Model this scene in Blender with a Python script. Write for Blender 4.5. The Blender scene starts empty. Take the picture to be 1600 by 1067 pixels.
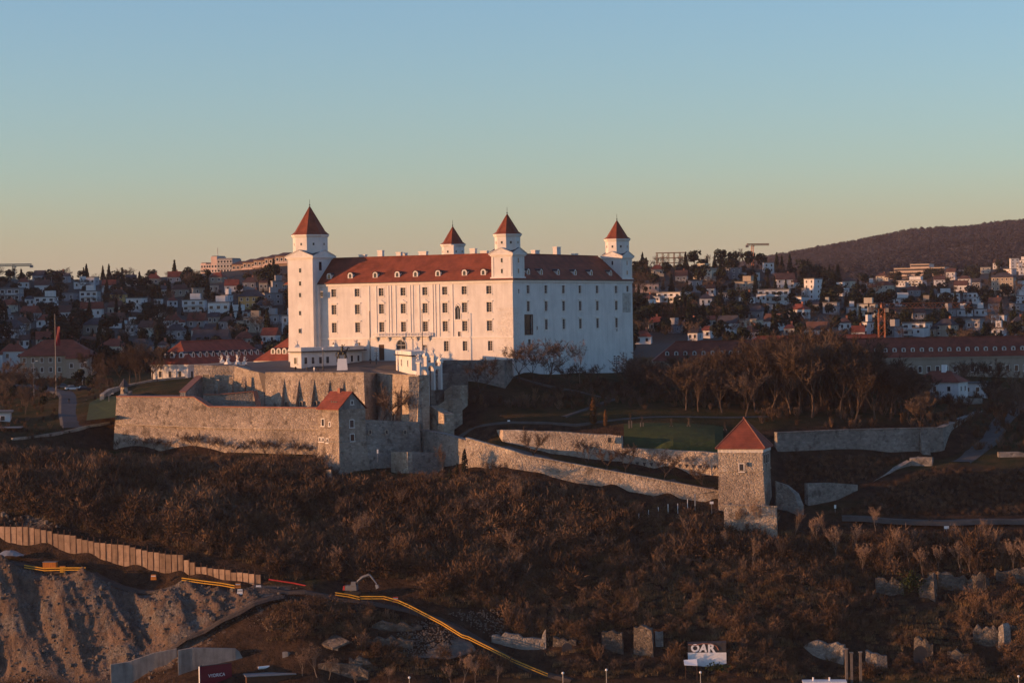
import bpy, math, random
import numpy as np
from mathutils import Matrix, Vector

# ------------------------------------------------------------------ camera, sky, sun, exposure
scene = bpy.context.scene
COL = scene.collection
R = math.radians
FPX = 3740.0                      # focal length in pixels of a 1600 px wide frame
CAM = Vector((0.0, 0.0, 95.0))    # viewing deck of a bridge tower
PITCH, ROLL = 43.5 / FPX, 0.016
fwd = Vector((0, math.cos(PITCH), -math.sin(PITCH)))
_r0 = Vector((1, 0, 0)); _u0 = Vector((0, math.sin(PITCH), math.cos(PITCH)))
rgt = math.cos(ROLL) * _r0 - math.sin(ROLL) * _u0
upv = math.sin(ROLL) * _r0 + math.cos(ROLL) * _u0
cd = bpy.data.cameras.new('camera'); cam = bpy.data.objects.new('camera', cd); COL.objects.link(cam)
cd.sensor_width = 36; cd.lens = 36 * FPX / 1600; cd.clip_start = 1; cd.clip_end = 30000
m = Matrix((rgt, upv, -fwd)).transposed().to_4x4(); m.translation = CAM
cam.matrix_world = m
scene.camera = cam

SUN_AZ, SUN_EL = 79.0, 5.6        # degrees: azimuth from straight behind the camera towards the left, elevation
sun_dir = Vector((-math.sin(R(SUN_AZ)) * math.cos(R(SUN_EL)), -math.cos(R(SUN_AZ)) * math.cos(R(SUN_EL)), math.sin(R(SUN_EL))))
w = bpy.data.worlds.new('World'); scene.world = w; w.use_nodes = True
wn = w.node_tree.nodes; wl = w.node_tree.links
sky = wn.new('ShaderNodeTexSky'); sky.sky_type = 'NISHITA'; sky.sun_disc = False
sky.sun_elevation = R(SUN_EL); sky.sun_rotation = R(180 + SUN_AZ)
sky.altitude = 200; sky.air_density = 1.0; sky.dust_density = 0.7; sky.ozone_density = 2.7
tint = wn.new('ShaderNodeMix'); tint.data_type = 'RGBA'; tint.blend_type = 'MULTIPLY'; tint.inputs['Factor'].default_value = 1; tint.inputs['B'].default_value = (1.0, 1.03, 1.16, 1)
wl.new(sky.outputs[0], tint.inputs['A']); 
tc = wn.new('ShaderNodeTexCoord'); sz = wn.new('ShaderNodeSeparateXYZ'); wl.new(tc.outputs['Generated'], sz.inputs[0])
hb_ = wn.new('ShaderNodeMapRange'); hb_.interpolation_type = 'SMOOTHSTEP'; hb_.inputs['From Min'].default_value = .004; hb_.inputs['From Max'].default_value = .062
hb_.inputs['To Min'].default_value = .85; hb_.inputs['To Max'].default_value = 0; wl.new(sz.outputs['Z'], hb_.inputs['Value'])
hm_ = wn.new('ShaderNodeMix'); hm_.data_type = 'RGBA'; wl.new(hb_.outputs[0], hm_.inputs['Factor']); wl.new(tint.outputs['Result'], hm_.inputs['A']); hm_.inputs['B'].default_value = (2.15, 1.66, 1.26, 1)   # peach haze band mixed into the sky colour along the whole horizon
wl.new(hm_.outputs['Result'], wn['Background'].inputs[0]); wn['Background'].inputs[1].default_value = 0.15
sl = bpy.data.lights.new('sun', 'SUN'); sl.energy = 4.1; sl.angle = R(0.6); sl.color = (1.0, 0.47, 0.19)
so = bpy.data.objects.new('sun', sl); COL.objects.link(so)
so.rotation_euler = sun_dir.to_track_quat('Z', 'Y').to_euler()
so.location = (-200, -100, 300)
vs = scene.view_settings
vs.view_transform = 'Standard'; vs.look = 'None'; vs.gamma = 1; vs.use_curve_mapping = False; vs.exposure = 0.72
scene.cycles.use_denoising = True
scene.cycles.max_bounces = 5; scene.cycles.diffuse_bounces = 3; scene.cycles.volume_bounces = 0
scene.cycles.transparent_max_bounces = 6

# ------------------------------------------------------------------ helpers
rng = random.Random(7)
def P(px, py, D):
    d = fwd + rgt * ((px - 800) / FPX) - upv * ((py - 533.5) / FPX)
    return CAM + d * (D / d.y)
def PS(px, py, D):
    """as P, but the lower slope left of the road recedes towards the left"""
    return P(px, py, D + (float(np.interp(px, [-150, 0, 400], [23, 17, 0])) if D < 640 else 0))
def proj(p):
    d = Vector(p) - CAM
    k = d.dot(fwd)
    return 800 + FPX * d.dot(rgt) / k, 533.5 - FPX * d.dot(upv) / k
def Z(px, py, D): return P(px, py, D).z

class MB:
    def __init__(s): s.v = []; s.f = []; s.m = []
    def add(s, vs_, fs, m=0):
        n = len(s.v); s.v.extend([tuple(p) for p in vs_])
        for f in fs: s.f.append(tuple(i + n for i in f)); s.m.append(m)
        return s
    def box(s, a, b, m=0, T=None, taper=0.0):
        (x0, y0, z0), (x1, y1, z1) = a, b
        t = taper
        vs_ = [(x0, y0, z0), (x1, y0, z0), (x1, y1, z0), (x0, y1, z0), (x0 + t, y0 + t, z1), (x1 - t, y0 + t, z1), (x1 - t, y1 - t, z1), (x0 + t, y1 - t, z1)]
        if T: vs_ = [T @ Vector(p) for p in vs_]
        return s.add(vs_, [(3, 2, 1, 0), (4, 5, 6, 7), (0, 1, 5, 4), (1, 2, 6, 5), (2, 3, 7, 6), (3, 0, 4, 7)], m)
    def prism(s, poly, z0, z1, m=0, grow=0.0):
        """poly: counter-clockwise list of (x, y); z1 a number or one per corner; grow widens the foot"""
        n = len(poly)
        zt = z1 if isinstance(z1, (list, tuple)) else [z1] * n
        cx = sum(p[0] for p in poly) / n; cy = sum(p[1] for p in poly) / n
        lo = []
        for p in poly:
            d = Vector((p[0] - cx, p[1] - cy)); L = d.length or 1
            q = Vector((p[0], p[1])) + d / L * grow
            lo.append((q.x, q.y, z0))
        s.add(lo + [(p[0], p[1], zt[i]) for i, p in enumerate(poly)],
              [tuple(range(n - 1, -1, -1)), tuple(range(n, 2 * n))] + [(i, (i + 1) % n, n + (i + 1) % n, n + i) for i in range(n)], m)
        return s
    def cone(s, c, r0, r1, h, n=8, m=0, rot=0.0, cap=True):
        x, y, z = c
        lo = [(x + r0 * math.cos(rot + 2 * math.pi * i / n), y + r0 * math.sin(rot + 2 * math.pi * i / n), z) for i in range(n)]
        if r1 <= 0:
            fs = [(i, (i + 1) % n, n) for i in range(n)]
            if cap: fs.append(tuple(range(n - 1, -1, -1)))
            return s.add(lo + [(x, y, z + h)], fs, m)
        hi = [(x + r1 * math.cos(rot + 2 * math.pi * i / n), y + r1 * math.sin(rot + 2 * math.pi * i / n), z + h) for i in range(n)]
        fs = [(i, (i + 1) % n, n + (i + 1) % n, n + i) for i in range(n)]
        if cap: fs += [tuple(range(n - 1, -1, -1)), tuple(range(n, 2 * n))]
        return s.add(lo + hi, fs, m)
    def tube(s, pts, rad, n=4, m=0, cap=True):
        pts = [Vector(p) for p in pts]
        if not isinstance(rad, (list, tuple)): rad = [rad] * len(pts)
        rings = []
        for i, p in enumerate(pts):
            t = (pts[min(i + 1, len(pts) - 1)] - pts[max(i - 1, 0)])
            if t.length < 1e-6: t = Vector((0, 0, 1))
            t.normalize()
            a = t.cross(Vector((0, 0, 1)) if abs(t.z) < .9 else Vector((1, 0, 0))).normalized(); b = t.cross(a)
            rings.append([p + (a * math.cos(2 * math.pi * k / n) + b * math.sin(2 * math.pi * k / n)) * rad[i] for k in range(n)])
        vs_ = [q for r_ in rings for q in r_]
        fs = []
        for i in range(len(pts) - 1):
            for k in range(n):
                k2 = (k + 1) % n
                fs.append((i * n + k, (i + 1) * n + k, (i + 1) * n + k2, i * n + k2))
        if cap: fs += [tuple(range(n)), tuple(range((len(pts) - 1) * n + n - 1, (len(pts) - 1) * n - 1, -1))]
        return s.add(vs_, fs, m)
    def ball(s, c, r, m=0, n=8, k=5):
        cx, cy, cz = c
        rx, ry, rz = r if isinstance(r, (list, tuple)) else (r, r, r)
        vs_ = [(cx, cy, cz - rz)]
        for j in range(1, k):
            a = -math.pi / 2 + math.pi * j / k
            for i in range(n):
                b = 2 * math.pi * i / n
                vs_.append((cx + rx * math.cos(a) * math.cos(b), cy + ry * math.cos(a) * math.sin(b), cz + rz * math.sin(a)))
        vs_.append((cx, cy, cz + rz)); top = len(vs_) - 1
        fs = [(0, 1 + (i + 1) % n, 1 + i) for i in range(n)]
        for j in range(k - 2):
            for i in range(n):
                a = 1 + j * n
                fs.append((a + i, a + (i + 1) % n, a + n + (i + 1) % n, a + n + i))
        a = 1 + (k - 2) * n
        fs += [(a + i, a + (i + 1) % n, top) for i in range(n)]
        return s.add(vs_, fs, m)
    def mesh(s, name, mats, smooth=False):
        me = bpy.data.meshes.new(name); me.from_pydata(s.v, [], s.f)
        for mt in (mats if isinstance(mats, (list, tuple)) else [mats]): me.materials.append(mt)
        if any(s.m): me.polygons.foreach_set('material_index', s.m)
        if smooth: me.polygons.foreach_set('use_smooth', [True] * len(me.polygons))
        me.update(); return me
    def obj(s, name, mats, parent=None, loc=None, rz=0, smooth=False):
        return link(name, s.mesh(name, mats, smooth), parent, loc, rz)
def link(name, data, parent=None, loc=None, rz=0, scale=None):
    o = bpy.data.objects.new(name, data); COL.objects.link(o)
    if parent: o.parent = parent
    if loc is not None: o.location = loc
    if rz: o.rotation_euler = (0, 0, rz)
    if scale: o.scale = scale
    return o
def tag(o, label=None, cat=None, group=None, kind=None):
    if label: o['label'] = label
    if cat: o['category'] = cat
    if group: o['group'] = group
    if kind: o['kind'] = kind
    return o
def thing(name, label, cat, loc=(0, 0, 0), rz=0, group=None):
    return tag(link(name, None, None, loc, rz), label, cat, group)
def copy_tree(o, parent=None):
    c = o.copy(); COL.objects.link(c); c.parent = parent
    for ch in o.children: copy_tree(ch, c)
    return c
ORD = ['first', 'second', 'third', 'fourth', 'fifth', 'sixth', 'seventh', 'eighth', 'ninth', 'tenth', 'eleventh', 'twelfth', 'thirteenth', 'fourteenth', 'fifteenth',
       'sixteenth', 'seventeenth', 'eighteenth', 'nineteenth', 'twentieth', 'twenty-first', 'twenty-second', 'twenty-third', 'twenty-fourth', 'twenty-fifth']

# ------------------------------------------------------------------ materials
def mat(name, col, rough=0.85, var=0.25, scale=0.5, col2=None, bump=0.0, bscale=3.0, detail=4.0, metal=0.0, stains=0.0, spec=0.25):
    """colour mottled by world-space noise, optional fine relief and vertical weather stains"""
    mt = bpy.data.materials.new(name); mt.use_nodes = True
    nt = mt.node_tree; n = nt.nodes; l = nt.links; b = n['Principled BSDF']
    b.inputs['Roughness'].default_value = rough; b.inputs['Metallic'].default_value = metal
    b.inputs['Specular IOR Level'].default_value = spec
    g = n.new('ShaderNodeNewGeometry')
    tx = n.new('ShaderNodeTexNoise'); tx.inputs['Scale'].default_value = scale; tx.inputs['Detail'].default_value = detail; tx.inputs['Roughness'].default_value = .65
    l.new(g.outputs['Position'], tx.inputs['Vector'])
    rp = n.new('ShaderNodeValToRGB'); rp.color_ramp.elements[0].position = .3; rp.color_ramp.elements[1].position = .7
    c2 = col2 or tuple(c * (1 - var) for c in col); c1 = col if col2 else tuple(min(1, c * (1 + var * .5)) for c in col)
    rp.color_ramp.elements[0].color = (*c2, 1); rp.color_ramp.elements[1].color = (*c1, 1)
    l.new(tx.outputs['Fac'], rp.inputs['Fac'])
    out = rp.outputs['Color']
    if stains:
        mp = n.new('ShaderNodeMapping'); mp.inputs['Scale'].default_value = (.9, .9, .09); l.new(g.outputs['Position'], mp.inputs['Vector'])
        t2 = n.new('ShaderNodeTexNoise'); t2.inputs['Scale'].default_value = 1.0; t2.inputs['Detail'].default_value = 5; l.new(mp.outputs[0], t2.inputs['Vector'])
        r2 = n.new('ShaderNodeMapRange'); r2.inputs['From Min'].default_value = .45; r2.inputs['From Max'].default_value = .75
        r2.inputs['To Min'].default_value = 1; r2.inputs['To Max'].default_value = 1 - stains; l.new(t2.outputs['Fac'], r2.inputs['Value'])
        mx = n.new('ShaderNodeVectorMath'); mx.operation = 'SCALE'; l.new(out, mx.inputs[0]); l.new(r2.outputs[0], mx.inputs['Scale']); out = mx.outputs[0]
    l.new(out, b.inputs['Base Color'])
    if bump:
        t3 = n.new('ShaderNodeTexNoise'); t3.inputs['Scale'].default_value = bscale; t3.inputs['Detail'].default_value = 3; l.new(g.outputs['Position'], t3.inputs['Vector'])
        bp = n.new('ShaderNodeBump'); bp.inputs['Strength'].default_value = bump; bp.inputs['Distance'].default_value = .5
        l.new(t3.outputs['Fac'], bp.inputs['Height']); l.new(bp.outputs[0], b.inputs['Normal'])
    return mt
def stone_mat(name, cols, cell=1.1, bump=.6, patch=.07, moss=None):
    """rubble masonry: stone-sized cells of different tone with mortar between, large weathered patches"""
    mt = bpy.data.materials.new(name); mt.use_nodes = True
    nt = mt.node_tree; n = nt.nodes; l = nt.links; b = n['Principled BSDF']; b.inputs['Roughness'].default_value = .95; b.inputs['Specular IOR Level'].default_value = .1
    g = n.new('ShaderNodeNewGeometry')
    mp = n.new('ShaderNodeMapping'); mp.inputs['Scale'].default_value = (1, 1, 1.6); l.new(g.outputs['Position'], mp.inputs['Vector'])
    v = n.new('ShaderNodeTexVoronoi'); v.inputs['Scale'].default_value = 1 / cell; l.new(mp.outputs[0], v.inputs['Vector'])
    sx = n.new('ShaderNodeSeparateColor'); l.new(v.outputs['Color'], sx.inputs[0])
    rp = n.new('ShaderNodeValToRGB'); el = rp.color_ramp.elements
    el[0].color = (*cols[0], 1); el[1].color = (*cols[-1], 1)
    for i, c in enumerate(cols[1:-1]):
        e = el.new((i + 1) / (len(cols) - 1)); e.color = (*c, 1)
    l.new(sx.outputs[0], rp.inputs['Fac'])
    t = n.new('ShaderNodeTexNoise'); t.inputs['Scale'].default_value = patch; t.inputs['Detail'].default_value = 6; t.inputs['Roughness'].default_value = .7; l.new(g.outputs['Position'], t.inputs['Vector'])
    mr = n.new('ShaderNodeMapRange'); mr.inputs['From Min'].default_value = .35; mr.inputs['From Max'].default_value = .65; mr.inputs['To Min'].default_value = .62; mr.inputs['To Max'].default_value = 1.15
    l.new(t.outputs['Fac'], mr.inputs['Value'])
    mx = n.new('ShaderNodeVectorMath'); mx.operation = 'SCALE'; l.new(rp.outputs[0], mx.inputs[0]); l.new(mr.outputs[0], mx.inputs['Scale'])
    t4 = n.new('ShaderNodeTexNoise'); t4.inputs['Scale'].default_value = .45; t4.inputs['Detail'].default_value = 5; l.new(g.outputs['Position'], t4.inputs['Vector'])
    m4 = n.new('ShaderNodeMapRange'); m4.inputs['From Min'].default_value = .56; m4.inputs['From Max'].default_value = .7; l.new(t4.outputs['Fac'], m4.inputs['Value'])
    mm = n.new('ShaderNodeMix'); mm.data_type = 'RGBA'; l.new(m4.outputs[0], mm.inputs['Factor']); l.new(mx.outputs[0], mm.inputs['A']); mm.inputs['B'].default_value = (*(moss or tuple(c * .55 for c in cols[0])), 1)
    l.new(mm.outputs['Result'], b.inputs['Base Color'])
    v2 = n.new('ShaderNodeTexVoronoi'); v2.feature = 'DISTANCE_TO_EDGE'; v2.inputs['Scale'].default_value = 1 / cell; l.new(mp.outputs[0], v2.inputs['Vector'])
    bp = n.new('ShaderNodeBump'); bp.inputs['Strength'].default_value = bump; bp.inputs['Distance'].default_value = .35
    m5 = n.new('ShaderNodeMapRange'); m5.inputs['From Max'].default_value = .18; l.new(v2.outputs['Distance'], m5.inputs['Value'])
    l.new(m5.outputs[0], bp.inputs['Height']); l.new(bp.outputs[0], b.inputs['Normal'])
    return mt
def tile_mat(name, col, pitch=.55):
    mt = mat(name, col, rough=.8, var=.4, scale=.35, bump=.0)
    nt = mt.node_tree; n = nt.nodes; l = nt.links; b = n['Principled BSDF']
    g = n.new('ShaderNodeNewGeometry'); wv = n.new('ShaderNodeTexWave'); wv.bands_direction = 'Z'; wv.inputs['Scale'].default_value = .314 / pitch; wv.inputs['Distortion'].default_value = .4
    l.new(g.outputs['Position'], wv.inputs['Vector'])
    bp = n.new('ShaderNodeBump'); bp.inputs['Strength'].default_value = .35; bp.inputs['Distance'].default_value = .12; l.new(wv.outputs['Fac'], bp.inputs['Height']); l.new(bp.outputs[0], b.inputs['Normal'])
    return mt
def glass_mat(name, col=(.02, .025, .03)):
    return mat(name, col, rough=.12, var=.5, scale=.2, spec=.5)

M = dict(
    plaster=mat('white_plaster', (.64, .615, .58), rough=.9, var=.13, scale=.22, stains=.13, bump=.12, bscale=2.2),
    trim=mat('white_trim', (.70, .66, .61), var=.1, scale=.6),
    rough_plaster=mat('rough_plaster', (.62, .58, .53), var=.25, scale=1.4, bump=.4, bscale=1.5),
    castle_tile=tile_mat('castle_roof_tile', (.21, .056, .029)),
    tile=tile_mat('red_roof_tile', (.20, .052, .030)),
    brown_tile=tile_mat('brown_roof_tile', (.10, .05, .038)),
    dark_tile=tile_mat('dark_roof_tile', (.055, .05, .055)),
    glass=glass_mat('dark_glass', (.035, .035, .04)),
    lead=mat('dark_sheet_metal', (.035, .035, .038), rough=.5),
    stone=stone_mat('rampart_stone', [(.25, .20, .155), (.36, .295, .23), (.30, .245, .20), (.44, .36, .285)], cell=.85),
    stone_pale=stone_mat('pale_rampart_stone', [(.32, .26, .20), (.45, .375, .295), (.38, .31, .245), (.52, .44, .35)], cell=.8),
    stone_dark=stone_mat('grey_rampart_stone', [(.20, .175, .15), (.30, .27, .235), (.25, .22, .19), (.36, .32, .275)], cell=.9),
    coping=mat('brick_coping', (.30, .13, .085), var=.3, scale=1.2),
    paving=mat('terrace_paving', (.10, .085, .075), var=.25, scale=.3, bump=.1),
    asphalt=mat('asphalt', (.06, .06, .062), var=.25, scale=.3),
    path=mat('gravel_path', (.075, .068, .06), var=.3, scale=.4, bump=.2),
    concrete=mat('concrete', (.24, .225, .205), var=.3, scale=.35, stains=.45, bump=.15),
    wood=mat('brown_wood', (.09, .045, .025), var=.3, scale=2),
    bark=mat('bark', (.085, .058, .042), var=.4, scale=1.2),
    pale_bark=mat('pale_bark', (.20, .155, .12), var=.35, scale=1.2),
    bronze=mat('dark_bronze', (.03, .032, .03), rough=.45, metal=.6),
    steel=mat('galvanised_steel', (.30, .30, .30), rough=.5, metal=.5),
    rust=mat('rusty_steel', (.10, .05, .03), var=.4, scale=1.5),
    yellow=mat('yellow_paint', (.62, .33, .03), var=.2, scale=1.0, rough=.5),
    orange=mat('orange_paint', (.6, .20, .03), var=.2, scale=1.0, rough=.5),
    red=mat('red_paint', (.40, .04, .03), var=.2, rough=.5),
    white=mat('white_paint', (.78, .77, .75), var=.08, rough=.6),
    grey=mat('grey_paint', (.16, .16, .16), var=.15, rough=.5),
    black=mat('black_rubber', (.02, .02, .02), rough=.7),
    lawn=mat('lawn_grass', (.042, .060, .012), col2=(.018, .030, .007), scale=.35, bump=.3, bscale=6),
)
def twig_mat(name, c1, c2, scale=.07):
    mt = mat(name, c1, col2=c2, rough=.95, scale=scale, detail=5, spec=.05)
    n = mt.node_tree.nodes; l = mt.node_tree.links; b = n['Principled BSDF']; src = b.inputs['Base Color'].links[0].from_socket
    oi = n.new('ShaderNodeObjectInfo'); mr = n.new('ShaderNodeMapRange'); mr.inputs['To Min'].default_value = .55; mr.inputs['To Max'].default_value = 1.3; l.new(oi.outputs['Random'], mr.inputs['Value'])
    mx = n.new('ShaderNodeVectorMath'); mx.operation = 'SCALE'; l.new(src, mx.inputs[0]); l.new(mr.outputs[0], mx.inputs['Scale']); l.new(mx.outputs[0], b.inputs['Base Color'])
    return mt
M['twig'] = twig_mat('bare_twigs', (.135, .094, .066), (.062, .045, .033))
M['twig_red'] = twig_mat('scrub_twigs', (.20, .122, .072), (.055, .036, .024))
M['twig_grey'] = twig_mat('grey_twigs', (.14, .10, .075), (.08, .055, .04))
M['twig_pale'] = twig_mat('pale_twigs', (.28, .19, .13), (.19, .125, .085))
M['dry'] = twig_mat('dry_leaves', (.16, .075, .025), (.09, .045, .018))
M['needle'] = mat('evergreen_needles', (.022, .030, .016), col2=(.010, .014, .010), scale=.15, spec=.1)
M['leaf_green'] = mat('green_leaves', (.045, .060, .018), col2=(.02, .03, .01), scale=.15, spec=.1)  # brighter leaf green of ivy and bushes
M['site_dirt'] = mat('site_dirt', (.055, .045, .038), var=.4, scale=.5, bump=.4)
M['rubble'] = mat('broken_rock', (.15, .122, .10), col2=(.07, .06, .05), scale=.6, bump=.3)
M['board'] = mat('billboard_red', (.16, .006, .018), var=.1, rough=.5)
M['lettering'] = mat('billboard_lettering', (.8, .75, .75), var=.05)
M['forest'] = twig_mat('far_twigs', (.064, .056, .056), (.028, .027, .031), .006)
M['dry_grass'] = twig_mat('dry_grass', (.19, .125, .065), (.10, .07, .036))
M['ruin'] = stone_mat('ruin_stone', [(.09, .075, .06), (.16, .135, .11), (.12, .10, .08), (.23, .19, .15)], cell=.8)
# ------------------------------------------------------------------ terrain
def rbf(pts):
    A = np.array([[p[0], p[1]] for p in pts], float); z = np.array([p[2] for p in pts], float)
    d = np.linalg.norm(A[:, None] - A[None], axis=2)
    n = len(A)
    K = np.zeros((n + 1, n + 1)); K[:n, :n] = -d; K[:n, :n] -= np.eye(n) * .4; K[n, :n] = 1; K[:n, n] = 1
    wgt = np.linalg.solve(K, np.append(z, 0))
    def f(X, Y):
        X = np.asarray(X, float); Y = np.asarray(Y, float); sh = X.shape
        q = np.stack([X.ravel(), Y.ravel()], 1); out = np.empty(len(q))
        for i in range(0, len(q), 20000):
            dd = np.linalg.norm(q[i:i + 20000, None] - A[None], axis=2)
            out[i:i + 20000] = -dd @ wgt[:n] + wgt[n]
        return out.reshape(sh)
    return f
def vnoise(X, Y, s, seed=0):
    """smooth value noise"""
    X = np.asarray(X, float) / s + 137.3 + seed * 17.7; Y = np.asarray(Y, float) / s + 59.1 + seed * 31.3
    xi = np.floor(X).astype(int); yi = np.floor(Y).astype(int); fx = X - xi; fy = Y - yi
    fx = fx * fx * (3 - 2 * fx); fy = fy * fy * (3 - 2 * fy)
    def h(a, b):
        v = (a * 374761393 + b * 668265263 + seed * 1442695) & 0xffffffff
        v = ((v ^ (v >> 13)) * 1274126177) & 0xffffffff
        return ((v ^ (v >> 16)) & 0xffff) / 65535.0
    return (h(xi, yi) * (1 - fx) + h(xi + 1, yi) * fx) * (1 - fy) + (h(xi, yi + 1) * (1 - fx) + h(xi + 1, yi + 1) * fx) * fy - .5

near_px = [  # (px, py, distance) points read off the hill
    # foot of the hill
    (-150, 1080, 545), (0, 1062, 549), (120, 1062, 549), (200, 1066, 547), (400, 1060, 546), (560, 1065, 546), (700, 1062, 546), (860, 1058, 547), (1000, 1055, 547), (1200, 1058, 547), (1400, 1060, 547), (1600, 1060, 547), (1750, 1060, 547),
    # excavated cliff on the left
    (-150, 1000, 555), (-150, 875, 571), (0, 1000, 556), (0, 940, 562), (0, 878, 570), (130, 893, 570), (130, 960, 561), (130, 1020, 554), (290, 914, 569), (250, 960, 562), (300, 990, 557), (390, 930, 566), (360, 990, 556),
    # building-site road
    (-150, 868, 576), (0, 870, 577), (130, 884, 576), (290, 905, 575), (400, 916, 573), (480, 922, 570), (560, 926, 569), (640, 942, 566), (740, 985, 560), (850, 1045, 551), (700, 1015, 551), (640, 1020, 551), (560, 985, 556), (480, 990, 553),
    # foot and top of the retaining wall
    (40, 865, 578.2), (110, 878, 577.8), (190, 896, 577.2), (260, 908, 576.3), (340, 917, 574.6), (0, 861, 578.5), (80, 869, 578), (150, 886, 577.5), (225, 901, 577), (291, 910, 575.8), (400, 920, 573.6),
    (-150, 815, 584), (0, 819, 582), (80, 829, 582), (150, 845, 581.5), (225, 859, 580.5), (290, 870, 579.5), (350, 889, 578.5), (405, 897, 577.5),
    # scrub slope
    (-150, 740, 612), (0, 760, 603), (200, 800, 598), (100, 740, 620), (200, 760, 615), (400, 780, 612), (400, 850, 592), (500, 880, 586), (500, 760, 622), (600, 800, 605), (600, 880, 584), (700, 900, 577), (650, 760, 615), (800, 820, 597), (900, 760, 610.2), (980, 774, 607.3), (1060, 788, 604.2), (830, 744, 613.2), (860, 750, 612.2), (940, 765, 609.2), (1020, 780, 606), (1100, 793, 602.6), (760, 738, 618), (800, 750, 612), (900, 768, 607.5), (1000, 784, 603), (1090, 798, 599.5), (800, 775, 606), (780, 930, 570), (900, 880, 583), (1000, 850, 594), (1000, 930, 569), (980, 805, 599), (1100, 825, 597), (1100, 900, 580), (1200, 850, 592), (1200, 930, 570), (900, 985, 560), (1040, 985, 560), (1150, 1000, 556),
    (1220, 822, 596), (1300, 830, 596), (1350, 812, 601), (1450, 816, 602), (1600, 812, 606), (1750, 812, 606), (1400, 870, 587), (1550, 860, 589), (1400, 895, 580), (1550, 890, 580), (1750, 890, 580), (1390, 938, 574), (1450, 937, 572.5), (1500, 930, 575), (1530, 928, 573.5), (1590, 920, 575), (1285, 1054, 553), (1370, 1048, 552.5), (1440, 1038, 554), (1545, 1025, 557), (1500, 1036, 553), (1000, 1034, 552), (955, 1032, 553), (885, 1024, 553.5), (810, 1024, 554.5), (1105, 1050, 549.5), (620, 990, 556), (1300, 950, 568), (1420, 950, 568), (1550, 940, 569), (1300, 990, 560), (1450, 990, 560), (1600, 985, 560), (1750, 985, 560),
    # hornwork
    (-150, 690, 640), (0, 690, 652), (60, 682, 664), (130, 690, 672), (178, 702, 674), (250, 706, 667), (350, 708, 657), (430, 709, 650), (500, 712, 643), (525, 738, 632), (560, 738, 632), (640, 738, 634), (700, 740, 626), (735, 738, 618),
    # left outside the ramparts
    (140, 655, 685), (150, 625, 715), (60, 660, 690), (-150, 650, 690), (0, 640, 720), (100, 618, 770), (0, 610, 790), (-150, 610, 790),
    # path between the walls and slope right of them
    (780, 700, 622), (850, 717, 617), (960, 735, 612), (1050, 752, 608), (1120, 765, 605), (760, 690, 632), (740, 672, 646), (690, 668, 658),
    (790, 692, 633), (830, 702, 631.3), (900, 715, 628.6), (945, 722, 626.6), (1020, 738, 622), (1080, 749, 618), (800, 698, 630), (860, 712, 629), (910, 720, 627), (960, 729, 624), (1000, 736, 621), (1060, 746, 616), (1110, 757, 611), (600, 738, 637), (640, 739, 642), (665, 739, 644), (690, 739, 638), (715, 739, 631), (655, 690, 660), (700, 676, 652),
    (760, 640, 660), (700, 612, 672), (720, 596, 680), (800, 590, 688), (830, 582, 694), (900, 582, 724), (985, 581, 757), (1030, 582, 775), (860, 610, 682), (900, 640, 662), (860, 662, 646), (960, 668, 642), (980, 610, 705), (1050, 620, 700),
    (1000, 668, 640), (1050, 680, 634), (1050, 694, 627), (1120, 690, 628), (1150, 668, 645), (1210, 672, 642), (1300, 669, 648), (1400, 666, 656), (1465, 664, 661), (1300, 625, 700), (1200, 615, 715), (1420, 612, 730), (1300, 590, 760), (1100, 595, 745), (1150, 580, 785), (1400, 590, 780),
    (1225, 722, 629), (1300, 719, 633), (1400, 717, 641), (1470, 717, 646), (1400, 722, 636), (1470, 724, 636), (1540, 690, 660), (1600, 680, 670), (1750, 680, 670), (1560, 640, 720), (1650, 620, 760), (1490, 722, 632), (1600, 730, 628), (1750, 735, 628), (1430, 735, 628), (1300, 778, 617), (1260, 785, 612), (1400, 770, 618), (1520, 770, 617), (1220, 790, 606), (1650, 770, 617),
]
NEAR = [tuple(PS(*q)) for q in near_px]
# hidden ground: inside the hornwork, under the castle, north side
for x, y, z in [(-80, 668, 65), (-60, 668, 63), (-50, 660, 62), (-35, 652, 61), (-100, 680, 69), (-105, 700, 74), (-60, 700, 70), (-30, 690, 72), (-10, 700, 76), (-50, 740, 78), (0, 740, 78), (-60, 780, 78), (0, 780, 78), (40, 790, 77), (-120, 740, 75), (-140, 770, 74), (-110, 800, 76), (-40, 830, 78), (60, 830, 77), (150, 820, 75), (200, 830, 75), (-200, 830, 75), (260, 830, 75), (300, 760, 70), (-260, 830, 76), (-260, 760, 70)]:
    NEAR.append((x, y, z))
for x in range(-320, 330, 80):
    NEAR.append((x, 532, 9.5)); NEAR.append((x, 512, 8)); NEAR.append((x, 880, 78 if abs(x) < 200 else 79))
for y in (560, 640, 720, 800): NEAR += [(-330, y, {560: 15, 640: 50, 720: 62, 800: 72}[y]), (330, y, {560: 14, 640: 44, 720: 66, 800: 72}[y])]
near_f0 = rbf(NEAR)
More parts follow.
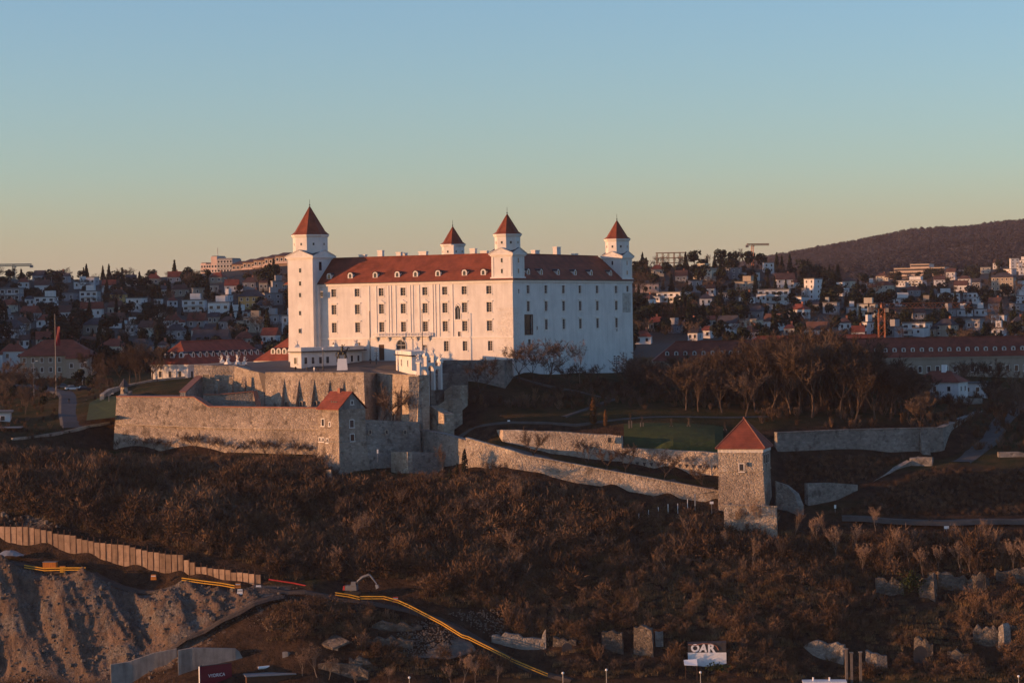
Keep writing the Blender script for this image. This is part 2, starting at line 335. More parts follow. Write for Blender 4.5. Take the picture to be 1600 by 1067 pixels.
def near_z(X, Y, rough=True):
    z = near_f0(X, Y)
    if rough:
        X = np.asarray(X, float); Y = np.asarray(Y, float); Yo = Y; Y = Y - np.maximum(0, (-61 - X) * .279)
        yw = np.interp(X, [-135, -100, -45, -12, 3, 55, 62, 175], [650, 642, 628, 617, 611, 599, 591, 598])
        slope = np.clip((Y - 545) / 12, 0, 1) * np.clip((yw - 4 - Y) / 12, 0, 1) * np.where(X < -50, np.clip((Y - 583) / 6, 0, 1), 1)
        z = z + slope * (vnoise(X, Y, 14, 1) * 2.2 + vnoise(X, Y, 6, 2) * 1.2)
        e_ = X + 1.2 * (566 - Y) + vnoise(X, Y, 5, 8) * 7
        cliff = np.clip((-60 - e_) / 5, 0, 1) * np.clip((Y - 547.5) / 3, 0, 1) * np.clip((570.5 - Y) / 2, 0, 1)
        # fractured ribs and gullies running down the excavated face
        sk = X + (Y - 549) * .75
        rid = lambda s1, s2, k: .5 - np.abs(vnoise(sk / s1, Y / s2, 1, k)) * 2
        z = z + cliff * (rid(6.5, 16, 3) * 2.6 + rid(2.6, 7, 4) * 1.5 + rid(1.1, 2.6, 5) * .8 + vnoise(X, Y, 1.2, 7) * 1.0)
    return z
def grid_mesh(name, xs, ys, zf, mt, smooth=True):
    X, Y = np.meshgrid(xs, ys); Zg = zf(X, Y)
    v = np.stack([X.ravel(), Y.ravel(), Zg.ravel()], 1)
    nx, ny = len(xs), len(ys)
    i = np.arange(ny - 1)[:, None] * nx + np.arange(nx - 1)[None]
    i = i.ravel(); q = np.stack([i, i + 1, i + nx + 1, i + nx], 1)
    me = bpy.data.meshes.new(name); me.vertices.add(len(v)); me.vertices.foreach_set('co', v.ravel())
    me.loops.add(q.size); me.polygons.add(len(q)); me.loops.foreach_set('vertex_index', q.ravel())
    me.polygons.foreach_set('loop_start', np.arange(len(q)) * 4); me.polygons.foreach_set('use_smooth', [smooth] * len(q))
    me.materials.append(mt); me.update(calc_edges=True); me.validate()
    return link(name, me)

def slope_material():
    """leaf litter and soil on the hill, bare crumbling earth on the excavated face (a place of its own), grass on the flat parts"""
    mt = bpy.data.materials.new('hill_ground'); mt.use_nodes = True
    nt = mt.node_tree; n = nt.nodes; l = nt.links; b = n['Principled BSDF']; b.inputs['Roughness'].default_value = 1; b.inputs['Specular IOR Level'].default_value = .05
    g = n.new('ShaderNodeNewGeometry')
    def noise(s, d=5, vec=None):
        t = n.new('ShaderNodeTexNoise'); t.inputs['Scale'].default_value = s; t.inputs['Detail'].default_value = d; t.inputs['Roughness'].default_value = .68
        l.new(vec or g.outputs['Position'], t.inputs['Vector']); return t.outputs['Fac']
    def ramp(f, a, c1, c2, bpos):
        r = n.new('ShaderNodeValToRGB'); r.color_ramp.elements[0].position = a; r.color_ramp.elements[1].position = bpos
        r.color_ramp.elements[0].color = (*c1, 1); r.color_ramp.elements[1].color = (*c2, 1); l.new(f, r.inputs[0]); return r.outputs[0]
    def mixc(f, a, c):
        x = n.new('ShaderNodeMix'); x.data_type = 'RGBA'; l.new(f, x.inputs['Factor']); l.new(a, x.inputs['A']); l.new(c, x.inputs['B']); return x.outputs['Result']
    def mr(f, a, c, lo=0, hi=1):
        x = n.new('ShaderNodeMapRange'); x.inputs['From Min'].default_value = a; x.inputs['From Max'].default_value = c; x.inputs['To Min'].default_value = lo; x.inputs['To Max'].default_value = hi; l.new(f, x.inputs['Value']); return x.outputs[0]
    def mul(a, c):
        x = n.new('ShaderNodeMath'); x.operation = 'MULTIPLY'; l.new(a, x.inputs[0]); l.new(c, x.inputs[1]); return x.outputs[0]
    litter = ramp(noise(.35), .35, (.022, .015, .010), (.075, .046, .029), .7)
    grass = ramp(noise(.12), .42, (.03, .034, .012), (.075, .05, .022), .62)
    sp = n.new('ShaderNodeSeparateXYZ'); l.new(g.outputs['Position'], sp.inputs[0])
    sn = n.new('ShaderNodeSeparateXYZ'); l.new(g.outputs['Normal'], sn.inputs[0])
    c = mixc(mr(sn.outputs[2], .93, .985), litter, grass)
    mp = n.new('ShaderNodeMapping'); mp.inputs['Rotation'].default_value = (0, R(28), 0); mp.inputs['Scale'].default_value = (1, .5, .28); l.new(g.outputs['Position'], mp.inputs['Vector'])
    earth = ramp(noise(.5, 8, mp.outputs[0]), .3, (.06, .044, .034), (.235, .162, .118), .72)
    rock = ramp(noise(1.6, 6), .35, (.06, .053, .048), (.24, .205, .175), .7)
    earth = mixc(mr(noise(.14, 4), .48, .6), earth, rock)
    def lin(a, k, c0):
        x = n.new('ShaderNodeMath'); x.operation = 'MULTIPLY_ADD'; l.new(a, x.inputs[0]); x.inputs[1].default_value = k; x.inputs[2].default_value = c0; return x.outputs[0]
    def addn(a, c):
        x = n.new('ShaderNodeMath'); x.operation = 'ADD'; l.new(a, x.inputs[0]); l.new(c, x.inputs[1]); return x.outputs[0]
    mxn = n.new('ShaderNodeMath'); mxn.operation = 'MAXIMUM'; mxn.inputs[1].default_value = 0; l.new(lin(sp.outputs[0], -.279, -61 * .279), mxn.inputs[0])
    yy = n.new('ShaderNodeMath'); yy.operation = 'SUBTRACT'; l.new(sp.outputs[1], yy.inputs[0]); l.new(mxn.outputs[0], yy.inputs[1]); yy = yy.outputs[0]
    edge = addn(addn(sp.outputs[0], lin(yy, -1.2, 679.2)), lin(noise(.22, 6), 26, -13))
    cl = mul(mul(mr(edge, -58, -60.5), mr(yy, 547, 549)), mr(yy, 572.5, 571))
    c = mixc(cl, c, earth)
    # bare rock slide on the slope above the retaining wall
    sl1 = mul(mul(mr(noise(.1, 4), .5, .57), mr(sp.outputs[0], -88, -100)), mul(mr(yy, 581, 584), mr(yy, 603, 597)))
    c = mixc(sl1, c, rock)
    l.new(c, b.inputs['Base Color'])
    bp = n.new('ShaderNodeBump'); bp.inputs['Strength'].default_value = 1.0; bp.inputs['Distance'].default_value = .9
    l.new(noise(1.1, 9), bp.inputs['Height']); l.new(bp.outputs[0], b.inputs['Normal'])
    return mt
M['hill'] = slope_material()
xs = np.concatenate([np.arange(-330, -165, 4), np.arange(-165, -52, .5), np.arange(-52, 165, 1.3), np.arange(165, 331, 4)])
ys = np.concatenate([np.arange(512, 545, 3), np.arange(545, 598, .55), np.arange(598, 680, 1.2), np.arange(680, 881, 3)])
hill = tag(grid_mesh('castle_hill', xs, ys, near_z, M['hill']), 'steep castle hill of brown earth, litter and bare excavated rock', 'hill', kind='structure')

# town hillsides behind the castle
far_px = [(-200, 600, 840), (0, 590, 830), (150, 585, 830), (300, 580, 840), (450, 575, 850), (600, 575, 860), (800, 575, 860), (1000, 572, 850), (1200, 570, 850), (1400, 572, 850), (1600, 580, 850), (1800, 585, 850),
    (0, 545, 950), (200, 545, 950), (450, 540, 980), (0, 500, 1150), (200, 500, 1150), (450, 490, 1150), (0, 465, 1400), (200, 465, 1400), (300, 455, 1350), (450, 440, 1300), (0, 442, 1700), (120, 444, 1700), (220, 444, 1680), (300, 436, 1600), (350, 428, 1560), (450, 412, 1450), (520, 412, 1480),
    (700, 440, 1500), (800, 440, 1500), (900, 425, 1500), (1000, 540, 960), (1200, 535, 980), (1400, 530, 1000), (1600, 530, 1000), (1000, 500, 1100), (1200, 500, 1130), (1400, 505, 1180), (1600, 505, 1200), (1000, 455, 1300), (1150, 455, 1320), (1250, 460, 1400), (1400, 475, 1500), (1600, 478, 1550),
    (1000, 428, 1500), (1080, 415, 1520), (1180, 418, 1540), (1280, 436, 1650), (1340, 452, 1750), (1400, 450, 1900), (1500, 445, 2000), (1600, 440, 2000), (1390, 436, 2200), (1470, 434, 2250), (1540, 425, 2200), (1600, 412, 2200), (1800, 400, 2200)]
FAR = [tuple(P(*q)) for q in far_px]
for x, y, z in [(-600, 1000, 150), (-700, 1200, 165), (-560, 900, 135), (-520, 820, 108), (-400, 800, 120), (-400, 770, 108), (-450, 795, 124), (-450, 760, 106), (-370, 840, 112), (-500, 785, 122), (-700, 780, 100), (-900, 780, 84), (-900, 1000, 150), (-900, 1500, 175), (-700, 1700, 170), (-800, 2000, 165), (-600, 2300, 120), (-300, 2300, 105), (0, 2000, 108), (0, 2500, 90), (300, 2500, 100), (700, 2500, 130), (1000, 2200, 140), (1000, 1500, 105), (800, 1200, 90), (600, 900, 78), (1000, 900, 75), (1000, 760, 72), (600, 760, 72), (300, 760, 72), (-300, 760, 72), (100, 780, 74), (-100, 780, 74), (-340, 790, 90), (-430, 900, 112), (-450, 1100, 118), (-470, 1400, 135), (-520, 1700, 145)]:  # includes the unseen ridge left of frame, shaped to shade the town
    FAR.append((x, y, z))
far_f0 = rbf(FAR)
def far_z(X, Y): 
    return far_f0(X, Y) + vnoise(X, Y, 40, 11) * 2.0
M['town_ground'] = mat('town_ground', (.020, .020, .013), col2=(.030, .023, .016), scale=.05)
tag(grid_mesh('town_hillside', np.arange(-900, 1001, 14), np.concatenate([np.arange(742, 1000, 8), np.arange(1000, 2501, 16)]), lambda X, Y: np.where(Y < 880, np.minimum(far_z(X, Y), np.where(np.abs(X) < 335, near_z(X, Y, False) - 1.5 + np.clip((Y - 790) / 60, -3, 9), 1e9)), far_z(X, Y)), M['town_ground']), 'wooded town hillside rising behind the castle', 'hillside', kind='structure')
def hit(px, py, f=far_z, d0=835, d1=2450, step=6):
    """where the line of sight through a pixel meets the far hillside"""
    D = np.arange(d0, d1, step); d = fwd + rgt * ((px - 800) / FPX) - upv * ((py - 533.5) / FPX)
    t = D / d.y; Xs = d.x * t; Zs = CAM.z + d.z * t
    below = Zs < f(Xs, D)
    k = np.argmax(below) if below.any() else -1
    if k < 0: return None
    return Vector((Xs[k], D[k], float(f(Xs[k:k + 1], D[k:k + 1])[0])))

# far wooded hills on the right and the plain
M['wood_floor'] = mat('wood_floor', (.05, .036, .026), col2=(.035, .026, .02), scale=.02)
ground = MB().add([(-2500, -300, 6), (2500, -300, 6), (2500, 5850, 6), (-2500, 5850, 6)], [(0, 1, 2, 3)]).obj('ground', M['wood_floor'])
tag(ground, 'low brown river plain reaching the horizon', 'ground', kind='structure')
hp = [(1240, 402, 4300), (1300, 385, 4350), (1370, 371, 4400), (1440, 363, 4450), (1500, 362, 4500), (1560, 352, 4600), (1620, 347, 4650), (1750, 340, 4700), (1900, 345, 4700), (1200, 415, 4200), (1130, 430, 4200), (1000, 445, 4200),
      (1280, 432, 2700), (1350, 425, 2750), (1450, 425, 2800), (1600, 425, 2800), (1800, 425, 2800), (1350, 405, 3300), (1450, 400, 3300), (1520, 388, 3300), (1600, 372, 3400), (1700, 362, 3500), (1850, 355, 3500), (1480, 398, 3900), (1560, 398, 3900), (1620, 392, 3900), (1400, 398, 3900), (1150, 450, 3000), (1000, 470, 3000)]
HP = [tuple(P(*q)) for q in hp] + [(200, 3000, 70), (200, 4200, 90), (500, 5600, 120), (1000, 5600, 150), (1800, 5600, 160), (1900, 4500, 230), (1900, 3300, 190), (1900, 2500, 140), (200, 2400, 70), (700, 2400, 90), (1300, 2400, 120)]
hills_f0 = rbf(HP)
hills_z = lambda X, Y: hills_f0(X, Y) + vnoise(X, Y, 160, 21) * 12 + vnoise(X, Y, 60, 22) * 5
tag(grid_mesh('far_hills', np.arange(200, 1901, 30), np.arange(2400, 5601, 35), hills_z, M['wood_floor']), 'long wooded hills fading on the right skyline', 'hills', kind='structure')
# ------------------------------------------------------------------ the castle
CROT = R(-29); CORG = Vector((P(803, 582, 690).x, 690, 0))
castle = thing('castle', 'huge white four-towered castle with red tiled roofs on the hilltop', 'castle', (CORG.x, CORG.y, 0), CROT)
CM = Matrix.Translation(CORG) @ Matrix.Rotation(CROT, 4, 'Z'); CMI = CM.inverted()
def on_plane(px, py, axis, val):
    """castle coordinates where a line of sight meets the plane x = val or y = val"""
    o = CMI @ CAM; d = CMI.to_3x3() @ (P(px, py, 100) - CAM)
    t = (val - o[axis]) / d[axis]; q = o + d * t
    return q
CW, CN = 78.6, 78.3       # length of the south and of the east front
Z0, ZE, ZR = 74.0, 105.0, 112.6

def facade(s0, s1, z0, z1, holes, depth=.4):
    """wall sheet in (s, z) with rectangular openings and their reveals; returns quads of (s, d, z)"""
    ss = sorted({s0, s1} | {h[0] for h in holes} | {h[1] for h in holes}); zz = sorted({z0, z1} | {h[2] for h in holes} | {h[3] for h in holes})
    out = []
    for i in range(len(ss) - 1):
        run = None
        for j in range(len(zz) - 1):
            a, b, c, d = ss[i], ss[i + 1], zz[j], zz[j + 1]
            cm, zm = (a + b) / 2, (c + d) / 2
            if any(h[0] < cm < h[1] and h[2] < zm < h[3] for h in holes):
                if run: out.append([(a, 0, run[0]), (b, 0, run[0]), (b, 0, run[1]), (a, 0, run[1])]); run = None
            else: run = (run[0], d) if run else (c, d)
        if run: out.append([(ss[i], 0, run[0]), (ss[i + 1], 0, run[0]), (ss[i + 1], 0, run[1]), (ss[i], 0, run[1])])
    for a, b, c, d in holes:
        out += [[(a, 0, c), (a, depth, c), (a, depth, d), (a, 0, d)], [(b, 0, c), (b, 0, d), (b, depth, d), (b, depth, c)],
                [(a, 0, c), (b, 0, c), (b, depth, c), (a, depth, c)], [(a, 0, d), (a, depth, d), (b, depth, d), (b, 0, d)]]
    return out
S2 = lambda q: (q[0], q[1], q[2])           # south front: s = x, inward = +y
E2 = lambda q: (-q[1], q[0], q[2])          # east front: s = y, inward = -x
def add_facade(mb, quads, T, m=0):
    for q in quads: mb.add([T(p) for p in q], [(0, 1, 2, 3)], m)

_wcache = {}
def window_meshes(w_, h_, fancy=1):
    k = (round(w_, 2), round(h_, 2), fancy)
    if k in _wcache: return _wcache[k]
    a, b = w_ / 2, h_ / 2
    fr = MB()
    t = .2
    if fancy:
        fr.box((-a - t, -.07, -b), (-a, .02, b)); fr.box((a, -.07, -b), (a + t, .02, b))
        fr.box((-a - t, -.07, b), (a + t, .02, b + t)); fr.box((-a - t - .12, -.20, -b - .22), (a + t + .12, .02, -b))
        if fancy > 1: fr.box((-a - t - .2, -.28, b + t + .12), (a + t + .2, .02, b + t + .34)); fr.box((-a - t, -.06, b + t), (a + t, .02, b + t + .12))
        if fancy > 2: fr.add([(-a - t, -.2, b + .54), (a + t, -.2, b + .54), (0, -.2, b + 1.2), (-a - t, .02, b + .54), (a + t, .02, b + .54), (0, .02, b + 1.2)], [(0, 1, 2), (5, 4, 3), (1, 4, 5, 2), (0, 2, 5, 3)])
    else:
        fr.box((-a - .1, -.05, -b - .12), (a + .1, .02, -b)); fr.box((-a - .1, -.05, b), (a + .1, .02, b + .12))
    pane = MB().add([(-a, .33, -b), (a, .33, -b), (a, .33, b), (-a, .33, b)], [(0, 1, 2, 3)])
    bars = MB(); tk = .07
    bars.box((-tk, .25, -b), (tk, .32, b)); bars.box((-a, .25, -b), (-a + .09, .32, b)); bars.box((a - .09, .25, -b), (a, .32, b))
    n = max(1, round(h_ / 1.0))
    for i in range(1, n + 1):
        zz = -b + h_ * i / (n + 1) if i <= n else b
        bars.box((-a, .255, zz - .05), (a, .315, zz + .05))
    bars.box((-a, .255, b - .09), (a, .315, b)); bars.box((-a, .255, -b), (a, .315, -b + .09))
    _wcache[k] = (fr.mesh('window', M['trim']), pane.mesh('pane', M['glass']), bars.mesh('glazing_bars', M['pane_frame']))
    return _wcache[k]
M['pane_frame'] = mat('window_sash', (.34, .28, .23), var=.2)
def put_window(parent, loc, rz, w_, h_, fancy=1, sub=True):
    a, b, c = window_meshes(w_, h_, fancy)
    o = link('window', a, parent, loc, rz)
    if sub: link('pane', b, o); link('glazing_bars', c, o)
    return o
ERZ = math.pi / 2
# --- south front windows
cols_s = [521.8, 558.3, 596, 630, 664.2, 695.2, 725.7, 764.3]
rowsS = [(102.0, 2.35, 1), (97.0, 2.85, 2), (91.6, 2.95, 2)]
holes_s, win_s = [], []
for ci, c in enumerate(cols_s):
    x = on_plane(c, 480, 1, 0).x
    for ri, (zc, h_, fc) in enumerate(rowsS):
        holes_s.append((x - .85, x + .85, zc - h_ / 2, zc + h_ / 2)); win_s.append((x, zc, 1.7, h_, 3 if (ri == 1 and 2 <= ci <= 4) else fc))
for px_, z_, w_, h_ in [(523, 85.9, 1.5, 2.4), (560, 85.9, 1.5, 2.4), (697.3, 85.8, 1.6, 3.0), (726.5, 85.8, 1.5, 2.8), (766, 85.8, 1.5, 2.8), (664, 85.4, 1.3, 1.6), (718, 89.3, .9, 1.4)]:
    x = on_plane(px_, 540, 1, 0).x
    holes_s.append((x - w_ / 2, x + w_ / 2, z_ - h_ / 2, z_ + h_ / 2)); win_s.append((x, z_, w_, h_, 1))
xg = on_plane(715.3, 485, 1, 0).x          # gothic chapel window
holes_s.append((xg - .95, xg + .95, 93.6, 97.6))
xd = on_plane(596.2, 550, 1, 0).x          # main gate
holes_s.append((xd - .95, xd + .95, 81.7, 86.4))
xa = on_plane(627, 537, 1, 0).x            # arched window over the portal
holes_s.append((xa - 1.5, xa + 1.5, 85.0, 86.2))
sx0 = on_plane(508, 480, 1, 0).x - 4
mb = MB(); add_facade(mb, facade(sx0, 0, Z0, ZE - .9, holes_s), S2)
mb.obj('south_wall', M['plaster'], castle)
for x, zc, w_, h_, fc in win_s: put_window(castle, (x, 0, zc), 0, w_, h_, fc)
# gothic window: stone arch, tracery and glass
mb = MB()
mb.add([(xg - .95, .3, 93.6), (xg + .95, .3, 93.6), (xg + .95, .3, 97.6), (xg - .95, .3, 97.6)], [(0, 1, 2, 3)])
gw = mb.obj('gothic_window', M['glass'], castle)
mb = MB()
for s in (-1, 1):
    mb.box((xg + s * 1.05 - .16, -.1, 93.4), (xg + s * 1.05 + .16, .1, 96.4))
    mb.tube([(xg + s * 1.05, 0, 96.4), (xg + s * .85, 0, 97.2), (xg + s * .45, 0, 97.8), (xg, 0, 98.2)], .17, 4)
    mb.add([(xg + s * .95, .02, 96.2), (xg + s * .95, .02, 97.65), (xg, .02, 97.65), (xg + s * .45, .02, 97.3)], [(0, 1, 2, 3)])
mb.tube([(xg, .2, 93.6), (xg, .2, 97.0)], .09, 4); mb.box((xg - 1.3, -.2, 93.2), (xg + 1.3, .1, 93.5))
mb.obj('tracery', M['trim'], gw)
# gate and arched fanlight
d_ = MB().add([(xd - .95, .3, 81.7), (xd + .95, .3, 81.7), (xd + .95, .3, 86.4), (xd - .95, .3, 86.4)], [(0, 1, 2, 3)])
for k in range(4): d_.box((xd - .95 + k * .475 + .04, .2, 81.8), (xd - .95 + (k + 1) * .475 - .04, .29, 86.3))
d_.obj('gate', M['wood'], castle)
a_ = MB(); n_ = 10
pts = [(xa + 1.5 * math.cos(math.pi * i / n_), -.06, 86.2 + 1.5 * math.sin(math.pi * i / n_)) for i in range(n_ + 1)]
a_.add([(xa - 1.5, -.05, 85.0), (xa + 1.5, -.05, 85.0)] + pts, [tuple(range(n_ + 3))])
aw = a_.obj('arched_window', M['glass'], castle)
a_ = MB(); a_.tube([(xa + 1.7, -.08, 85.0)] + [(xa + 1.7 * math.cos(math.pi * i / n_), -.08, 86.2 + 1.7 * math.sin(math.pi * i / n_)) for i in range(n_ + 1)] + [(xa - 1.7, -.08, 85.0)], .17, 4)
a_.tube([(xa, -.1, 85), (xa, -.1, 87.6)], .06, 4); a_.tube([(xa - 1.4, -.1, 86.2), (xa + 1.4, -.1, 86.2)], .06, 4)
a_.obj('arch_moulding', M['trim'], aw)
# pilaster strips, string course, cornice
for px_ in (577, 588, 607, 611, 618, 641, 645, 655, 676, 680, 686, 707):
    x = on_plane(px_, 480, 1, 0).x
    MB().box((x - .22, -.16, 88.6), (x + .22, .03, 103.9)).obj('pilaster', M['trim'], castle)
MB().box((sx0, -.22, 88.1), (0, .02, 88.5)).obj('string_course', M['trim'], castle)
MB().box((-CW + 6, -.35, 104.1), (.35, .5, 104.9)).obj('south_cornice', M['trim'], castle)
MB().box((-.5, .51, 104.1), (.35, CN, 104.9)).obj('east_cornice', M['trim'], castle)
# balcony over the portal with corbels
xb0, xb1 = on_plane(586, 522, 1, 0).x, on_plane(674, 522, 1, 0).x
bal = MB().box((xb0, -1.3, 88.7), (xb1, -.02, 88.95)).obj('balcony', M['trim'], castle)
b_ = MB(); b_.box((xb0, -1.3, 89.75), (xb1, -1.12, 89.9))
k = xb0
while k < xb1: b_.box((k, -1.27, 88.96), (k + .16, -1.14, 89.75)); k += .5
b_.obj('balustrade', M['trim'], bal)
for t_ in (.04, .25, .5, .75, .96):
    x = xb0 + (xb1 - xb0) * t_
    MB().add([(x - .3, -1.1, 88.68), (x + .3, -1.1, 88.68), (x + .3, 0, 88.68), (x - .3, 0, 88.68), (x - .22, -.02, 87.2), (x + .22, -.02, 87.2)], [(0, 1, 2, 3), (0, 4, 5, 1), (0, 3, 4), (1, 5, 2), (3, 2, 5, 4)]).obj('corbel', M['trim'], bal)

# --- east front
cols_e = [825.4, 853.2, 880.6, 906.4, 933.3, 962.9]
holes_e, win_e = [], []
for ci, c in enumerate(cols_e):
    s = on_plane(c, 480, 0, 0).y
    for ri, (zc, h_, fc) in enumerate(rowsS):
        if ci == 0 and ri == 2: continue
        holes_e.append((s - .9, s + .9, zc - h_ / 2, zc + h_ / 2)); win_e.append((s, zc, 1.8, h_, fc))
for px_, z_, w_, h_ in [(811, 101.4, .7, 1.3), (826.5, 86.6, 1.6, 1.7), (839, 90.6, .8, 1.1), (963.5, 89.3, .8, .8), (981, 102.2, 1.6, 1.9)]:
    s = on_plane(px_, 480, 0, 0).y
    holes_e.append((s - w_ / 2, s + w_ / 2, z_ - h_ / 2, z_ + h_ / 2)); win_e.append((s, z_, w_, h_, 0))
sb = on_plane(826, 505, 0, 0).y
holes_e.append((sb - 2.2, sb + 2.2, 89.0, 94.4))
mb = MB(); add_facade(mb, facade(0, CN, Z0, ZE - .9, holes_e), E2)
mb.obj('east_wall', M['plaster'], castle)
for s, zc, w_, h_, fc in win_e: put_window(castle, (0, s, zc), ERZ, w_, h_, fc)
bw = MB().add([E2(q) for q in [(sb - 2.2, .3, 89), (sb + 2.2, .3, 89), (sb + 2.2, .3, 94.4), (sb - 2.2, .3, 94.4)]], [(0, 1, 2, 3)]).obj('display_window', M['glass'], castle)
b_ = MB()
for q0, q1 in [((sb - 2.5, -.12, 88.7), (sb + 2.5, .1, 89)), ((sb - 2.5, -.12, 94.4), (sb + 2.5, .1, 94.7)), ((sb - 2.5, -.12, 89), (sb - 2.2, .1, 94.4)), ((sb + 2.2, -.12, 89), (sb + 2.5, .1, 94.4)), ((sb - 2.2, .15, 90.4), (sb + 2.2, .25, 90.5))]:
    a, b = E2(q0), E2(q1); b_.box(tuple(min(p, q) for p, q in zip(a, b)), tuple(max(p, q) for p, q in zip(a, b)))
b_.obj('window_frame', M['wood'], bw)
# exposed masonry patches
M['patch'] = mat('weathered_masonry', (.40, .38, .34), var=.35, scale=.9, bump=.4, bscale=2.5)
for s0, s1, z0, z1 in [(on_plane(972.5, 460, 0, 0).y, on_plane(985, 460, 0, 0).y, 94.8, 100.9)]:
    MB().box((-.02, s0, z0), (.035, s1, z1)).obj('bare_masonry_panel', M['patch'], castle)
# quoins: rough stones at the corner, uneven ends
q = MB(); qr = random.Random(3)
for k in range(34):
    zz = 82.5 + k * .42
    q.box((-.03, -.03, zz), (.045, 1.2 + qr.random() * 3.6, zz + .34)); 
q.obj('corner_quoins', M['rough_plaster'], castle)
q = MB()
for k in range(34):
    zz = 82.5 + k * .42
    q.box((-1.5 - qr.random() * 4, -.045, zz), (-.04, .03, zz + .34))
q.obj('corner_quoins', M['rough_plaster'], castle)
# --- the hidden west and north fronts and courtyard walls
mb = MB(); mb.add([(-CW, 6, Z0), (-CW, CN, Z0), (-CW, CN, ZE - .5), (-CW, 6, ZE - .5)], [(0, 1, 2, 3)]); mb.add([(-CW, CN, Z0), (0, CN, Z0), (0, CN, ZE - .5), (-CW, CN, ZE - .5)], [(0, 1, 2, 3)])
mb.obj('rear_wall', M['plaster'], castle)
mb = MB(); i = 16
mb.add([(-CW + i, i, Z0), (-i, i, Z0), (-i, CN - i, Z0), (-CW + i, CN - i, Z0), (-CW + i, i, ZE), (-i, i, ZE), (-i, CN - i, ZE), (-CW + i, CN - i, ZE)], [(0, 1, 5, 4), (1, 2, 6, 5), (2, 3, 7, 6), (3, 0, 4, 7)])
mb.obj('courtyard_wall', M['plaster'], castle)
# --- ring roof
def ring(i, z): return [(-CW + i, i, z), (-i, i, z), (-i, CN - i, z), (-CW + i, CN - i, z)]
rf = MB(); vs_ = ring(-.7, ZE - .1) + ring(8, ZR) + ring(16.4, ZE - .1) + ring(-.7, ZE - .32) 
fs = []
for k in range(4):
    k2 = (k + 1) % 4
    fs += [(k, k2, 4 + k2, 4 + k), (4 + k, 4 + k2, 8 + k2, 8 + k)]
rf.add(vs_, fs, 0)
rf.add(vs_, [(12 + k, 12 + (k + 1) % 4, (k + 1) % 4, k) for k in range(4)], 1)
rf.add(ring(-.7, ZE - .32) + ring(.6, ZE - .32), [(k, 4 + k, 4 + (k + 1) % 4, (k + 1) % 4) for k in range(4)], 1)
roof = rf.obj('roof', [M['castle_tile'], M['lead']], castle)
r_ = MB(); r8 = ring(8, ZR + .08)
for k in range(4): r_.tube([r8[k], r8[(k + 1) % 4]], .16, 4)
r_.obj('ridge_tiles', M['castle_tile'], roof)
# dormers
def dormer_meshes(w_=1.7, h_=1.35, L=2.6):
    a = w_ / 2; n = 6
    arc = [(a * math.cos(math.pi * i / n), h_ + a * .75 * math.sin(math.pi * i / n)) for i in range(n + 1)]
    prof = [(a, 0)] + arc + [(-a, 0)]
    b = MB(); m_ = len(prof)
    b.add([(x, 0, z) for x, z in prof] + [(x, L, z) for x, z in prof], [tuple(range(m_))] , 0)
    b.add([(x, 0, z) for x, z in prof] + [(x, L, z) for x, z in prof], [(i, i + 1, m_ + i + 1, m_ + i) for i in range(m_ - 1)], 0)
    o = MB(); a2 = a * .5
    arc2 = [(a2 * math.cos(math.pi * i / n), h_ * .95 + a2 * .8 * math.sin(math.pi * i / n)) for i in range(n + 1)]
    o.add([(a2, -.03, .35)] + [(x, -.03, z) for x, z in arc2] + [(-a2, -.03, .35)], [tuple(range(len(arc2) + 2))])
    c = MB(); c.tube([(x * 1.06, L * .5 - .1, z * 1.0 + .06) for x, z in arc], .02, 3)
    cap = MB(); mm = len(arc)
    cap.add([(x * 1.15, -.15, z + .1) for x, z in arc] + [(x * 1.15, L, z + .1) for x, z in arc], [(i, i + 1, mm + i + 1, mm + i) for i in range(mm - 1)])
    return b.mesh('dormer', M['plaster']), o.mesh('pane', M['glass']), cap.mesh('dormer_roof', M['lead'])
DM = dormer_meshes()
def put_dormer(parent, loc, rz, scale=None):
    o = link('dormer', DM[0], parent, loc, rz, scale); link('pane', DM[1], o); link('dormer_roof', DM[2], o); return o
slope_k = (ZR - ZE + .1) / 8.7
yd = .9; zd = ZE - .1 + (yd + .7) * slope_k - .25
for px_ in (514, 547, 586, 620.5, 649, 684, 725.5, 755):
    x = on_plane(px_, 431, 1, yd).x; put_dormer(roof, (x, yd, zd), 0)
for px_ in (826, 846, 872.5, 899, 924, 954.5):
    s = on_plane(px_, 427, 0, -yd).y; put_dormer(roof, (-yd, s, zd), ERZ)
# chimneys
def chimney(x, y, z0, z1, w_=1.5, d_=1.2):
    o = MB().box((x - w_ / 2, y - d_ / 2, z0), (x + w_ / 2, y + d_ / 2, z1)).obj('chimney', M['plaster'], roof)
    MB().box((x - w_ / 2 - .12, y - d_ / 2 - .12, z1 - .25), (x + w_ / 2 + .12, y + d_ / 2 + .12, z1 - .02)).obj('chimney_cap', M['trim'], o)
for px_, y_, zt, w_ in [(567, 9.5, 113.6, 2.2), (595, 9, 114.7, 1.7), (624, 9.5, 114.0, 1.6), (632, 12, 113.8, 1.4), (661.5, 9.5, 114.0, 2.6), (707, 10, 115.6, 1.5), (739.5, 9.2, 114.4, 1.8), (757, 9.5, 113.6, 2.2)]:
    chimney(on_plane(px_, 395, 1, y_).x, y_, 109.5, zt, w_)
for px_, x_, zt, w_ in [(836.5, -9.5, 114.0, 1.6), (870, -9, 115.2, 1.4), (898, -10, 113.4, 1.0)]:
    chimney(x_, on_plane(px_, 395, 0, x_).y, 109.5, zt, 1.4, w_ * 1.8)
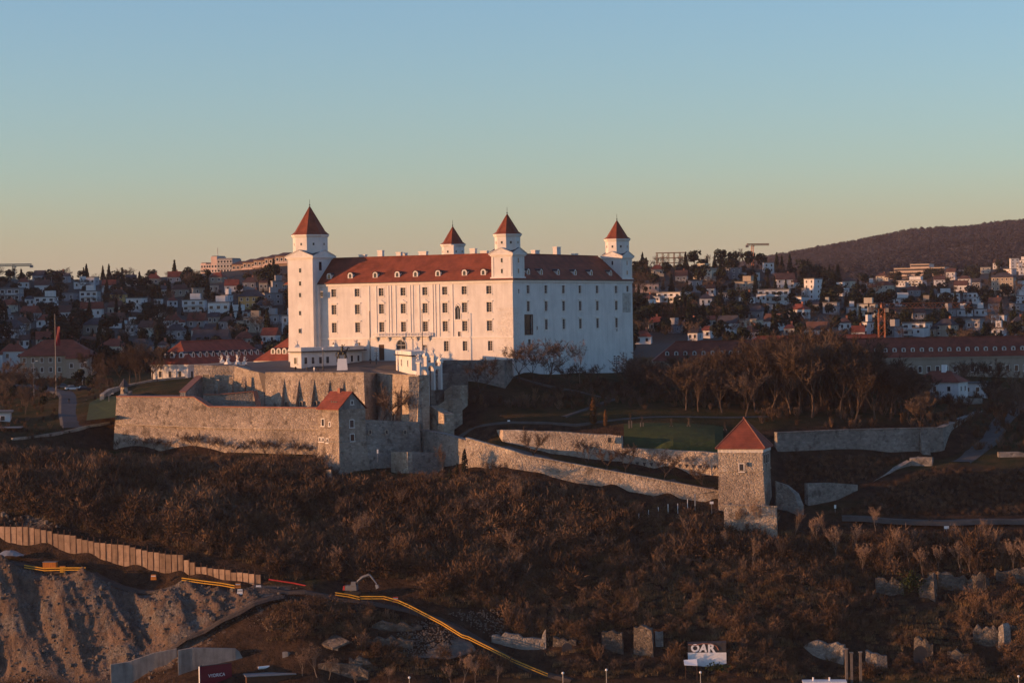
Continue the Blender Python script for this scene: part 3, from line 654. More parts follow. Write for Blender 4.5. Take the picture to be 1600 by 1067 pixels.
# --- towers
def tower(x0, x1, y0, y1, zb, zbody, gable, zdrum, zapex, rad, panels=True, deep=None):
    body = MB(); 
    if deep: body.box((x0 - .25, y0 - .25, deep), (x1 + .25, y1 + .25, 92), taper=.25); body.box((x0, y0, 92), (x1, y1, zbody))
    else: body.box((x0, y0, zb), (x1, y1, zbody))
    t = body.obj('tower', M['plaster'], castle)
    cx, cy = (x0 + x1) / 2, (y0 + y1) / 2
    o = .55
    if not deep: MB().box((x0 - .3, y0 - .3, zb), (x1 + .3, y1 + .3, zb + .7)).obj('tower_plinth', M['trim'], t)
    c = MB(); c.box((x0 - .28, y0 - .28, zbody - .75), (x1 + .28, y1 + .28, zbody - .4)); c.box((x0 - o, y0 - o, zbody - .39), (x1 + o, y1 + o, zbody)); c.obj('tower_cornice', M['trim'], t)
    X0, X1, Y0, Y1 = x0 - o, x1 + o, y0 - o, y1 + o; zg = zbody + gable
    vs_ = [(X0, Y0, zbody + .01), (X1, Y0, zbody + .01), (X1, Y1, zbody + .01), (X0, Y1, zbody + .01), (cx, Y0, zg), (X1, cy, zg), (cx, Y1, zg), (X0, cy, zg), (cx, cy, zg + .05)]
    g = MB(); g.add(vs_, [(0, 1, 4), (1, 2, 5), (2, 3, 6), (3, 0, 7)], 0); g.obj('gable', M['plaster'], t)
    g = MB()
    up = lambda p, k=.14: (cx + (p[0] - cx) * 1.03, cy + (p[1] - cy) * 1.03, p[2] + k)
    g.add([up(v) for v in vs_], [(0, 4, 8), (0, 8, 7), (1, 8, 4), (1, 5, 8), (2, 8, 5), (2, 6, 8), (3, 8, 6), (3, 7, 8)], 0); g.obj('gable_roof', M['lead'], t)
    g = MB()
    for a, b in ((0, 4), (1, 4), (1, 5), (2, 5), (2, 6), (3, 6), (3, 7), (0, 7)): g.tube([vs_[a], vs_[b]], .2, 4)
    g.obj('gable_moulding', M['trim'], t)
    rot = math.pi / 8; ro = rad / math.cos(rot)
    d = MB(); d.cone((cx, cy, zbody - .2), ro, ro, zdrum - zbody, 8, rot=rot); d.obj('drum', M['plaster'], t)
    d = MB(); d.cone((cx, cy, zdrum - .9), ro + .1, ro + .45, .5, 8, rot=rot); d.cone((cx, cy, zdrum - .395), ro + .5, ro + .5, .3, 8, rot=rot); d.obj('drum_cornice', M['trim'], t)
    s = MB(); hh = zapex - zdrum
    s.cone((cx, cy, zdrum - .08), ro + .55, ro * .84, hh * .14, 8, rot=rot); s.cone((cx, cy, zdrum - .08 + hh * .14), ro * .84, .12, hh * .84, 8, rot=rot, cap=False); s.obj('spire', M['castle_tile'], t)
    s = MB()
    for k in range(8):
        a = rot + k * math.pi / 4
        s.tube([(cx + ro * .84 * math.cos(a), cy + ro * .84 * math.sin(a), zdrum - .05 + hh * .14), (cx + .1 * math.cos(a), cy + .1 * math.sin(a), zdrum + hh * .98)], .09, 3)
    s.obj('hip_tiles', M['castle_tile'], t)
    f = MB(); f.cone((cx, cy, zapex - .9), .3, .08, 1.1, 6); f.ball((cx, cy, zapex + .35), .22); f.tube([(cx, cy, zapex + .2), (cx, cy, zapex + 2.0)], .06, 4); f.obj('finial', M['lead'], t)
    zc = zbody + gable + (zdrum - zbody - gable) * .38
    for k in range(8):
        a = k * math.pi / 4
        put_window(t, (cx + math.cos(a) * (rad + .02), cy + math.sin(a) * (rad + .02), zc), a + math.pi / 2, .55, .75, 0, sub=False)
        # the dark opening itself
        link('pane', _dark, t, (cx + math.cos(a) * (rad + .03), cy + math.sin(a) * (rad + .03), zc), a + math.pi / 2, (.55, 1, .75))
    return t, cx, cy
_dark = MB().add([(-.5, -.02, -.5), (.5, -.02, -.5), (.5, -.02, .5), (-.5, -.02, .5)], [(0, 1, 2, 3)]).mesh('pane', M['glass'])
def slit(t, loc, rz, w_, h_):
    o = put_window(t, loc, rz, w_, h_, 0, sub=False)
    link('pane', _dark, t, loc, rz, (w_, 1.2, h_))
# south-west crown tower
TX0, TX1 = on_plane(450.5, 480, 1, -2.9).x, on_plane(489.5, 480, 1, -2.9).x
t, cx, cy = tower(TX0, TX1, -2.9, 8.6, Z0, 113.2, 1.9, 119.9, 128.6, 4.95, deep=Z0)
for yy in (415, 490, 556, 660, 762):
    q = on_plane(430 + 143 / 3.68, 310 + yy / 3.68, 1, -2.9); slit(t, (q.x, -2.93 if yy < 700 else -3.1, q.z), 0, .75, 1.3)
q = on_plane(500.3, 416, 0, TX1); slit(t, (TX1 + .04, q.y, q.z), ERZ, 1.4, 2.6)
# stair bay between the crown tower and the south front
MB().box((TX1 - .5, -1.4, Z0), (sx0 + 2.5, 3, ZE - .5)).obj('stair_bay', M['plaster'], castle)
q = on_plane(502.8, 460, 1, -1.4); slit(castle, (q.x, -1.44, q.z), 0, .9, 1.6)
# three lesser towers
for args, wins in [((-6.9, .02, -.02, 7.3), 1), ((-6.6, .02, CN - 7.2, CN + .02), 1), ((-63.5 - 3.4, -63.5 + 3.4, CN - 7, CN), 0)]:
    t, cx, cy = tower(*args, 104.9, 112.4, 1.6, 118.1, 123.9, 3.45)
    if wins:
        for zz in (107.3, 110.4):
            slit(t, (cx, args[2] - .03, zz), 0, .55, 1.25); slit(t, (args[1] + .03, cy, zz), ERZ, .6, 1.3)
        for s in (-1, 1):
            MB().box((cx + s * 2.9 - .2, args[2] - .12, 105.7), (cx + s * 2.9 + .2, args[2] + .02, 111.4)).obj('tower_pilaster', M['trim'], t)
            MB().box((args[1] - .02, cy + s * 3.0 - .2, 105.7), (args[1] + .12, cy + s * 3.0 + .2, 111.4)).obj('tower_pilaster', M['trim'], t)
# ------------------------------------------------------------------ ramparts and terrace
def strip(pts3, zbot, thick, batter=.6, flip=1):
    """a wall following a plan polyline; pts3 = top front edge points (world); returns MB"""
    pts = [Vector(p) for p in pts3]; n = len(pts)
    zb = zbot if isinstance(zbot, (list, tuple)) else [zbot] * n
    nor = []
    for i in range(n):
        ds = []
        if i > 0: ds.append((pts[i] - pts[i - 1]).xy.normalized())
        if i < n - 1: ds.append((pts[i + 1] - pts[i]).xy.normalized())
        d = sum(ds, Vector((0, 0))).normalized()
        k = 1 / max(.5, d.dot(ds[0]))
        nor.append(Vector((-d.y, d.x)) * k * flip)
    mb = MB(); vs_ = []
    for p, z_, nn in zip(pts, zb, nor):
        vs_ += [(p.x - nn.x * batter, p.y - nn.y * batter, z_), (p.x, p.y, p.z), (p.x + nn.x * thick, p.y + nn.y * thick, p.z), (p.x + nn.x * thick, p.y + nn.y * thick, z_)]
    fs = []
    for i in range(n - 1):
        a, b = 4 * i, 4 * i + 4
        fs += [(a, b, b + 1, a + 1), (a + 1, b + 1, b + 2, a + 2), (a + 2, b + 2, b + 3, a + 3)]
    fs += [(0, 1, 2, 3), (4 * n - 1, 4 * n - 2, 4 * n - 3, 4 * n - 4)]
    mb.add(vs_, fs); mb.nor = nor; mb.pts = pts
    return mb
def split_line(pts3, step):
    out = []
    for a, b in zip(pts3[:-1], pts3[1:]):
        k = max(1, round((Vector(b) - Vector(a)).length / step))
        out += [Vector(a).lerp(Vector(b), i / k) for i in range(k)]
    return out + [Vector(pts3[-1])]
def rampart(name, label, pts, zbot, thick=2.0, mt='stone', batter=.8, coping=None, rag=0.0, cat='stone wall', flip=1, group=None):
    p3 = [PS(*q) if not isinstance(q, Vector) else q for q in pts]
    rr = random.Random(label)
    fine = split_line(p3, 1.1 if rag > .3 else 3.0)
    if rag: fine = [Vector((p.x, p.y, p.z + rr.uniform(-rag, rag))) for p in fine]
    if isinstance(zbot, (list, tuple)):
        L = [0]
        for a, b in zip(p3[:-1], p3[1:]): L.append(L[-1] + (b - a).xy.length)
        zb = []; acc = 0
        for i, p in enumerate(fine):
            if i: acc += (p - fine[i - 1]).xy.length
            zb.append(float(np.interp(acc, L, zbot)))
    else: zb = zbot
    o = strip(fine, zb, thick, batter, flip).obj(name, M[mt]); tag(o, label, cat, group, 'thing')
    if coping:
        up = [Vector((p.x, p.y, p.z + .28)) for p in p3]
        nn = strip(p3, 0, 1, 0, flip).nor
        c = strip([u - Vector((v.x, v.y, 0)) * .22 for u, v in zip(up, nn)], [p.z + .01 for p in p3], thick + .44, 0, flip)
        c.obj('coping', M[coping], o)
    return o
def wedge(parent, base, nrm, z0, z1, w_, dep, mt, name='buttress'):
    """sloping buttress: runs out to nothing at the top"""
    t_ = Vector((-nrm.y, nrm.x)); b = Vector((base.x, base.y))
    a0, a1 = b - t_ * w_ / 2 - nrm * .3, b + t_ * w_ / 2 - nrm * .3; c0, c1 = b - t_ * w_ / 2 + nrm * dep, b + t_ * w_ / 2 + nrm * dep
    vs_ = [(*a0, z0), (*a1, z0), (*c1, z0), (*c0, z0), (*a0, z1), (*a1, z1)]
    return MB().add(vs_, [(0, 1, 2, 3), (0, 4, 5, 1), (3, 2, 5, 4), (0, 3, 4), (1, 5, 2)]).obj(name, M[mt], parent)
def holes(parent, pts, w_=.9, h_=1.1, name='embrasure', stick=.05):
    """small dark openings with a stone sill in a rampart face: pts of (world point, outward normal)"""
    for p, nrm in pts:
        rz = math.atan2(nrm.y, nrm.x) + math.pi / 2
        o = MB().add([(-w_ / 2, -stick, -h_ / 2), (w_ / 2, -stick, -h_ / 2), (w_ / 2, -stick, h_ / 2), (-w_ / 2, -stick, h_ / 2)], [(0, 1, 2, 3)])
        q = o.obj(name, M['lead'], parent, p, rz)
        f = MB(); f.box((-w_ / 2 - .2, -stick - .12, -h_ / 2 - .2), (w_ / 2 + .2, .1, -h_ / 2)); f.box((-w_ / 2 - .2, -stick - .12, h_ / 2), (w_ / 2 + .2, .1, h_ / 2 + .2))
        f.box((-w_ / 2 - .2, -stick - .12, -h_ / 2), (-w_ / 2, .1, h_ / 2)); f.box((w_ / 2, -stick - .12, -h_ / 2), (w_ / 2 + .2, .1, h_ / 2))
        f.obj('stone_surround', M['stone_pale'], q)
def face_pt(px, py, a, b):
    """point where the line of sight meets the vertical plane through world points a, b, and its normal to the camera"""
    d = P(px, py, 100) - CAM; t_ = (Vector(b) - Vector(a)).xy; nr = Vector((t_.y, -t_.x)).normalized()
    k = (Vector(a).xy - CAM.xy).dot(nr) / d.xy.dot(nr)
    return CAM + d * k, nr

# hornwork: the long battered wall on the left
HW = [(182, 620, 676), (303, 621, 665), (326, 636, 662), (500, 638, 646)]
horn = rampart('hornwork_wall', 'long battered rubble stone bastion wall at the far left of the ramparts', HW, 55, 2.2, 'stone', 2.6, 'coping')
sc = [P(q[0], q[1] + 30 if i < 2 else q[1] + 26, q[2] - 1.9) for i, q in enumerate(HW)]
a = split_line([P(181, 661, 674.6), P(330, 667, 660), P(500, 670, 644.6)], 12)
strip(a, [p.z - .35 for p in a], .6, 0).obj('string_course', M['stone_pale'], horn)
pa, nr = face_pt(312, 676, P(303, 621, 663.6), P(500, 638, 644.6)); holes(horn, [(pa, nr)], .8, .9)
rampart('hornwork_return_wall', 'short rear return of the left bastion behind the corner turret', [P(183, 619, 677), P(196, 611, 700)], 60, 2, 'stone', .5, None, flip=-1)
hp_ = [P(190, 619, 679), P(303, 620.5, 668), P(300, 612, 690), P(205, 610, 702)]
tag(MB().prism([(p.x, p.y) for p in hp_], 60, [73.0] * 4).obj('bastion_walk', M['paving']), 'dark flat walkway on top of the left bastion', 'walkway')
# corner turret with a pointed cap
q = P(194.5, 619, 688); tur = thing('corner_turret', 'small stone lookout turret with pointed dark cap on the left bastion', 'turret', (q.x, q.y, 73.2))
MB().cone((0, 0, 0), 1.15, 1.0, 2.6, 8).obj('turret_wall', M['stone_pale'], tur); MB().cone((0, 0, 2.55), 1.7, .05, 2.4, 8).obj('turret_roof', M['dark_tile'], tur)
MB().box((-.2, -1.2, 1.2), (.2, -.9, 1.9)).obj('loophole', M['lead'], tur)
# curved outer wall and lawn left of the hornwork
rampart('garden_wall', 'low sunlit curved stone wall left of the hornwork below bare trees', [(162, 616, 706), (175, 607, 722), (205, 600, 735), (240, 593, 742), (290, 588, 748)], [66, 68, 70, 71, 72], 1.2, 'stone_pale', .2)
lw = [P(135, 660, 676), P(183, 655, 672), P(186, 622, 704), P(160, 622, 712), P(140, 632, 708)]
mb = MB(); mb.add([(p.x, p.y, p.z + .6) for p in lw], [(0, 1, 2, 3, 4)]); tag(mb.obj('lawn', M['lawn']), 'steep green grass bank left of the hornwork', 'lawn', kind='structure')
kb_ = [hit(x, y, near_z, 600, 760, 1.0) for x, y in ((20, 688), (60, 684), (100, 677), (140, 668), (172, 664))]
kb_ = [p + Vector((0, 0, .6)) for p in kb_ if p]
rampart('bank_kerb_wall', 'thin pale kerb wall below the grass bank left of the hornwork', kb_, [p.z - 1.6 for p in kb_], .6, 'stone_pale', .05)
# inner walls of the hornwork
rampart('sloping_inner_wall', 'steep stepped inner wall with red tile coping behind the bastion', [(281, 613, 671), (308, 588, 692)], 62, 1.6, 'stone_dark', .2, 'coping', flip=-1)
rampart('inner_court_wall', 'low dark inner court wall below the terrace buttresses', [(318, 617, 672), (342, 617, 673), (396, 612, 673), (402, 640, 670)], 60, 1.2, 'stone_dark', .1, 'coping')
wA = rampart('upper_terrace_wall', 'higher stone block of the terrace wall carrying the statue gate', [(303, 570, 692), (366, 571.5, 690), (414, 585, 681)], 58, 3, 'stone_pale', 1.0)
a, b = P(303, 600, 691.5), P(414, 600, 680.5); 
for px_ in (339, 361, 381):
    p_, nr = face_pt(px_, 612, a, b); wedge(wA, p_, nr, 60, Z(px_, 588 if px_ > 345 else 593, 687), 1.3, 4.0, 'stone')
p_, nr = face_pt(322.5, 588, a, b); holes(wA, [(p_, nr)], 2.2, 1.0)
wB = rampart('terrace_wall', 'tall buttressed stone retaining wall below the castle forecourt', [(415, 583, 678), (568, 583, 662), (577, 583.5, 666), (588, 584, 672), (655, 588, 650)], 57, 3, 'stone_pale', 1.3, 'stone_pale')
a, b = P(415, 600, 677.5), P(568, 600, 661.5)
for px_ in (440.8, 464, 487.8, 512, 534):
    p_, nr = face_pt(px_, 620, a, b); wedge(wB, p_, nr, 58, Z(px_, 593, 668), 1.3, 5.0, 'stone')
holes(wB, [face_pt(x, 631, P(415, 600, 677), P(568, 600, 661)) for x in (447, 470.5, 493)], .8, 1.2)
a, b = P(588, 600, 671.5), P(655, 600, 649.5)
for px_ in (604, 626.6):
    p_, nr = face_pt(px_, 620, a, b); wedge(wB, p_, nr, 58, Z(px_, 594, 661), 1.3, 4.6, 'stone')
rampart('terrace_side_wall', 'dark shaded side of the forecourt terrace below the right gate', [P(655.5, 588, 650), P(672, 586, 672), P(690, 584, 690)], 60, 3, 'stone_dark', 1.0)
# forecourt surface, sloping up to the castle
t_ = [P(303, 570.5, 694), P(366, 572, 692), P(416, 584, 680), P(568, 583.5, 664), P(588, 584.5, 674), P(655, 588.5, 652), P(690, 584, 690)]
A = [(p.x, p.y, min(p.z, 82)) for p in t_]
cs = [CM @ Vector((x, -.0, 81.6)) for x in (-3, -30, -69)]; cs += [CM @ Vector((-80, -3, 81.6)), CM @ Vector((-84, 25, 81.8))]
pts = A + [tuple(p) for p in cs]
n_ = len(pts); ct = (-45, 695, 80.3)
mb = MB().add([ct] + pts, [(0, i + 1, (i + 1) % n_ + 1) for i in range(n_)]); mb.add([(p[0], p[1], p[2]) for p in pts] + [(p[0], p[1], 60) for p in pts], [(i, (i + 1) % n_, n_ + (i + 1) % n_, n_ + i) for i in range(n_)])
tag(mb.obj('forecourt', M['paving']), 'dark paved castle forecourt sloping up to the south front', 'forecourt', kind='structure')
# parapet wall at the foot of the castle, right of the gate
rampart('castle_foot_wall', 'long dark retaining wall at the foot of the castle right of the statue gate', [P(688, 563, 684), P(745, 563, 680), P(787, 562, 676), P(800, 562, 688)], 70, 4, 'stone_dark', .6, None)
rampart('lower_foot_wall', 'lower dark stone wall in front of the castle foot wall', [P(672, 586, 664), P(700, 583, 668), P(731, 585, 668)], 66, 2, 'stone_dark', .4, None)
# three lit ramp blocks of the zigzag stairs right of the terrace
for i, (c, lab) in enumerate([([(694, 611, 664), (706, 602.5, 664), (719.5, 602, 662)], 'topmost pale stone ramp block of the zigzag stair beside the terrace'), ([(680, 636, 654), (700, 623, 654), (708, 623.5, 652)], 'middle pale stone ramp block of the zigzag stair beside the terrace'), ([(664, 634, 655), (672, 634, 654), (688, 644, 650), (694, 647, 648)], 'lowest pale stone ramp block of the zigzag stair beside the terrace')]):
    rampart('stair_ramp', lab, c, [c_ for c_ in [60] * len(c)], 3.0, 'stone_pale', .2, None, group='zigzag stair blocks')
rampart('stair_landing_wall', 'dark landing wall behind the zigzag stair ramps', [(664, 607, 668), (690, 606, 672), (716, 618, 668)], 58, 2, 'stone_dark', .3)

# ------------------------------------------------------------------ house on the rampart
def gable_house_parts(root, L, W, h, rh, zlow, wallm, roofm, gablem=None, over=.35):
    """long side along x (front y = -W/2), ridge along x"""
    x, y = L / 2, W / 2
    MB().box((-x - 1.2, -y - 1.2, zlow), (x + 1.2, y + 1.2, 0), taper=1.2).obj('battered_base', M[wallm], root)
    MB().box((-x, -y, 0), (x, y, h)).obj('wall', M[wallm], root)
    r = MB(); o = over
    vs_ = [(-x - o, -y - o, h - .1), (x + o, -y - o, h - .1), (x + o, y + o, h - .1), (-x - o, y + o, h - .1), (-x - o, 0, h + rh), (x + o, 0, h + rh)]
    vs2 = [(p[0], p[1], p[2] + .25) for p in vs_]
    r.add(vs_ + vs2, [(0, 1, 5, 4), (2, 3, 4, 5), (6, 10, 11, 7), (8, 11, 10, 9), (0, 6, 7, 1), (2, 8, 9, 3), (1, 7, 11, 5), (5, 11, 8, 2), (0, 4, 10, 6), (4, 3, 9, 10)])
    ro = r.obj('roof', M[roofm], root)
    g = MB()
    for s in (-1, 1): g.add([(s * x, -y, h), (s * x, y, h), (s * x, 0, h + rh - .12)], [(0, 1, 2) if s > 0 else (2, 1, 0)])
    g.obj('gable', M[gablem or wallm], root)
    return ro
HA = R(-45)
c0 = P(529, 640, 630)                       # nearest corner: between sunlit long side and shaded gable
zev = c0.z
ux = Vector((math.cos(HA), math.sin(HA), 0)); uy = Vector((-math.sin(HA), math.cos(HA), 0))
Lh, Wh = 8.4, 9.4
cc = c0 - ux * Lh / 2 + uy * Wh / 2
house = thing('rampart_house', 'stone house with red gable roof rising from the corner of the ramparts', 'house', (cc.x, cc.y, zev - 8.5), HA)
ro = gable_house_parts(house, Lh, Wh, 8.5, 4.4, -13, 'stone', 'tile', 'concrete')
for x, z_, w_, h_ in [(-2.2, 5.0, 1.0, 1.8), (.5, 4.6, .5, 1.0), (-3.5, .4, .6, 1.0), (-2.2, .4, .6, 1.0), (-.5, .2, .6, 1.0)]:
    put_window(house, (x, -Wh / 2 - .35 if z_ > 9 else -Wh / 2 - .02, z_), 0, w_, h_, 1); link('pane', _dark, house, (x, -Wh / 2 - .03, z_), 0, (w_, 1, h_))
for y, z_, w_, h_ in [(-.2, 4.6, 1.3, 1.9), (-.1, -.0 + .9, 1.3, 1.8), (0, 10.2, .7, .9)]:
    o = put_window(house, (Lh / 2 + .02, y, z_), ERZ, w_, h_, 1, sub=False); link('pane', _dark, house, (Lh / 2 + .04, y, z_), ERZ, (w_, 1, h_))
MB().box((-1.0, -.5, 11.6), (.0, .5, 14.0)).obj('chimney', M['coping'], ro)
for k in range(3): MB().box((-.6 + k * .9, -3.2, 10.1), (-.1 + k * .9, -2.6, 10.6)).obj('roof_vent', M['lead'], ro)
MB().box((-Lh / 2 - .12, -Wh / 2 - .12, -.2), (Lh / 2 + .12, Wh / 2 + .12, .15)).obj('string_course', M['stone_dark'], house)
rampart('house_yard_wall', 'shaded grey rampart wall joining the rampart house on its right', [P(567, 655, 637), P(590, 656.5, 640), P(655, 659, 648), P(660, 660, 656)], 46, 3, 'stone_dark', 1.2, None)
o = bpy.data.objects['house_yard_wall']
holes(o, [face_pt(x, 675, P(567, 655, 636), P(655, 659, 647)) for x in (578, 604, 632.5)], .6, .9)
yd_ = [P(560, 650, 640), P(655, 657.5, 650), P(662, 655, 658), P(588, 650, 672), P(500, 645, 668)]
tag(MB().add([(p.x, p.y, 66.0) for p in yd_] + [(p.x, p.y, 55) for p in yd_], [(0, 1, 2, 3, 4)] + [(i, 5 + i, 5 + (i + 1) % 5, (i + 1) % 5) for i in range(5)]).obj('rampart_yard', M['path']), 'raised yard behind the rampart house', 'yard', kind='structure')
rampart('low_corner_pier', 'small stone pier at the foot of the rampart house', [(510, 734, 622), (517, 733.5, 621), (520, 734, 626)], 46, 1.4, 'stone', .2)
rampart('lit_wall_panel', 'short bright sunlit wall panel below the grey yard wall', [P(611, 706, 638.5), P(637, 706, 633)], 46, 1.5, 'stone_pale', .2, None, flip=1)
rampart('foot_wall_below_yard', 'dark low wall of rough stones right below the yard wall', [P(637, 706, 634), P(690, 707, 640), P(725, 704, 645)], 46, 1, 'stone_dark', .2)
rampart('sloping_dark_wall', 'grey shaded wall descending between the yard and the lit walls', [P(656, 671, 650), P(690, 677, 642), P(735, 690, 632)], 52, 2, 'stone_dark', .4)
# ------------------------------------------------------------------ parallel walls along the path
lw_ = [(728, 685, 622), (800, 705, 616), (820, 712, 615), (1130, 769, 603)]
lower = rampart('lower_path_wall', 'long sunlit stone wall slanting down below the path to the gate tower', lw_, [50, 48, 47, 41], 1.2, 'stone_pale', .7, 'stone_pale', rag=.12)
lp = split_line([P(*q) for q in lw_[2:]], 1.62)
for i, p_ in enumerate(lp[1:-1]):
    MB().box((-.05, -.05 - .01 * (i % 3), -1.0 - (i % 3) * .12), (.05, .1, -.05)).obj('dark_streak', M['rust'], lower, p_, R(-13.5))  # added thin strips standing in for dark streaks below the coping, no drains
upper = rampart('upper_path_wall', 'pale sunlit stone wall above the path, ending in a square block', [(773, 671, 646), (786, 671.5, 634), (862, 674, 631), (970, 680.5, 627), (973, 681, 634)], [56, 55, 54, 51, 51], 2, 'stone_pale', .8, None, rag=.1)
holes(upper, [face_pt(953, 687, P(862, 674, 630), P(970, 680, 626))], .9, 1.2)
upper2 = rampart('stepped_path_wall', 'lower continuation of the upper path wall up to the gate tower', [(972, 700, 626), (1050, 703, 622), (1130, 708, 616)], [49, 46, 44], 2, 'stone_pale', .8, None, rag=.1)
for x in range(985, 1125, 11):
    p_, nr = face_pt(x, 724 + (x - 985) * .045, P(972, 700, 625.5), P(1130, 708, 615.4))
    rz = math.atan2(nr.y, nr.x) + math.pi / 2
    MB().add([(-.5, -.08, .45), (.5, -.08, .45), (.15, -.08, -.45), (-.15, -.08, -.45)], [(0, 3, 2, 1)]).obj('loophole', M['lead'], upper2, p_, rz)
ln = [P(975, 699, 628), P(1130, 706.5, 618), P(1150, 690, 628), P(1130, 668, 643), P(975, 668, 643)]
ln = [Vector((p.x, p.y, max(p.z, float(near_z(np.array([p.x]), np.array([p.y]), False)[0])) + .25)) for p in ln]
lg = MB(); nn_ = 12
for j in range(nn_ + 1):
    for i in range(nn_ + 1):
        u = i / nn_; v = j / nn_
        f0 = ln[0].lerp(ln[1], u); f1 = ln[4].lerp(ln[3], u); q = f0.lerp(f1, v); lg.v.append((q.x, q.y, float(near_z(np.array([q.x]), np.array([q.y]), False)[0]) + .3))
for j in range(nn_):
    for i in range(nn_): k = j * (nn_ + 1) + i; lg.f.append((k, k + 1, k + nn_ + 2, k + nn_ + 1)); lg.m.append(0)
tag(lg.obj('lawn', M['lawn']), 'dark green lawn behind the stepped path wall', 'lawn', kind='structure')
# gate tower
GA = R(-15); g0 = P(1193, 793, 598)         # near corner
gx = Vector((math.cos(GA), math.sin(GA), 0)); gy = Vector((-math.sin(GA), math.cos(GA), 0))
GW, GD, GH = 11.2, 12.0, 14.9
gc = g0 - gx * GW / 2 + gy * GD / 2
gt = thing('gate_tower', 'square stone gate tower with a steep red pyramid roof', 'tower', (gc.x, gc.y, g0.z), GA)
MB().box((-GW / 2 - .5, -GD / 2 - .5, -8), (GW / 2 + .5, GD / 2 + .5, 9.2), taper=.5).obj('lower_wall', M['stone'], gt)
MB().box((-GW / 2 - .02, -GD / 2 - .02, 9.2), (GW / 2 + .02, GD / 2 + .02, GH)).obj('upper_wall', M['stone_pale'], gt)
MB().box((-GW / 2 - .2, -GD / 2 - .2, 9.05), (GW / 2 + .2, GD / 2 + .2, 9.35)).obj('string_course', M['stone_pale'], gt)
MB().box((-GW / 2 - .15, -GD / 2 - .15, GH - 1.1), (GW / 2 + .15, GD / 2 + .15, GH - .02)).obj('eaves_band', M['rough_plaster'], gt)
r = MB(); e = .7; a_, b_ = GW / 2 + e, GD / 2 + e
r.add([(-a_, -b_, GH), (a_, -b_, GH), (a_, b_, GH), (-a_, b_, GH), (0, 0, GH + 7.1), (-a_, -b_, GH - .2), (a_, -b_, GH - .2), (a_, b_, GH - .2), (-a_, b_, GH - .2)], [(0, 1, 4), (1, 2, 4), (2, 3, 4), (3, 0, 4), (5, 6, 1, 0), (6, 7, 2, 1), (7, 8, 3, 2), (8, 5, 0, 3), (8, 7, 6, 5)])
rr_ = r.obj('roof', M['tile'], gt)
r = MB()
for sx, sy in ((-1, -1), (1, -1), (1, 1), (-1, 1)): r.tube([(sx * a_, sy * b_, GH + .05), (0, 0, GH + 7.2)], .14, 4)
r.ball((0, 0, GH + 7.3), .3); r.obj('hip_tiles', M['coping'], rr_)
put_window(gt, (.2, -GD / 2 - .05, 10.0), 0, 1.1, 1.9, 1, sub=False); link('pane', _dark, gt, (.2, -GD / 2 - .06, 10.0), 0, (1.1, 1, 1.9))
MB().box((1.1, -GD / 2 - .6, 10.4), (1.7, -GD / 2, 11.4)).obj('corbel_box', M['stone_dark'], gt)
for k in range(3):
    put_window(gt, (GW / 2 + .05, -3.5 + k * 2.8, 12.0), ERZ, .8, 2.2, 0, sub=False); link('pane', _dark, gt, (GW / 2 + .06, -3.5 + k * 2.8, 12.0), ERZ, (.8, 1, 2.2))
q = MB(); qr = random.Random(5)
for k in range(22): q.box((GW / 2 - .8 - qr.random() * .8, -GD / 2 - .52 + k * .021, k * .42), (GW / 2 + .52 - k * .021, -GD / 2 - .2, k * .42 + .36))
q.obj('quoins', M['stone_pale'], gt)
rampart('tower_forewall', 'low lit stone wall in front of the gate tower', [(1131, 790, 595), (1175, 791, 594), (1213, 792, 593), (1214, 793, 598)], 30, 1.2, 'stone_pale', .4, 'stone_pale', rag=.08)
rampart('ruined_wall_stub', 'crumbling grey wall stub right of the gate tower', [(1212, 752, 604), (1230, 758, 604), (1241, 772, 603), (1247, 790, 602)], 36, 2, 'stone_dark', .5, rag=.2)
# right hand ramparts
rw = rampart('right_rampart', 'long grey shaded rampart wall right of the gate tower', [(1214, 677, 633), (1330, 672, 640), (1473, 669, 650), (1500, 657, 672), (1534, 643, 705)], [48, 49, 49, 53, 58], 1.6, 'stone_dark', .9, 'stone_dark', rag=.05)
wedge(rw, *face_pt(1445, 700, P(1330, 672, 639), P(1473, 669, 649)), 50, Z(1445, 672, 648), 2.6, 1.8, 'stone_dark')
rampart('inner_parapet', 'low parapet running back behind the right rampart corner', [P(1438, 667, 660), P(1485, 651, 690), P(1505, 646, 704)], 60, .8, 'stone_dark', .1)
st = rampart('stair_wall', 'sloping stone stair wall climbing below the right rampart', [(1290, 788, 614), (1335, 769, 620), (1424, 721, 633)], 38, 1.6, 'stone_dark', .3, 'stone_dark')
rampart('stair_foot_wall', 'low stone wall at the foot of the stair wall', [(1262, 755, 610), (1300, 754, 615), (1340, 757, 620)], 36, 1.2, 'stone_dark', .2)
rampart('stair_head_block', 'square stone block at the head of the stair wall', [(1421, 716, 633), (1456, 714, 632), (1458, 714, 640)], 44, 4, 'stone_dark', .3)
rampart('far_right_wall', 'broken dark wall piece at the right edge below the ramparts', [(1560, 705, 640), (1592, 706, 640), (1640, 712, 640)], 50, 1.4, 'stone_dark', .3, rag=.3)
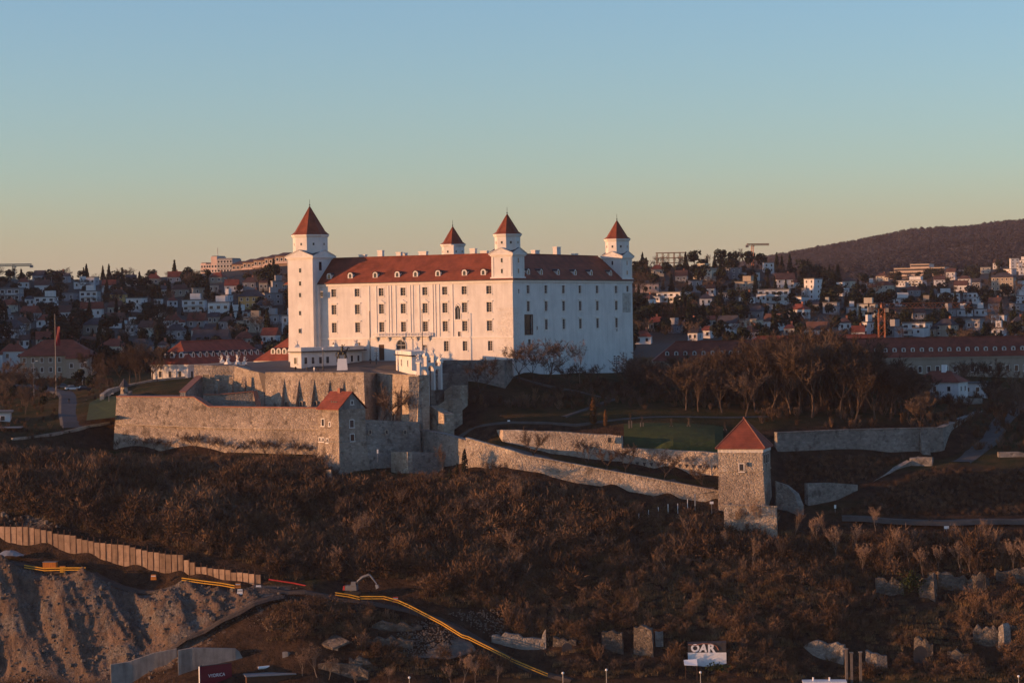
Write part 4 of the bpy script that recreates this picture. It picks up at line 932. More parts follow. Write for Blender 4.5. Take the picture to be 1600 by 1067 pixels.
# paths
def ribbon(name, label, pts, width, mt, lift=.12, cat='path', quant=.75, skirt=1.0):
    p3 = split_line([PS(*q) for q in pts], 4.0); n = len(p3); mb = MB()
    for i, p_ in enumerate(p3):
        d = (p3[min(i + 1, n - 1)] - p3[max(i - 1, 0)]).xy.normalized(); nn = Vector((-d.y, d.x)); ks = np.array([-.5, -.25, 0, .25, .5]) * width
        zc_ = float(np.quantile(near_z(p_.x + nn.x * ks, p_.y + nn.y * ks), quant))
        for s in (-1, 1):
            q = Vector((p_.x + nn.x * s * width / 2, p_.y + nn.y * s * width / 2)); mb.v.append((q.x, q.y, zc_ + lift))
        for s in (-1, 1):
            q = Vector((p_.x + nn.x * s * (width / 2 + .8), p_.y + nn.y * s * (width / 2 + .8))); mb.v.append((q.x, q.y, zc_ - skirt))
    for i in range(n - 1):
        k = 4 * i; mb.f += [(k, k + 1, k + 5, k + 4), (k + 2, k, k + 4, k + 6), (k + 1, k + 3, k + 7, k + 5)]; mb.m += [0, 0, 0]
    return tag(mb.obj(name, M[mt]), label, cat, kind='structure')
ribbon('path', 'path between the two sunlit walls', [(770, 695, 626), (850, 718, 619), (960, 738, 613), (1050, 753, 609), (1118, 766, 606)], 4.0, 'path')
ribbon('path', 'grey path running back beside the right rampart', [(1500, 722, 634), (1545, 690, 662), (1575, 655, 705), (1600, 630, 740)], 5, 'path')
ribbon('path', 'grey path crossing the dark slope at right', [(1315, 806, 603), (1380, 812, 602), (1470, 817, 602), (1640, 812, 606)], 4.5, 'path')
ribbon('path', 'pale path winding below the castle trees', [(665, 668, 648), (800, 668, 648), (900, 668, 646), (1000, 664, 650), (1200, 662, 656)], 1.4, 'path')
ribbon('path', 'steep pale footpath on the slope below the castle', [(790, 592, 690), (830, 602, 686), (900, 612, 684), (960, 628, 676), (880, 655, 652)], 1.4, 'path')
ribbon('road', 'road bending behind the left bastion', [(116, 664, 680), (112, 650, 695), (112, 632, 730), (100, 618, 775), (60, 612, 800), (-40, 610, 815)], 6, 'asphalt', cat='road', quant=.6, skirt=.4)
# ------------------------------------------------------------------ guard house and statue gates on the forecourt
def windows_row(root, xs_, y, z_, w_, h_, rz=0, fancy=1):
    for x in xs_:
        loc = (x, y, z_) if not rz else (y, x, z_)
        put_window(root, loc, rz, w_, h_, fancy, sub=False); link('pane', _dark, root, loc, rz, (w_, 1.6, h_))
def statue_mesh(seed):
    r_ = random.Random(seed); s = MB()
    s.box((-.7, -.5, 0), (.7, .5, .5), taper=.1)
    s.ball((0, 0, .95), (.32, .28, .55)); s.ball((.05, 0, 1.65), .2)
    for k in range(12):
        a = r_.uniform(0, 6.3); e_ = r_.uniform(.5, 1.3); L = r_.uniform(.9, 1.7)
        d = Vector((math.cos(a) * math.cos(e_), math.sin(a) * .5 * math.cos(e_), math.sin(e_)))
        s.tube([Vector((0, 0, .8)), Vector((0, 0, .8)) + d * L], [.10, .04], 4)
    s.ball((-.4, -.1, .6), (.25, .22, .25)); s.ball((.42, .05, .6), (.28, .22, .25))
    return s.mesh('statue', M['trim'])
STAT = [statue_mesh(i) for i in range(3)]
nst = [0]
def statue(p, rz, label, sc_=1.0):
    o = link('trophy_statue', STAT[nst[0] % 3], None, p, rz, (sc_,) * 3); nst[0] += 1
    return tag(o, label, 'statue', 'white trophy statues')
ga, gb = P(471, 579.5, 690), P(569, 564.5, 713)
d = (gb - ga).xy; gl = d.length; grz = math.atan2(d.y, d.x)
gz = ga.z
gh = thing('guard_house', 'long low white guard house in front of the crown tower', 'guard house', (ga.x, ga.y, gz), grz)
MB().box((0, 0, -3), (gl * .55, 4.2, 5.3)).obj('wall', M['plaster'], gh); MB().box((gl * .55, .8, -2), (gl, 4.2, 5.3)).obj('wing_wall', M['plaster'], gh)
MB().box((-.7, -.7, 5.3), (gl + .5, 4.8, 5.6)).obj('eaves', M['lead'], gh)
MB().box((-.1, -.05, 5.61), (gl - .1, 4.3, 6.7)).obj('parapet', M['plaster'], gh)
windows_row(gh, [1.9, 5.1, 8.4, 11.6], -.03, 2.9, 1.25, 1.9); windows_row(gh, [gl * .55 + 1.4, gl * .55 + 5, gl * .55 + 8, gl * .55 + 11], .77, 3.0, 1.0, 1.8)
put_window(gh, (-.02, 2.2, 2.9), -ERZ, 1.1, 1.8, 1, sub=False); link('pane', _dark, gh, (-.03, 2.2, 2.9), -ERZ, (1.1, 1, 1.8))
R2 = lambda x, y, z: gh.matrix_basis @ Vector((x, y, z))
bpy.context.view_layer.update()
statue(gh.matrix_world @ Vector((.6, 2, 6.7)), 0, 'white trophy statue on the left end of the guard house roof'); statue(gh.matrix_world @ Vector((gl * .62, 2, 6.7)), .6, 'white trophy statue on the middle of the guard house roof'); statue(gh.matrix_world @ Vector((gl - 1.2, 2, 6.7)), .3, 'white trophy statue on the right end of the guard house roof')
ha, hb = P(619, 577, 690), P(651, 600, 655)
d = (hb - ha).xy; hl = d.length; hrz = math.atan2(d.y, d.x)
g2 = thing('gate_lodge', 'tall white gate lodge sunlit beside the statue gate', 'gate lodge', (ha.x, ha.y, ha.z), hrz)
MB().box((0, 0, -5), (hl * .78, 4, 4.1)).obj('wall', M['plaster'], g2)
MB().box((-.6, -.6, 4.1), (hl * .78 + .5, 4.6, 4.4)).obj('eaves', M['lead'], g2); MB().box((-.1, -.1, 4.41), (hl * .78 + .1, 4.1, 5.5)).obj('parapet', M['plaster'], g2)
MB().box((hl * .78, .02, -10), (hl, 3.6, .2)).obj('side_wall', M['plaster'], g2)
windows_row(g2, [hl * .12, hl * .28, hl * .6], -.03, 2.1, 1.2, 1.7)
bpy.context.view_layer.update()
for k, (xx, zz, lab) in enumerate([(hl * .7, 5.5, 'white trophy statue on the roof corner of the gate lodge'), (hl * .92, .2, 'white trophy statue on the low side wall of the gate lodge')]): statue(g2.matrix_world @ Vector((xx, 2, zz)), k, lab, 1.2)
# the gate itself: piers and arches receding to the right
ka, kb = P(655, 599, 652), P(688, 596, 660)
d = (kb - ka).xy; kl = d.length; krz = math.atan2(d.y, d.x)
gg = thing('statue_gate', 'white gate of three arches between pillars topped with trophies', 'gate', (ka.x, ka.y, ka.z - 1.0), krz)
np_ = 4
for k in range(np_):
    x = kl * k / (np_ - 1); w_ = .75
    pi = MB().box((x - w_ / 2, -.5, -1), (x + w_ / 2, .5, 8.0 if k in (1, 2) else 6.4)).obj('pillar', M['plaster'], gg)
    zt = 8.0 if k in (1, 2) else 6.4
    MB().box((x - w_ / 2 - .2, -.7, zt), (x + w_ / 2 + .2, .7, zt + .4)).obj('capital', M['trim'], pi)
for k in range(np_ - 1):
    x0, x1 = kl * k / (np_ - 1) + .375, kl * (k + 1) / (np_ - 1) - .375
    zs = 4.6 if k == 1 else 3.6; n_ = 8; r_ = (x1 - x0) / 2; cx_ = (x0 + x1) / 2
    arc = [(cx_ + r_ * math.cos(math.pi * i / n_), zs + r_ * .9 * math.sin(math.pi * i / n_)) for i in range(n_ + 1)]
    top = zs + r_ + .7; mb = MB()
    for i in range(n_):
        (xa_, za_), (xb_, zb_) = arc[i], arc[i + 1]
        mb.add([(xa_, -.35, za_), (xb_, -.35, zb_), (xb_, -.35, top), (xa_, -.35, top), (xa_, .35, za_), (xb_, .35, zb_), (xb_, .35, top), (xa_, .35, top)], [(0, 3, 2, 1), (4, 5, 6, 7), (0, 1, 5, 4), (3, 7, 6, 2)])
    mb.obj('arch', M['plaster'], gg)
bpy.context.view_layer.update()
for k in range(np_): statue(gg.matrix_world @ Vector((kl * k / (np_ - 1), 0, 8.4 if k in (1, 2) else 6.8)), k * .7, 'white trophy statue on the %s pillar of the statue gate' % ORD[k], 1.15)
# trophies over the left gate
for k, (x, y, lab) in enumerate([(347, 567, 'leftmost white trophy statue above the upper terrace wall'), (356, 569, 'second white trophy statue above the upper terrace wall'), (371, 569, 'third white trophy statue above the upper terrace wall'), (382, 569, 'rightmost white trophy statue above the upper terrace wall')]):
    p_ = P(x, y, 700); statue(p_, k, lab, 1.0 + .35 * (k in (1, 2)))
lgx = thing('left_gate', 'white gate block carrying trophies behind the upper terrace wall', 'gate', P(344, 569, 700))
for k in range(4):
    pi = MB().box((k * 2.15 - .6, -.6, -6), (k * 2.15 + .6, .6, -.6)).obj('pillar', M['plaster'], lgx); MB().box((k * 2.15 - .8, -.8, -.6), (k * 2.15 + .8, .8, -.2)).obj('capital', M['trim'], pi)
for k in range(3): MB().box((k * 2.15 + .6, -.4, -1.6), (k * 2.15 + 1.55, .4, -.7)).obj('lintel', M['plaster'], lgx)
# equestrian statue
p_ = P(535, 580, 683); eq = thing('equestrian_statue', 'dark bronze rider statue on a pale stone pedestal', 'statue', p_)
MB().box((-1.6, -1.2, -1), (1.6, 1.2, 3.6), taper=.35).obj('pedestal', M['white'], eq)
h = MB(); h.ball((0, 0, 5.2), (1.35, .5, .62)); h.tube([(.9, 0, 5.4), (1.5, 0, 6.2), (1.7, 0, 6.7)], [.42, .3, .22], 6); h.tube([(1.6, 0, 6.8), (2.2, 0, 6.45)], [.24, .13], 6)
for x, y, f_ in ((.95, .25, .5), (.95, -.25, -.1), (-1.0, .25, -.2), (-1.0, -.25, .2)): h.tube([(x, y, 5.0), (x + f_ * .5, y, 4.4), (x + f_, y, 3.65)], [.22, .14, .1], 5)
h.tube([(-1.3, 0, 5.4), (-1.8, 0, 4.9), (-1.85, 0, 4.2)], [.14, .16, .05], 5); h.obj('horse', M['bronze'], eq)
h = MB(); h.tube([(-.1, 0, 5.6), (-.05, 0, 6.2), (0, 0, 6.9), (0, 0, 7.1)], [.34, .36, .38, .15], 6); h.ball((.03, 0, 7.4), .24); h.tube([(0, .35, 6.8), (.4, .45, 6.4), (.8, .2, 6.3)], [.14, .12, .08], 5); h.tube([(0, -.35, 6.8), (.5, -.6, 7.2), (.9, -.6, 7.7)], [.14, .12, .08], 5)
for s in (-1, 1): h.tube([(0, s * .3, 5.7), (.4, s * .55, 5.3), (.2, s * .55, 4.6)], [.2, .17, .12], 5)
h.obj('rider', M['bronze'], eq)
# flag masts in front of the castle
for x, yt, yb, D, lab in [(578.6, 487, 563, 704, 'tall dark mast before the main gate'), (660.5, 484, 560, 694, 'tall dark mast above the gate lodge'), (505, 545, 580, 684, 'thin lamp post beside the guard house'), (588, 545, 563, 700, 'short floodlight mast by the main gate')]:
    a, b = P(x, yb, D), P(x, yt, D); m_ = thing('mast', lab, 'mast', (a.x, a.y, a.z))
    MB().tube([(0, 0, -2), (0, 0, b.z - a.z)], [.16, .09], 6).obj('pole', M['lead'], m_); MB().cone((0, 0, -.1), .4, .25, .5, 8).obj('foot', M['lead'], m_)
    if 'floodlight' in lab:
        for k in range(4): MB().box((-.6, -.15, 1.2 + k * .7), (.6, .15, 1.5 + k * .7)).obj('floodlight', M['steel'], m_)
    elif 'lamp' in lab: MB().ball((0, 0, b.z - a.z), .25).obj('lamp_globe', M['white'], m_)
    else: MB().ball((0, 0, b.z - a.z), .18).obj('finial', M['yellow'], m_)
p_ = P(963.5, 582, 730); m_ = thing('floodlight_mast', 'black floodlight mast on the grass by the castle east front', 'mast', p_)
MB().tube([(0, 0, -2), (0, 0, 4.8)], .12, 6).obj('pole', M['lead'], m_)
for s in (-1, 1):
    for k in range(4): MB().box((s * .55 - .3, -.2, 2.6 + k * .7), (s * .55 + .3, .2, 3.0 + k * .7)).obj('floodlight', M['lead'], m_)
def nth(n):
    if n <= len(ORD): return ORD[n - 1]
    t = ['', '', 'twenty', 'thirty', 'forty', 'fifty', 'sixty', 'seventy', 'eighty', 'ninety'][n // 10]
    return t[:-1] + 'ieth' if n % 10 == 0 else t + '-' + ORD[n % 10 - 1]
# ------------------------------------------------------------------ trees and scrub
def sliver(mb, a, d, L, w_, r_):
    s = d.cross(Vector((r_.uniform(-1, 1), r_.uniform(-1, 1), r_.uniform(-1, 1))))
    if s.length < 1e-3: return
    s.normalize(); s *= w_ / 2; n = len(mb.v); e = a + d * L
    mid = a + d * (L * .55) + Vector((r_.uniform(-.1, .1), r_.uniform(-.1, .1), r_.uniform(-.05, .1))) * L
    mb.v += [tuple(a - s), tuple(a + s), tuple(mid + s * .7), tuple(mid - s * .7), tuple(e)]
    mb.f += [(n, n + 1, n + 2, n + 3), (n + 3, n + 2, n + 4)]; mb.m += [0, 0]
def bare_tree(seed, H=12.0, spread=.42, fork=.28, twigs=1500, twig_w=.055, trunk_r=.28, up=.35, lean=0, narrow=1.0):
    """returns (trunk mesh builder, crown mesh builder)"""
    r_ = random.Random(seed); tr = MB(); cr = MB(); tips = []
    def grow(p, d, L, rad, lvl):
        n = 3; pts = [p]; rads = [rad]
        for i in range(n):
            d = (d + Vector((r_.uniform(-.22, .22), r_.uniform(-.22, .22), r_.uniform(-.05, .16)))).normalized()
            p = p + d * (L / n); pts.append(p); rads.append(rad * (1 - .45 * (i + 1) / n))
            if lvl >= 2: tips.append((p.copy(), d.copy(), L))
        tr.tube(pts, rads, 5 if lvl == 0 else (4 if lvl == 1 else 3), cap=False)
        if lvl >= 3: return
        k = [r_.randint(4, 6), r_.randint(3, 4), r_.randint(2, 3)][lvl]
        for i in range(k):
            t_ = r_.uniform(.55, 1.0) if i else 1.0
            q = pts[0].lerp(pts[-1], t_) if t_ < 1 else pts[-1]
            if 0 < t_ < 1:
                j = min(n - 1, int(t_ * n)); q = pts[j].lerp(pts[j + 1], t_ * n - j)
            a = r_.uniform(0, 6.283) if lvl else i * 6.283 / k + r_.uniform(-.5, .5); tilt = r_.uniform(.35, .9) * (spread / .42)
            ax = Vector((math.cos(a), math.sin(a), 0))
            nd = (d * math.cos(tilt) + ax * math.sin(tilt) * narrow + Vector((0, 0, up * .4))).normalized()
            grow(q, nd, L * r_.uniform(.55, .8) if lvl else H * r_.uniform(.28, .40), rads[-1] * r_.uniform(.5, .75), lvl + 1)
    grow(Vector((0, 0, -.5)), Vector((lean, 0, 1)).normalized(), H * fork + .5, trunk_r, 0)
    for _ in range(twigs):
        p, d, L = r_.choice(tips)
        p = p + Vector((r_.uniform(-.4, .4), r_.uniform(-.4, .4), r_.uniform(-.3, .3))) * L * .25
        nd = (d * .6 + Vector((r_.uniform(-1, 1), r_.uniform(-1, 1), r_.uniform(-.4, 1.0)))).normalized()
        sliver(cr, p, nd, r_.uniform(.5, 1.3) * H / 12, twig_w * r_.uniform(.6, 1.4), r_)
    zt = max(v[2] for v in cr.v); k = H / zt
    for b in (tr, cr): b.v = [(x * k, y * k, z_ * k) for x, y, z_ in b.v]
    return tr, cr
def shrub(seed, H=3.5, stems=9, twigs=420, w_=.05, wide=.55):
    r_ = random.Random(seed); cr = MB()
    for s in range(stems):
        a = r_.uniform(0, 6.283); t_ = r_.uniform(.1, wide)
        d = Vector((math.cos(a) * math.sin(t_), math.sin(a) * math.sin(t_), math.cos(t_))); p = Vector((r_.uniform(-.5, .5), r_.uniform(-.5, .5), -.3)); L = H * r_.uniform(.6, 1.0)
        pts = [p]
        for i in range(3):
            d = (d + Vector((r_.uniform(-.2, .2), r_.uniform(-.2, .2), .05))).normalized(); pts.append(pts[-1] + d * L / 3)
        cr.tube(pts, [.06, .045, .03, .015], 3, cap=False)
        for i in range(twigs // stems):
            f_ = r_.uniform(.25, 1) * 3; j = min(2, int(f_)); q = pts[j].lerp(pts[j + 1], f_ - j)
            nd = (d * .7 + Vector((r_.uniform(-1, 1), r_.uniform(-1, 1), r_.uniform(-.2, .9)))).normalized()
            sliver(cr, q, nd, r_.uniform(.35, 1.0) * H / 3.5, w_ * r_.uniform(.6, 1.4), r_)
    return cr
def puff(seed, H=3.6, n=430, w_=.10):
    """rounded leafless shrub: twigs fan out through a few overlapping domes"""
    r_ = random.Random(seed); cr = MB(); dom = [(0, 0, H * .5, H * .5)] + [(r_.uniform(-.45, .45) * H, r_.uniform(-.45, .45) * H, H * r_.uniform(.25, .5), H * r_.uniform(.28, .42)) for _ in range(4)]
    for k in range(n):
        x, y, z_, R_ = r_.choice(dom); u = Vector((r_.gauss(0, 1), r_.gauss(0, 1), r_.gauss(.35, .9))).normalized()
        a = Vector((x, y, z_)) + u * R_ * r_.uniform(.45, .9)
        d = (u + Vector((r_.uniform(-.5, .5), r_.uniform(-.5, .5), r_.uniform(-.2, .5)))).normalized()
        sliver(cr, a, d, R_ * r_.uniform(.2, .5), w_ * r_.uniform(.7, 1.5), r_)
    for k in range(7): cr.tube([(0, 0, -.4), (r_.uniform(-.5, .5) * H * .6, r_.uniform(-.5, .5) * H * .6, H * r_.uniform(.5, .8))], [.07, .02], 3, cap=False)
    return cr
def leafy(seed, kind='round', H=10.0, n=260, size=.9):
    """evergreen crowns of leaf-clump faces"""
    r_ = random.Random(seed); tr = MB(); cr = MB()
    tr.tube([(0, 0, -.8), (0, 0, H * .5), (0, 0, H * .92)], [H * .025, H * .018, .03], 5)
    lob = [(r_.uniform(-.22, .22) * H, r_.uniform(-.22, .22) * H, H * r_.uniform(.42, .82), H * r_.uniform(.14, .24)) for _ in range(9)]
    for i in range(n):
        if kind == 'cone':
            t_ = 1 - math.sqrt(r_.random()) * .97 if r_.random() < .8 else r_.random(); z_ = H * (.08 + .92 * t_); a = r_.uniform(0, 6.283)
            R_ = H * .2 * (1 - t_) ** .85 * (.72 + .28 * math.sin(a * 3 + t_ * 40)) * r_.uniform(.7, 1.1); c = Vector((R_ * math.cos(a), R_ * math.sin(a), z_ - R_ * .25))
            out = Vector((math.cos(a), math.sin(a), -.15))
        elif kind == 'column':
            t_ = r_.random(); z_ = H * (.04 + .95 * t_); a = r_.uniform(0, 6.283); R_ = H * .13 * math.sin(math.pi * min(1, t_ * .75 + .25)) ** .7 * r_.uniform(.7, 1.05); c = Vector((R_ * math.cos(a), R_ * math.sin(a), z_)); out = Vector((math.cos(a), math.sin(a), .7))
        else:
            x, y, z_, R_ = r_.choice(lob); u = Vector((r_.gauss(0, 1), r_.gauss(0, 1), r_.gauss(0, 1))).normalized(); c = Vector((x, y, z_)) + u * R_ * r_.uniform(.8, 1.05); out = u
        out = (out + Vector((r_.uniform(-.6, .6), r_.uniform(-.6, .6), r_.uniform(-.6, .6)))).normalized()
        a1 = out.cross(Vector((0, 0, 1))); a1 = a1.normalized() if a1.length > .01 else Vector((1, 0, 0)); a2 = out.cross(a1)
        s = size * r_.uniform(.6, 1.3) * H / 10
        k = len(cr.v); cr.v += [tuple(c + a1 * s * r_.uniform(.4, .7)), tuple(c + a2 * s * r_.uniform(.4, .7)), tuple(c - a1 * s * r_.uniform(.4, .7)), tuple(c - a2 * s * r_.uniform(.4, .7))]; cr.f.append((k, k + 1, k + 2, k + 3)); cr.m.append(0)
    return tr, cr
class Kind:
    def __init__(s, builders, bark, crown, name='trunk'):
        s.ms = [(t_.mesh('trunk', M[bark]), c.mesh('crown', M[crown])) for t_, c in builders]
BIG = Kind([bare_tree(100 + i, 18, .40, .26, 2000, .11, .34) for i in range(6)], 'bark', 'twig')
MID = Kind([bare_tree(200 + i, 10, .46, .22, 1100, .075, .2) for i in range(5)], 'bark', 'twig_grey')
THIN = Kind([bare_tree(300 + i, 11, .26, .35, 700, .075, .13, narrow=.7) for i in range(4)], 'pale_bark', 'twig_pale')
CONE = Kind([leafy(400 + i, 'cone', 14, 700, .75) for i in range(3)], 'bark', 'needle')
COLUMN = Kind([leafy(420 + i, 'column', 8, 500, .55) for i in range(2)], 'bark', 'needle')
DRYCOL = Kind([leafy(430 + i, 'column', 8, 600, .5) for i in range(2)], 'bark', 'dry')
ROUND = Kind([leafy(440 + i, 'round', 10, 420, 1.0) for i in range(5)], 'bark', 'needle')
TOWN_BARE = Kind([bare_tree(460 + i, 10, .46, .2, 700, .10, .2) for i in range(4)], 'bark', 'twig')
def plant(kind, p, H0, H, label, cat='tree', name='bare_tree', group=None, sq=1.0, r_=rng):
    """a tree: an empty at its foot with trunk and crown"""
    t_ = thing(name, label, cat, p, r_.uniform(0, 6.283), group)
    k = H / H0; t_.scale = (k * sq, k * sq, k)
    a, b = r_.choice(kind.ms); link('trunk', a, t_); link('crown', b, t_)
    return t_
def gz_near(x, y): return float(near_z(np.array([x]), np.array([y]))[0])
def near_hit(px, py, d0=540, d1=860): return hit(px, py, near_z, d0, d1, 1.0)
def at_depth(px, D):
    x = P(px, 600, D).x; return Vector((x, D, gz_near(x, D) - .1))

# --- single trees one can point at
for px_, D, H, k, lab in [
    (612, 648, 10.5, 'M', 'bare round tree in front of the terrace wall, the larger of two'), (597, 648, 8, 'M', 'smaller bare tree left of the larger one before the terrace wall'), (645, 642, 7, 'M', 'small bare tree before the right end of the terrace wall'),
    (752, 666, 10, 'M', 'bare tree with ivy trunk below the castle foot wall'), (812, 684, 9.5, 'M', 'leftmost bare tree of the cluster at the castle corner'), (833, 686, 10, 'M', 'second bare tree of the cluster at the castle corner'), (846, 684, 9, 'M', 'third bare tree of the cluster at the castle corner'), (858, 688, 10.5, 'M', 'rightmost bare tree of the cluster at the castle corner'),
    (906, 690, 11, 'T', 'tall crooked pale tree before the castle east front'), (893, 682, 7, 'M', 'small bare tree left of the crooked pale tree'), (926, 690, 6, 'M', 'low bare tree right of the crooked pale tree'), (978, 700, 9.5, 'M', 'bare tree left of the castle northeast corner'), (994, 700, 10, 'M', 'bare tree in front of the castle northeast corner'), (1010, 705, 9, 'M', 'bare tree just right of the castle northeast corner'),
    (831, 618, 8.2, 'M', 'wide bare tree on the path before the upper path wall, leftmost'), (914, 618, 7.8, 'M', 'bare tree on the path before the upper path wall, second from left'), (945, 615, 6.5, 'M', 'small bare tree on the path beside the square wall block'), (975, 613, 7.5, 'M', 'bare tree right of the square wall block on the path'), (1036, 610, 8.2, 'M', 'bare tree on the path before the stepped wall, left one'), (1098, 607, 7.4, 'M', 'bare tree on the path nearest the gate tower'),
    (772, 609, 7.5, 'M', 'bare tree below the left end of the lower path wall'), (795, 606, 6, 'M', 'second bare tree below the lower path wall'), (842, 604, 5.5, 'M', 'small bare tree below the middle of the lower path wall'),
    (808, 600, 9, 'T', 'slim pale tree standing alone high on the scrub slope'), (690, 618, 9, 'T', 'slim bare tree before the sloping dark wall')]:
    q_ = at_depth(px_, D)
    if 585 < px_ < 650: q_ = P(px_, 600, 653); q_.z = 65.8
    plant(MID if k == 'M' else THIN, q_, 10 if k == 'M' else 11, H * (1.3 if D > 660 else 1.1), lab, group='single bare trees')
for px_, D, H, kd, lab in [(926, 646, 7.5, DRYCOL, 'russet columnar cypress on the dark lawn'), (945, 644, 4.5, DRYCOL, 'small russet shrub right of the columnar cypress'), (724, 617, 7.0, COLUMN, 'dark columnar cypress at the left end of the lit wall'), (701, 616, 3.5, COLUMN, 'small dark evergreen bush before the foot wall'), (712, 617, 4.0, COLUMN, 'dark evergreen bush left of the wall cypress')]:
    plant(kd, at_depth(px_, D), 8, H, lab, cat='evergreen', name='columnar_evergreen')
# --- grove right of the castle
gr = random.Random(21); GROVE = []
spots = []
for i in range(420):
    px_ = gr.uniform(985, 1440); D = gr.uniform(655, 775)
    if px_ < 1050 and D < 690: continue
    if px_ > 1400 and D > 720: continue
    x = P(px_, 600, D).x
    if CMI @ Vector((x, D, 0)) is not None:
        q = CMI @ Vector((x, D, 0))
        if q.x < 6 and q.y > -4 and q.y < CN + 3: continue
    if all((x - a) ** 2 + (D - b) ** 2 > 15 for a, b, _ in spots): spots.append((x, D, px_))
spots.sort(key=lambda s: s[1])
for i, (x, D, px_) in enumerate(spots[:125]):
    H = gr.uniform(.82, 1.12) * float(np.interp(px_, [985, 1050, 1080, 1160, 1190, 1330, 1360, 1440], [8, 9, 11.5, 13, 16.5, 17.5, 13, 10])) * (1.22 if D < 695 else 1.0)
    GROVE.append((px_, D, plant(BIG, Vector((x, D, gz_near(x, D) - .2)), 18, H, '', group='grove right of the castle', r_=gr)))
for k, nm in enumerate(('front', 'second', 'third', 'rear')):
    L = sorted([g_ for g_ in GROVE if int(min(3, (g_[1] - 655) / 30)) == k], key=lambda g_: g_[0])
    for i, (_, _, t_) in enumerate(L): t_['label'] = f'bare brown tree, {nth(i + 1)} from left in the {nm} row of the castle grove'
# --- trees left of the hornwork and right edge
clumpA = []
for i, (px_, D, H) in enumerate([(168, 745, 9), (186, 752, 11), (203, 748, 12), (220, 756, 12.5), (238, 752, 12), (256, 758, 10), (212, 738, 9), (246, 742, 8)]):
    plant(BIG, at_depth(px_, D), 18, H, f'bare brown tree, {nth(sorted([168, 186, 203, 220, 238, 256, 212, 246]).index(px_) + 1)} from left above the curved garden wall', group='clump above the garden wall', r_=gr)
for i, (px_, D, H) in enumerate([(1540, 700, 12), (1570, 690, 11), (1590, 705, 14), (1555, 672, 10), (1610, 680, 13), (1500, 742, 11), (1525, 748, 12), (1560, 745, 13)]):
    plant(BIG, at_depth(px_, D), 18, H, f'bare tree beyond the right rampart, {nth(sorted([1540, 1570, 1590, 1555, 1610, 1500, 1525, 1560]).index(px_) + 1)} from left', group='trees beyond the right rampart', r_=gr)
# --- slim trees on the lower right slope
sr = random.Random(33); got = []; SLIM = []; SLIM2 = []
for i in range(200):
    px_ = sr.uniform(1130, 1620); py_ = sr.uniform(835, 905)
    if len(got) >= 30: break
    if any(abs(px_ - g_) < 12 for g_ in got): continue
    h_ = near_hit(px_, py_)
    if h_ is None: continue
    got.append(px_); SLIM.append((px_, plant(THIN, h_, 11, sr.uniform(6, 10), '', group='slim trees on the right slope', r_=sr)))
for i in range(300):
    if len(got) >= 62: break
    px_ = sr.uniform(430, 1130); py_ = sr.uniform(765, 905)
    if any(abs(px_ - g_) < 13 for g_ in got) or py_ < np.interp(px_, [430, 730, 820, 1000, 1130], [740, 765, 775, 810, 830]): continue
    h_ = near_hit(px_, py_)
    if h_ is None: continue
    got.append(px_); SLIM2.append((px_, plant(MID if sr.random() < .5 else THIN, h_, 11, sr.uniform(5.5, 9), '', group='small trees on the scrub slope', r_=sr)))
SLIM2.sort(key=lambda q: q[0])
for i, (_, t_) in enumerate(SLIM2): t_['label'] = f'small bare tree standing out of the scrub slope, {nth(i + 1)} from left'
SLIM.sort(key=lambda q: q[0])
for i, (_, t_) in enumerate(SLIM): t_['label'] = f'slim pale bare tree, {nth(i + 1)} from left on the lower right slope'
for px_, H, lab in [(489, 8.5, 'pale many-stemmed bare tree at the bottom left of centre'), (716, 7.5, 'pale bare bush at the bottom centre beside the yellow rails'), (700, 5.5, 'smaller pale bush left of the bottom centre bush'), (735, 5.5, 'smaller pale bush right of the bottom centre bush'), (548, 4.5, 'low pale bush right of the many-stemmed tree'), (465, 6, 'slim pale tree left of the many-stemmed tree'), (505, 6.5, 'slim pale tree right of the many-stemmed tree'), (600, 4, 'low pale bush left of the bottom centre bush'), (770, 4.5, 'low pale bush under the end of the longest guard rail')]:
    p_ = at_depth(px_, 543.5)
    plant(THIN, p_, 11, H, lab, group='pale bushes along the foot', sq=1.35)
LR = random.Random(71); LT = []
for _ in range(400):
    if len(LT) >= 26: break
    px_, D = LR.uniform(-15, 165), LR.uniform(700, 800)
    rx = np.interp(D, [680, 700, 730, 775, 800], [112, 112, 112, 100, 60])
    if abs(px_ - rx) < 22 or (px_ > 125 and D < 725) or any(abs(px_ - a) < 9 and abs(D - b) < 12 for a, b, _ in LT): continue
    LT.append((px_, D, plant(BIG if LR.random() < .6 else ROUND, at_depth(px_, D), 18 if False else 14, LR.uniform(5, 9), '', group='trees beside the left road', r_=LR)))
LT.sort(key=lambda q: q[0])
for i, (_, _, t_) in enumerate(LT): t_['label'] = f'dark tree beside the left road, {nth(i + 1)} from left'
# shrubs against the hornwork foot
hr = random.Random(9)
for i in range(16):
    px_ = 185 + i * 19.5 + hr.uniform(-6, 6)
    if px_ > 480: break
    plant(MID, at_depth(px_, float(np.interp(px_, [182, 500], [671, 641.5]))), 10, hr.uniform(3, 6), f'bare shrubby tree, {nth(i + 1)} from left at the foot of the long bastion wall', group='shrubby trees under the bastion', r_=hr)

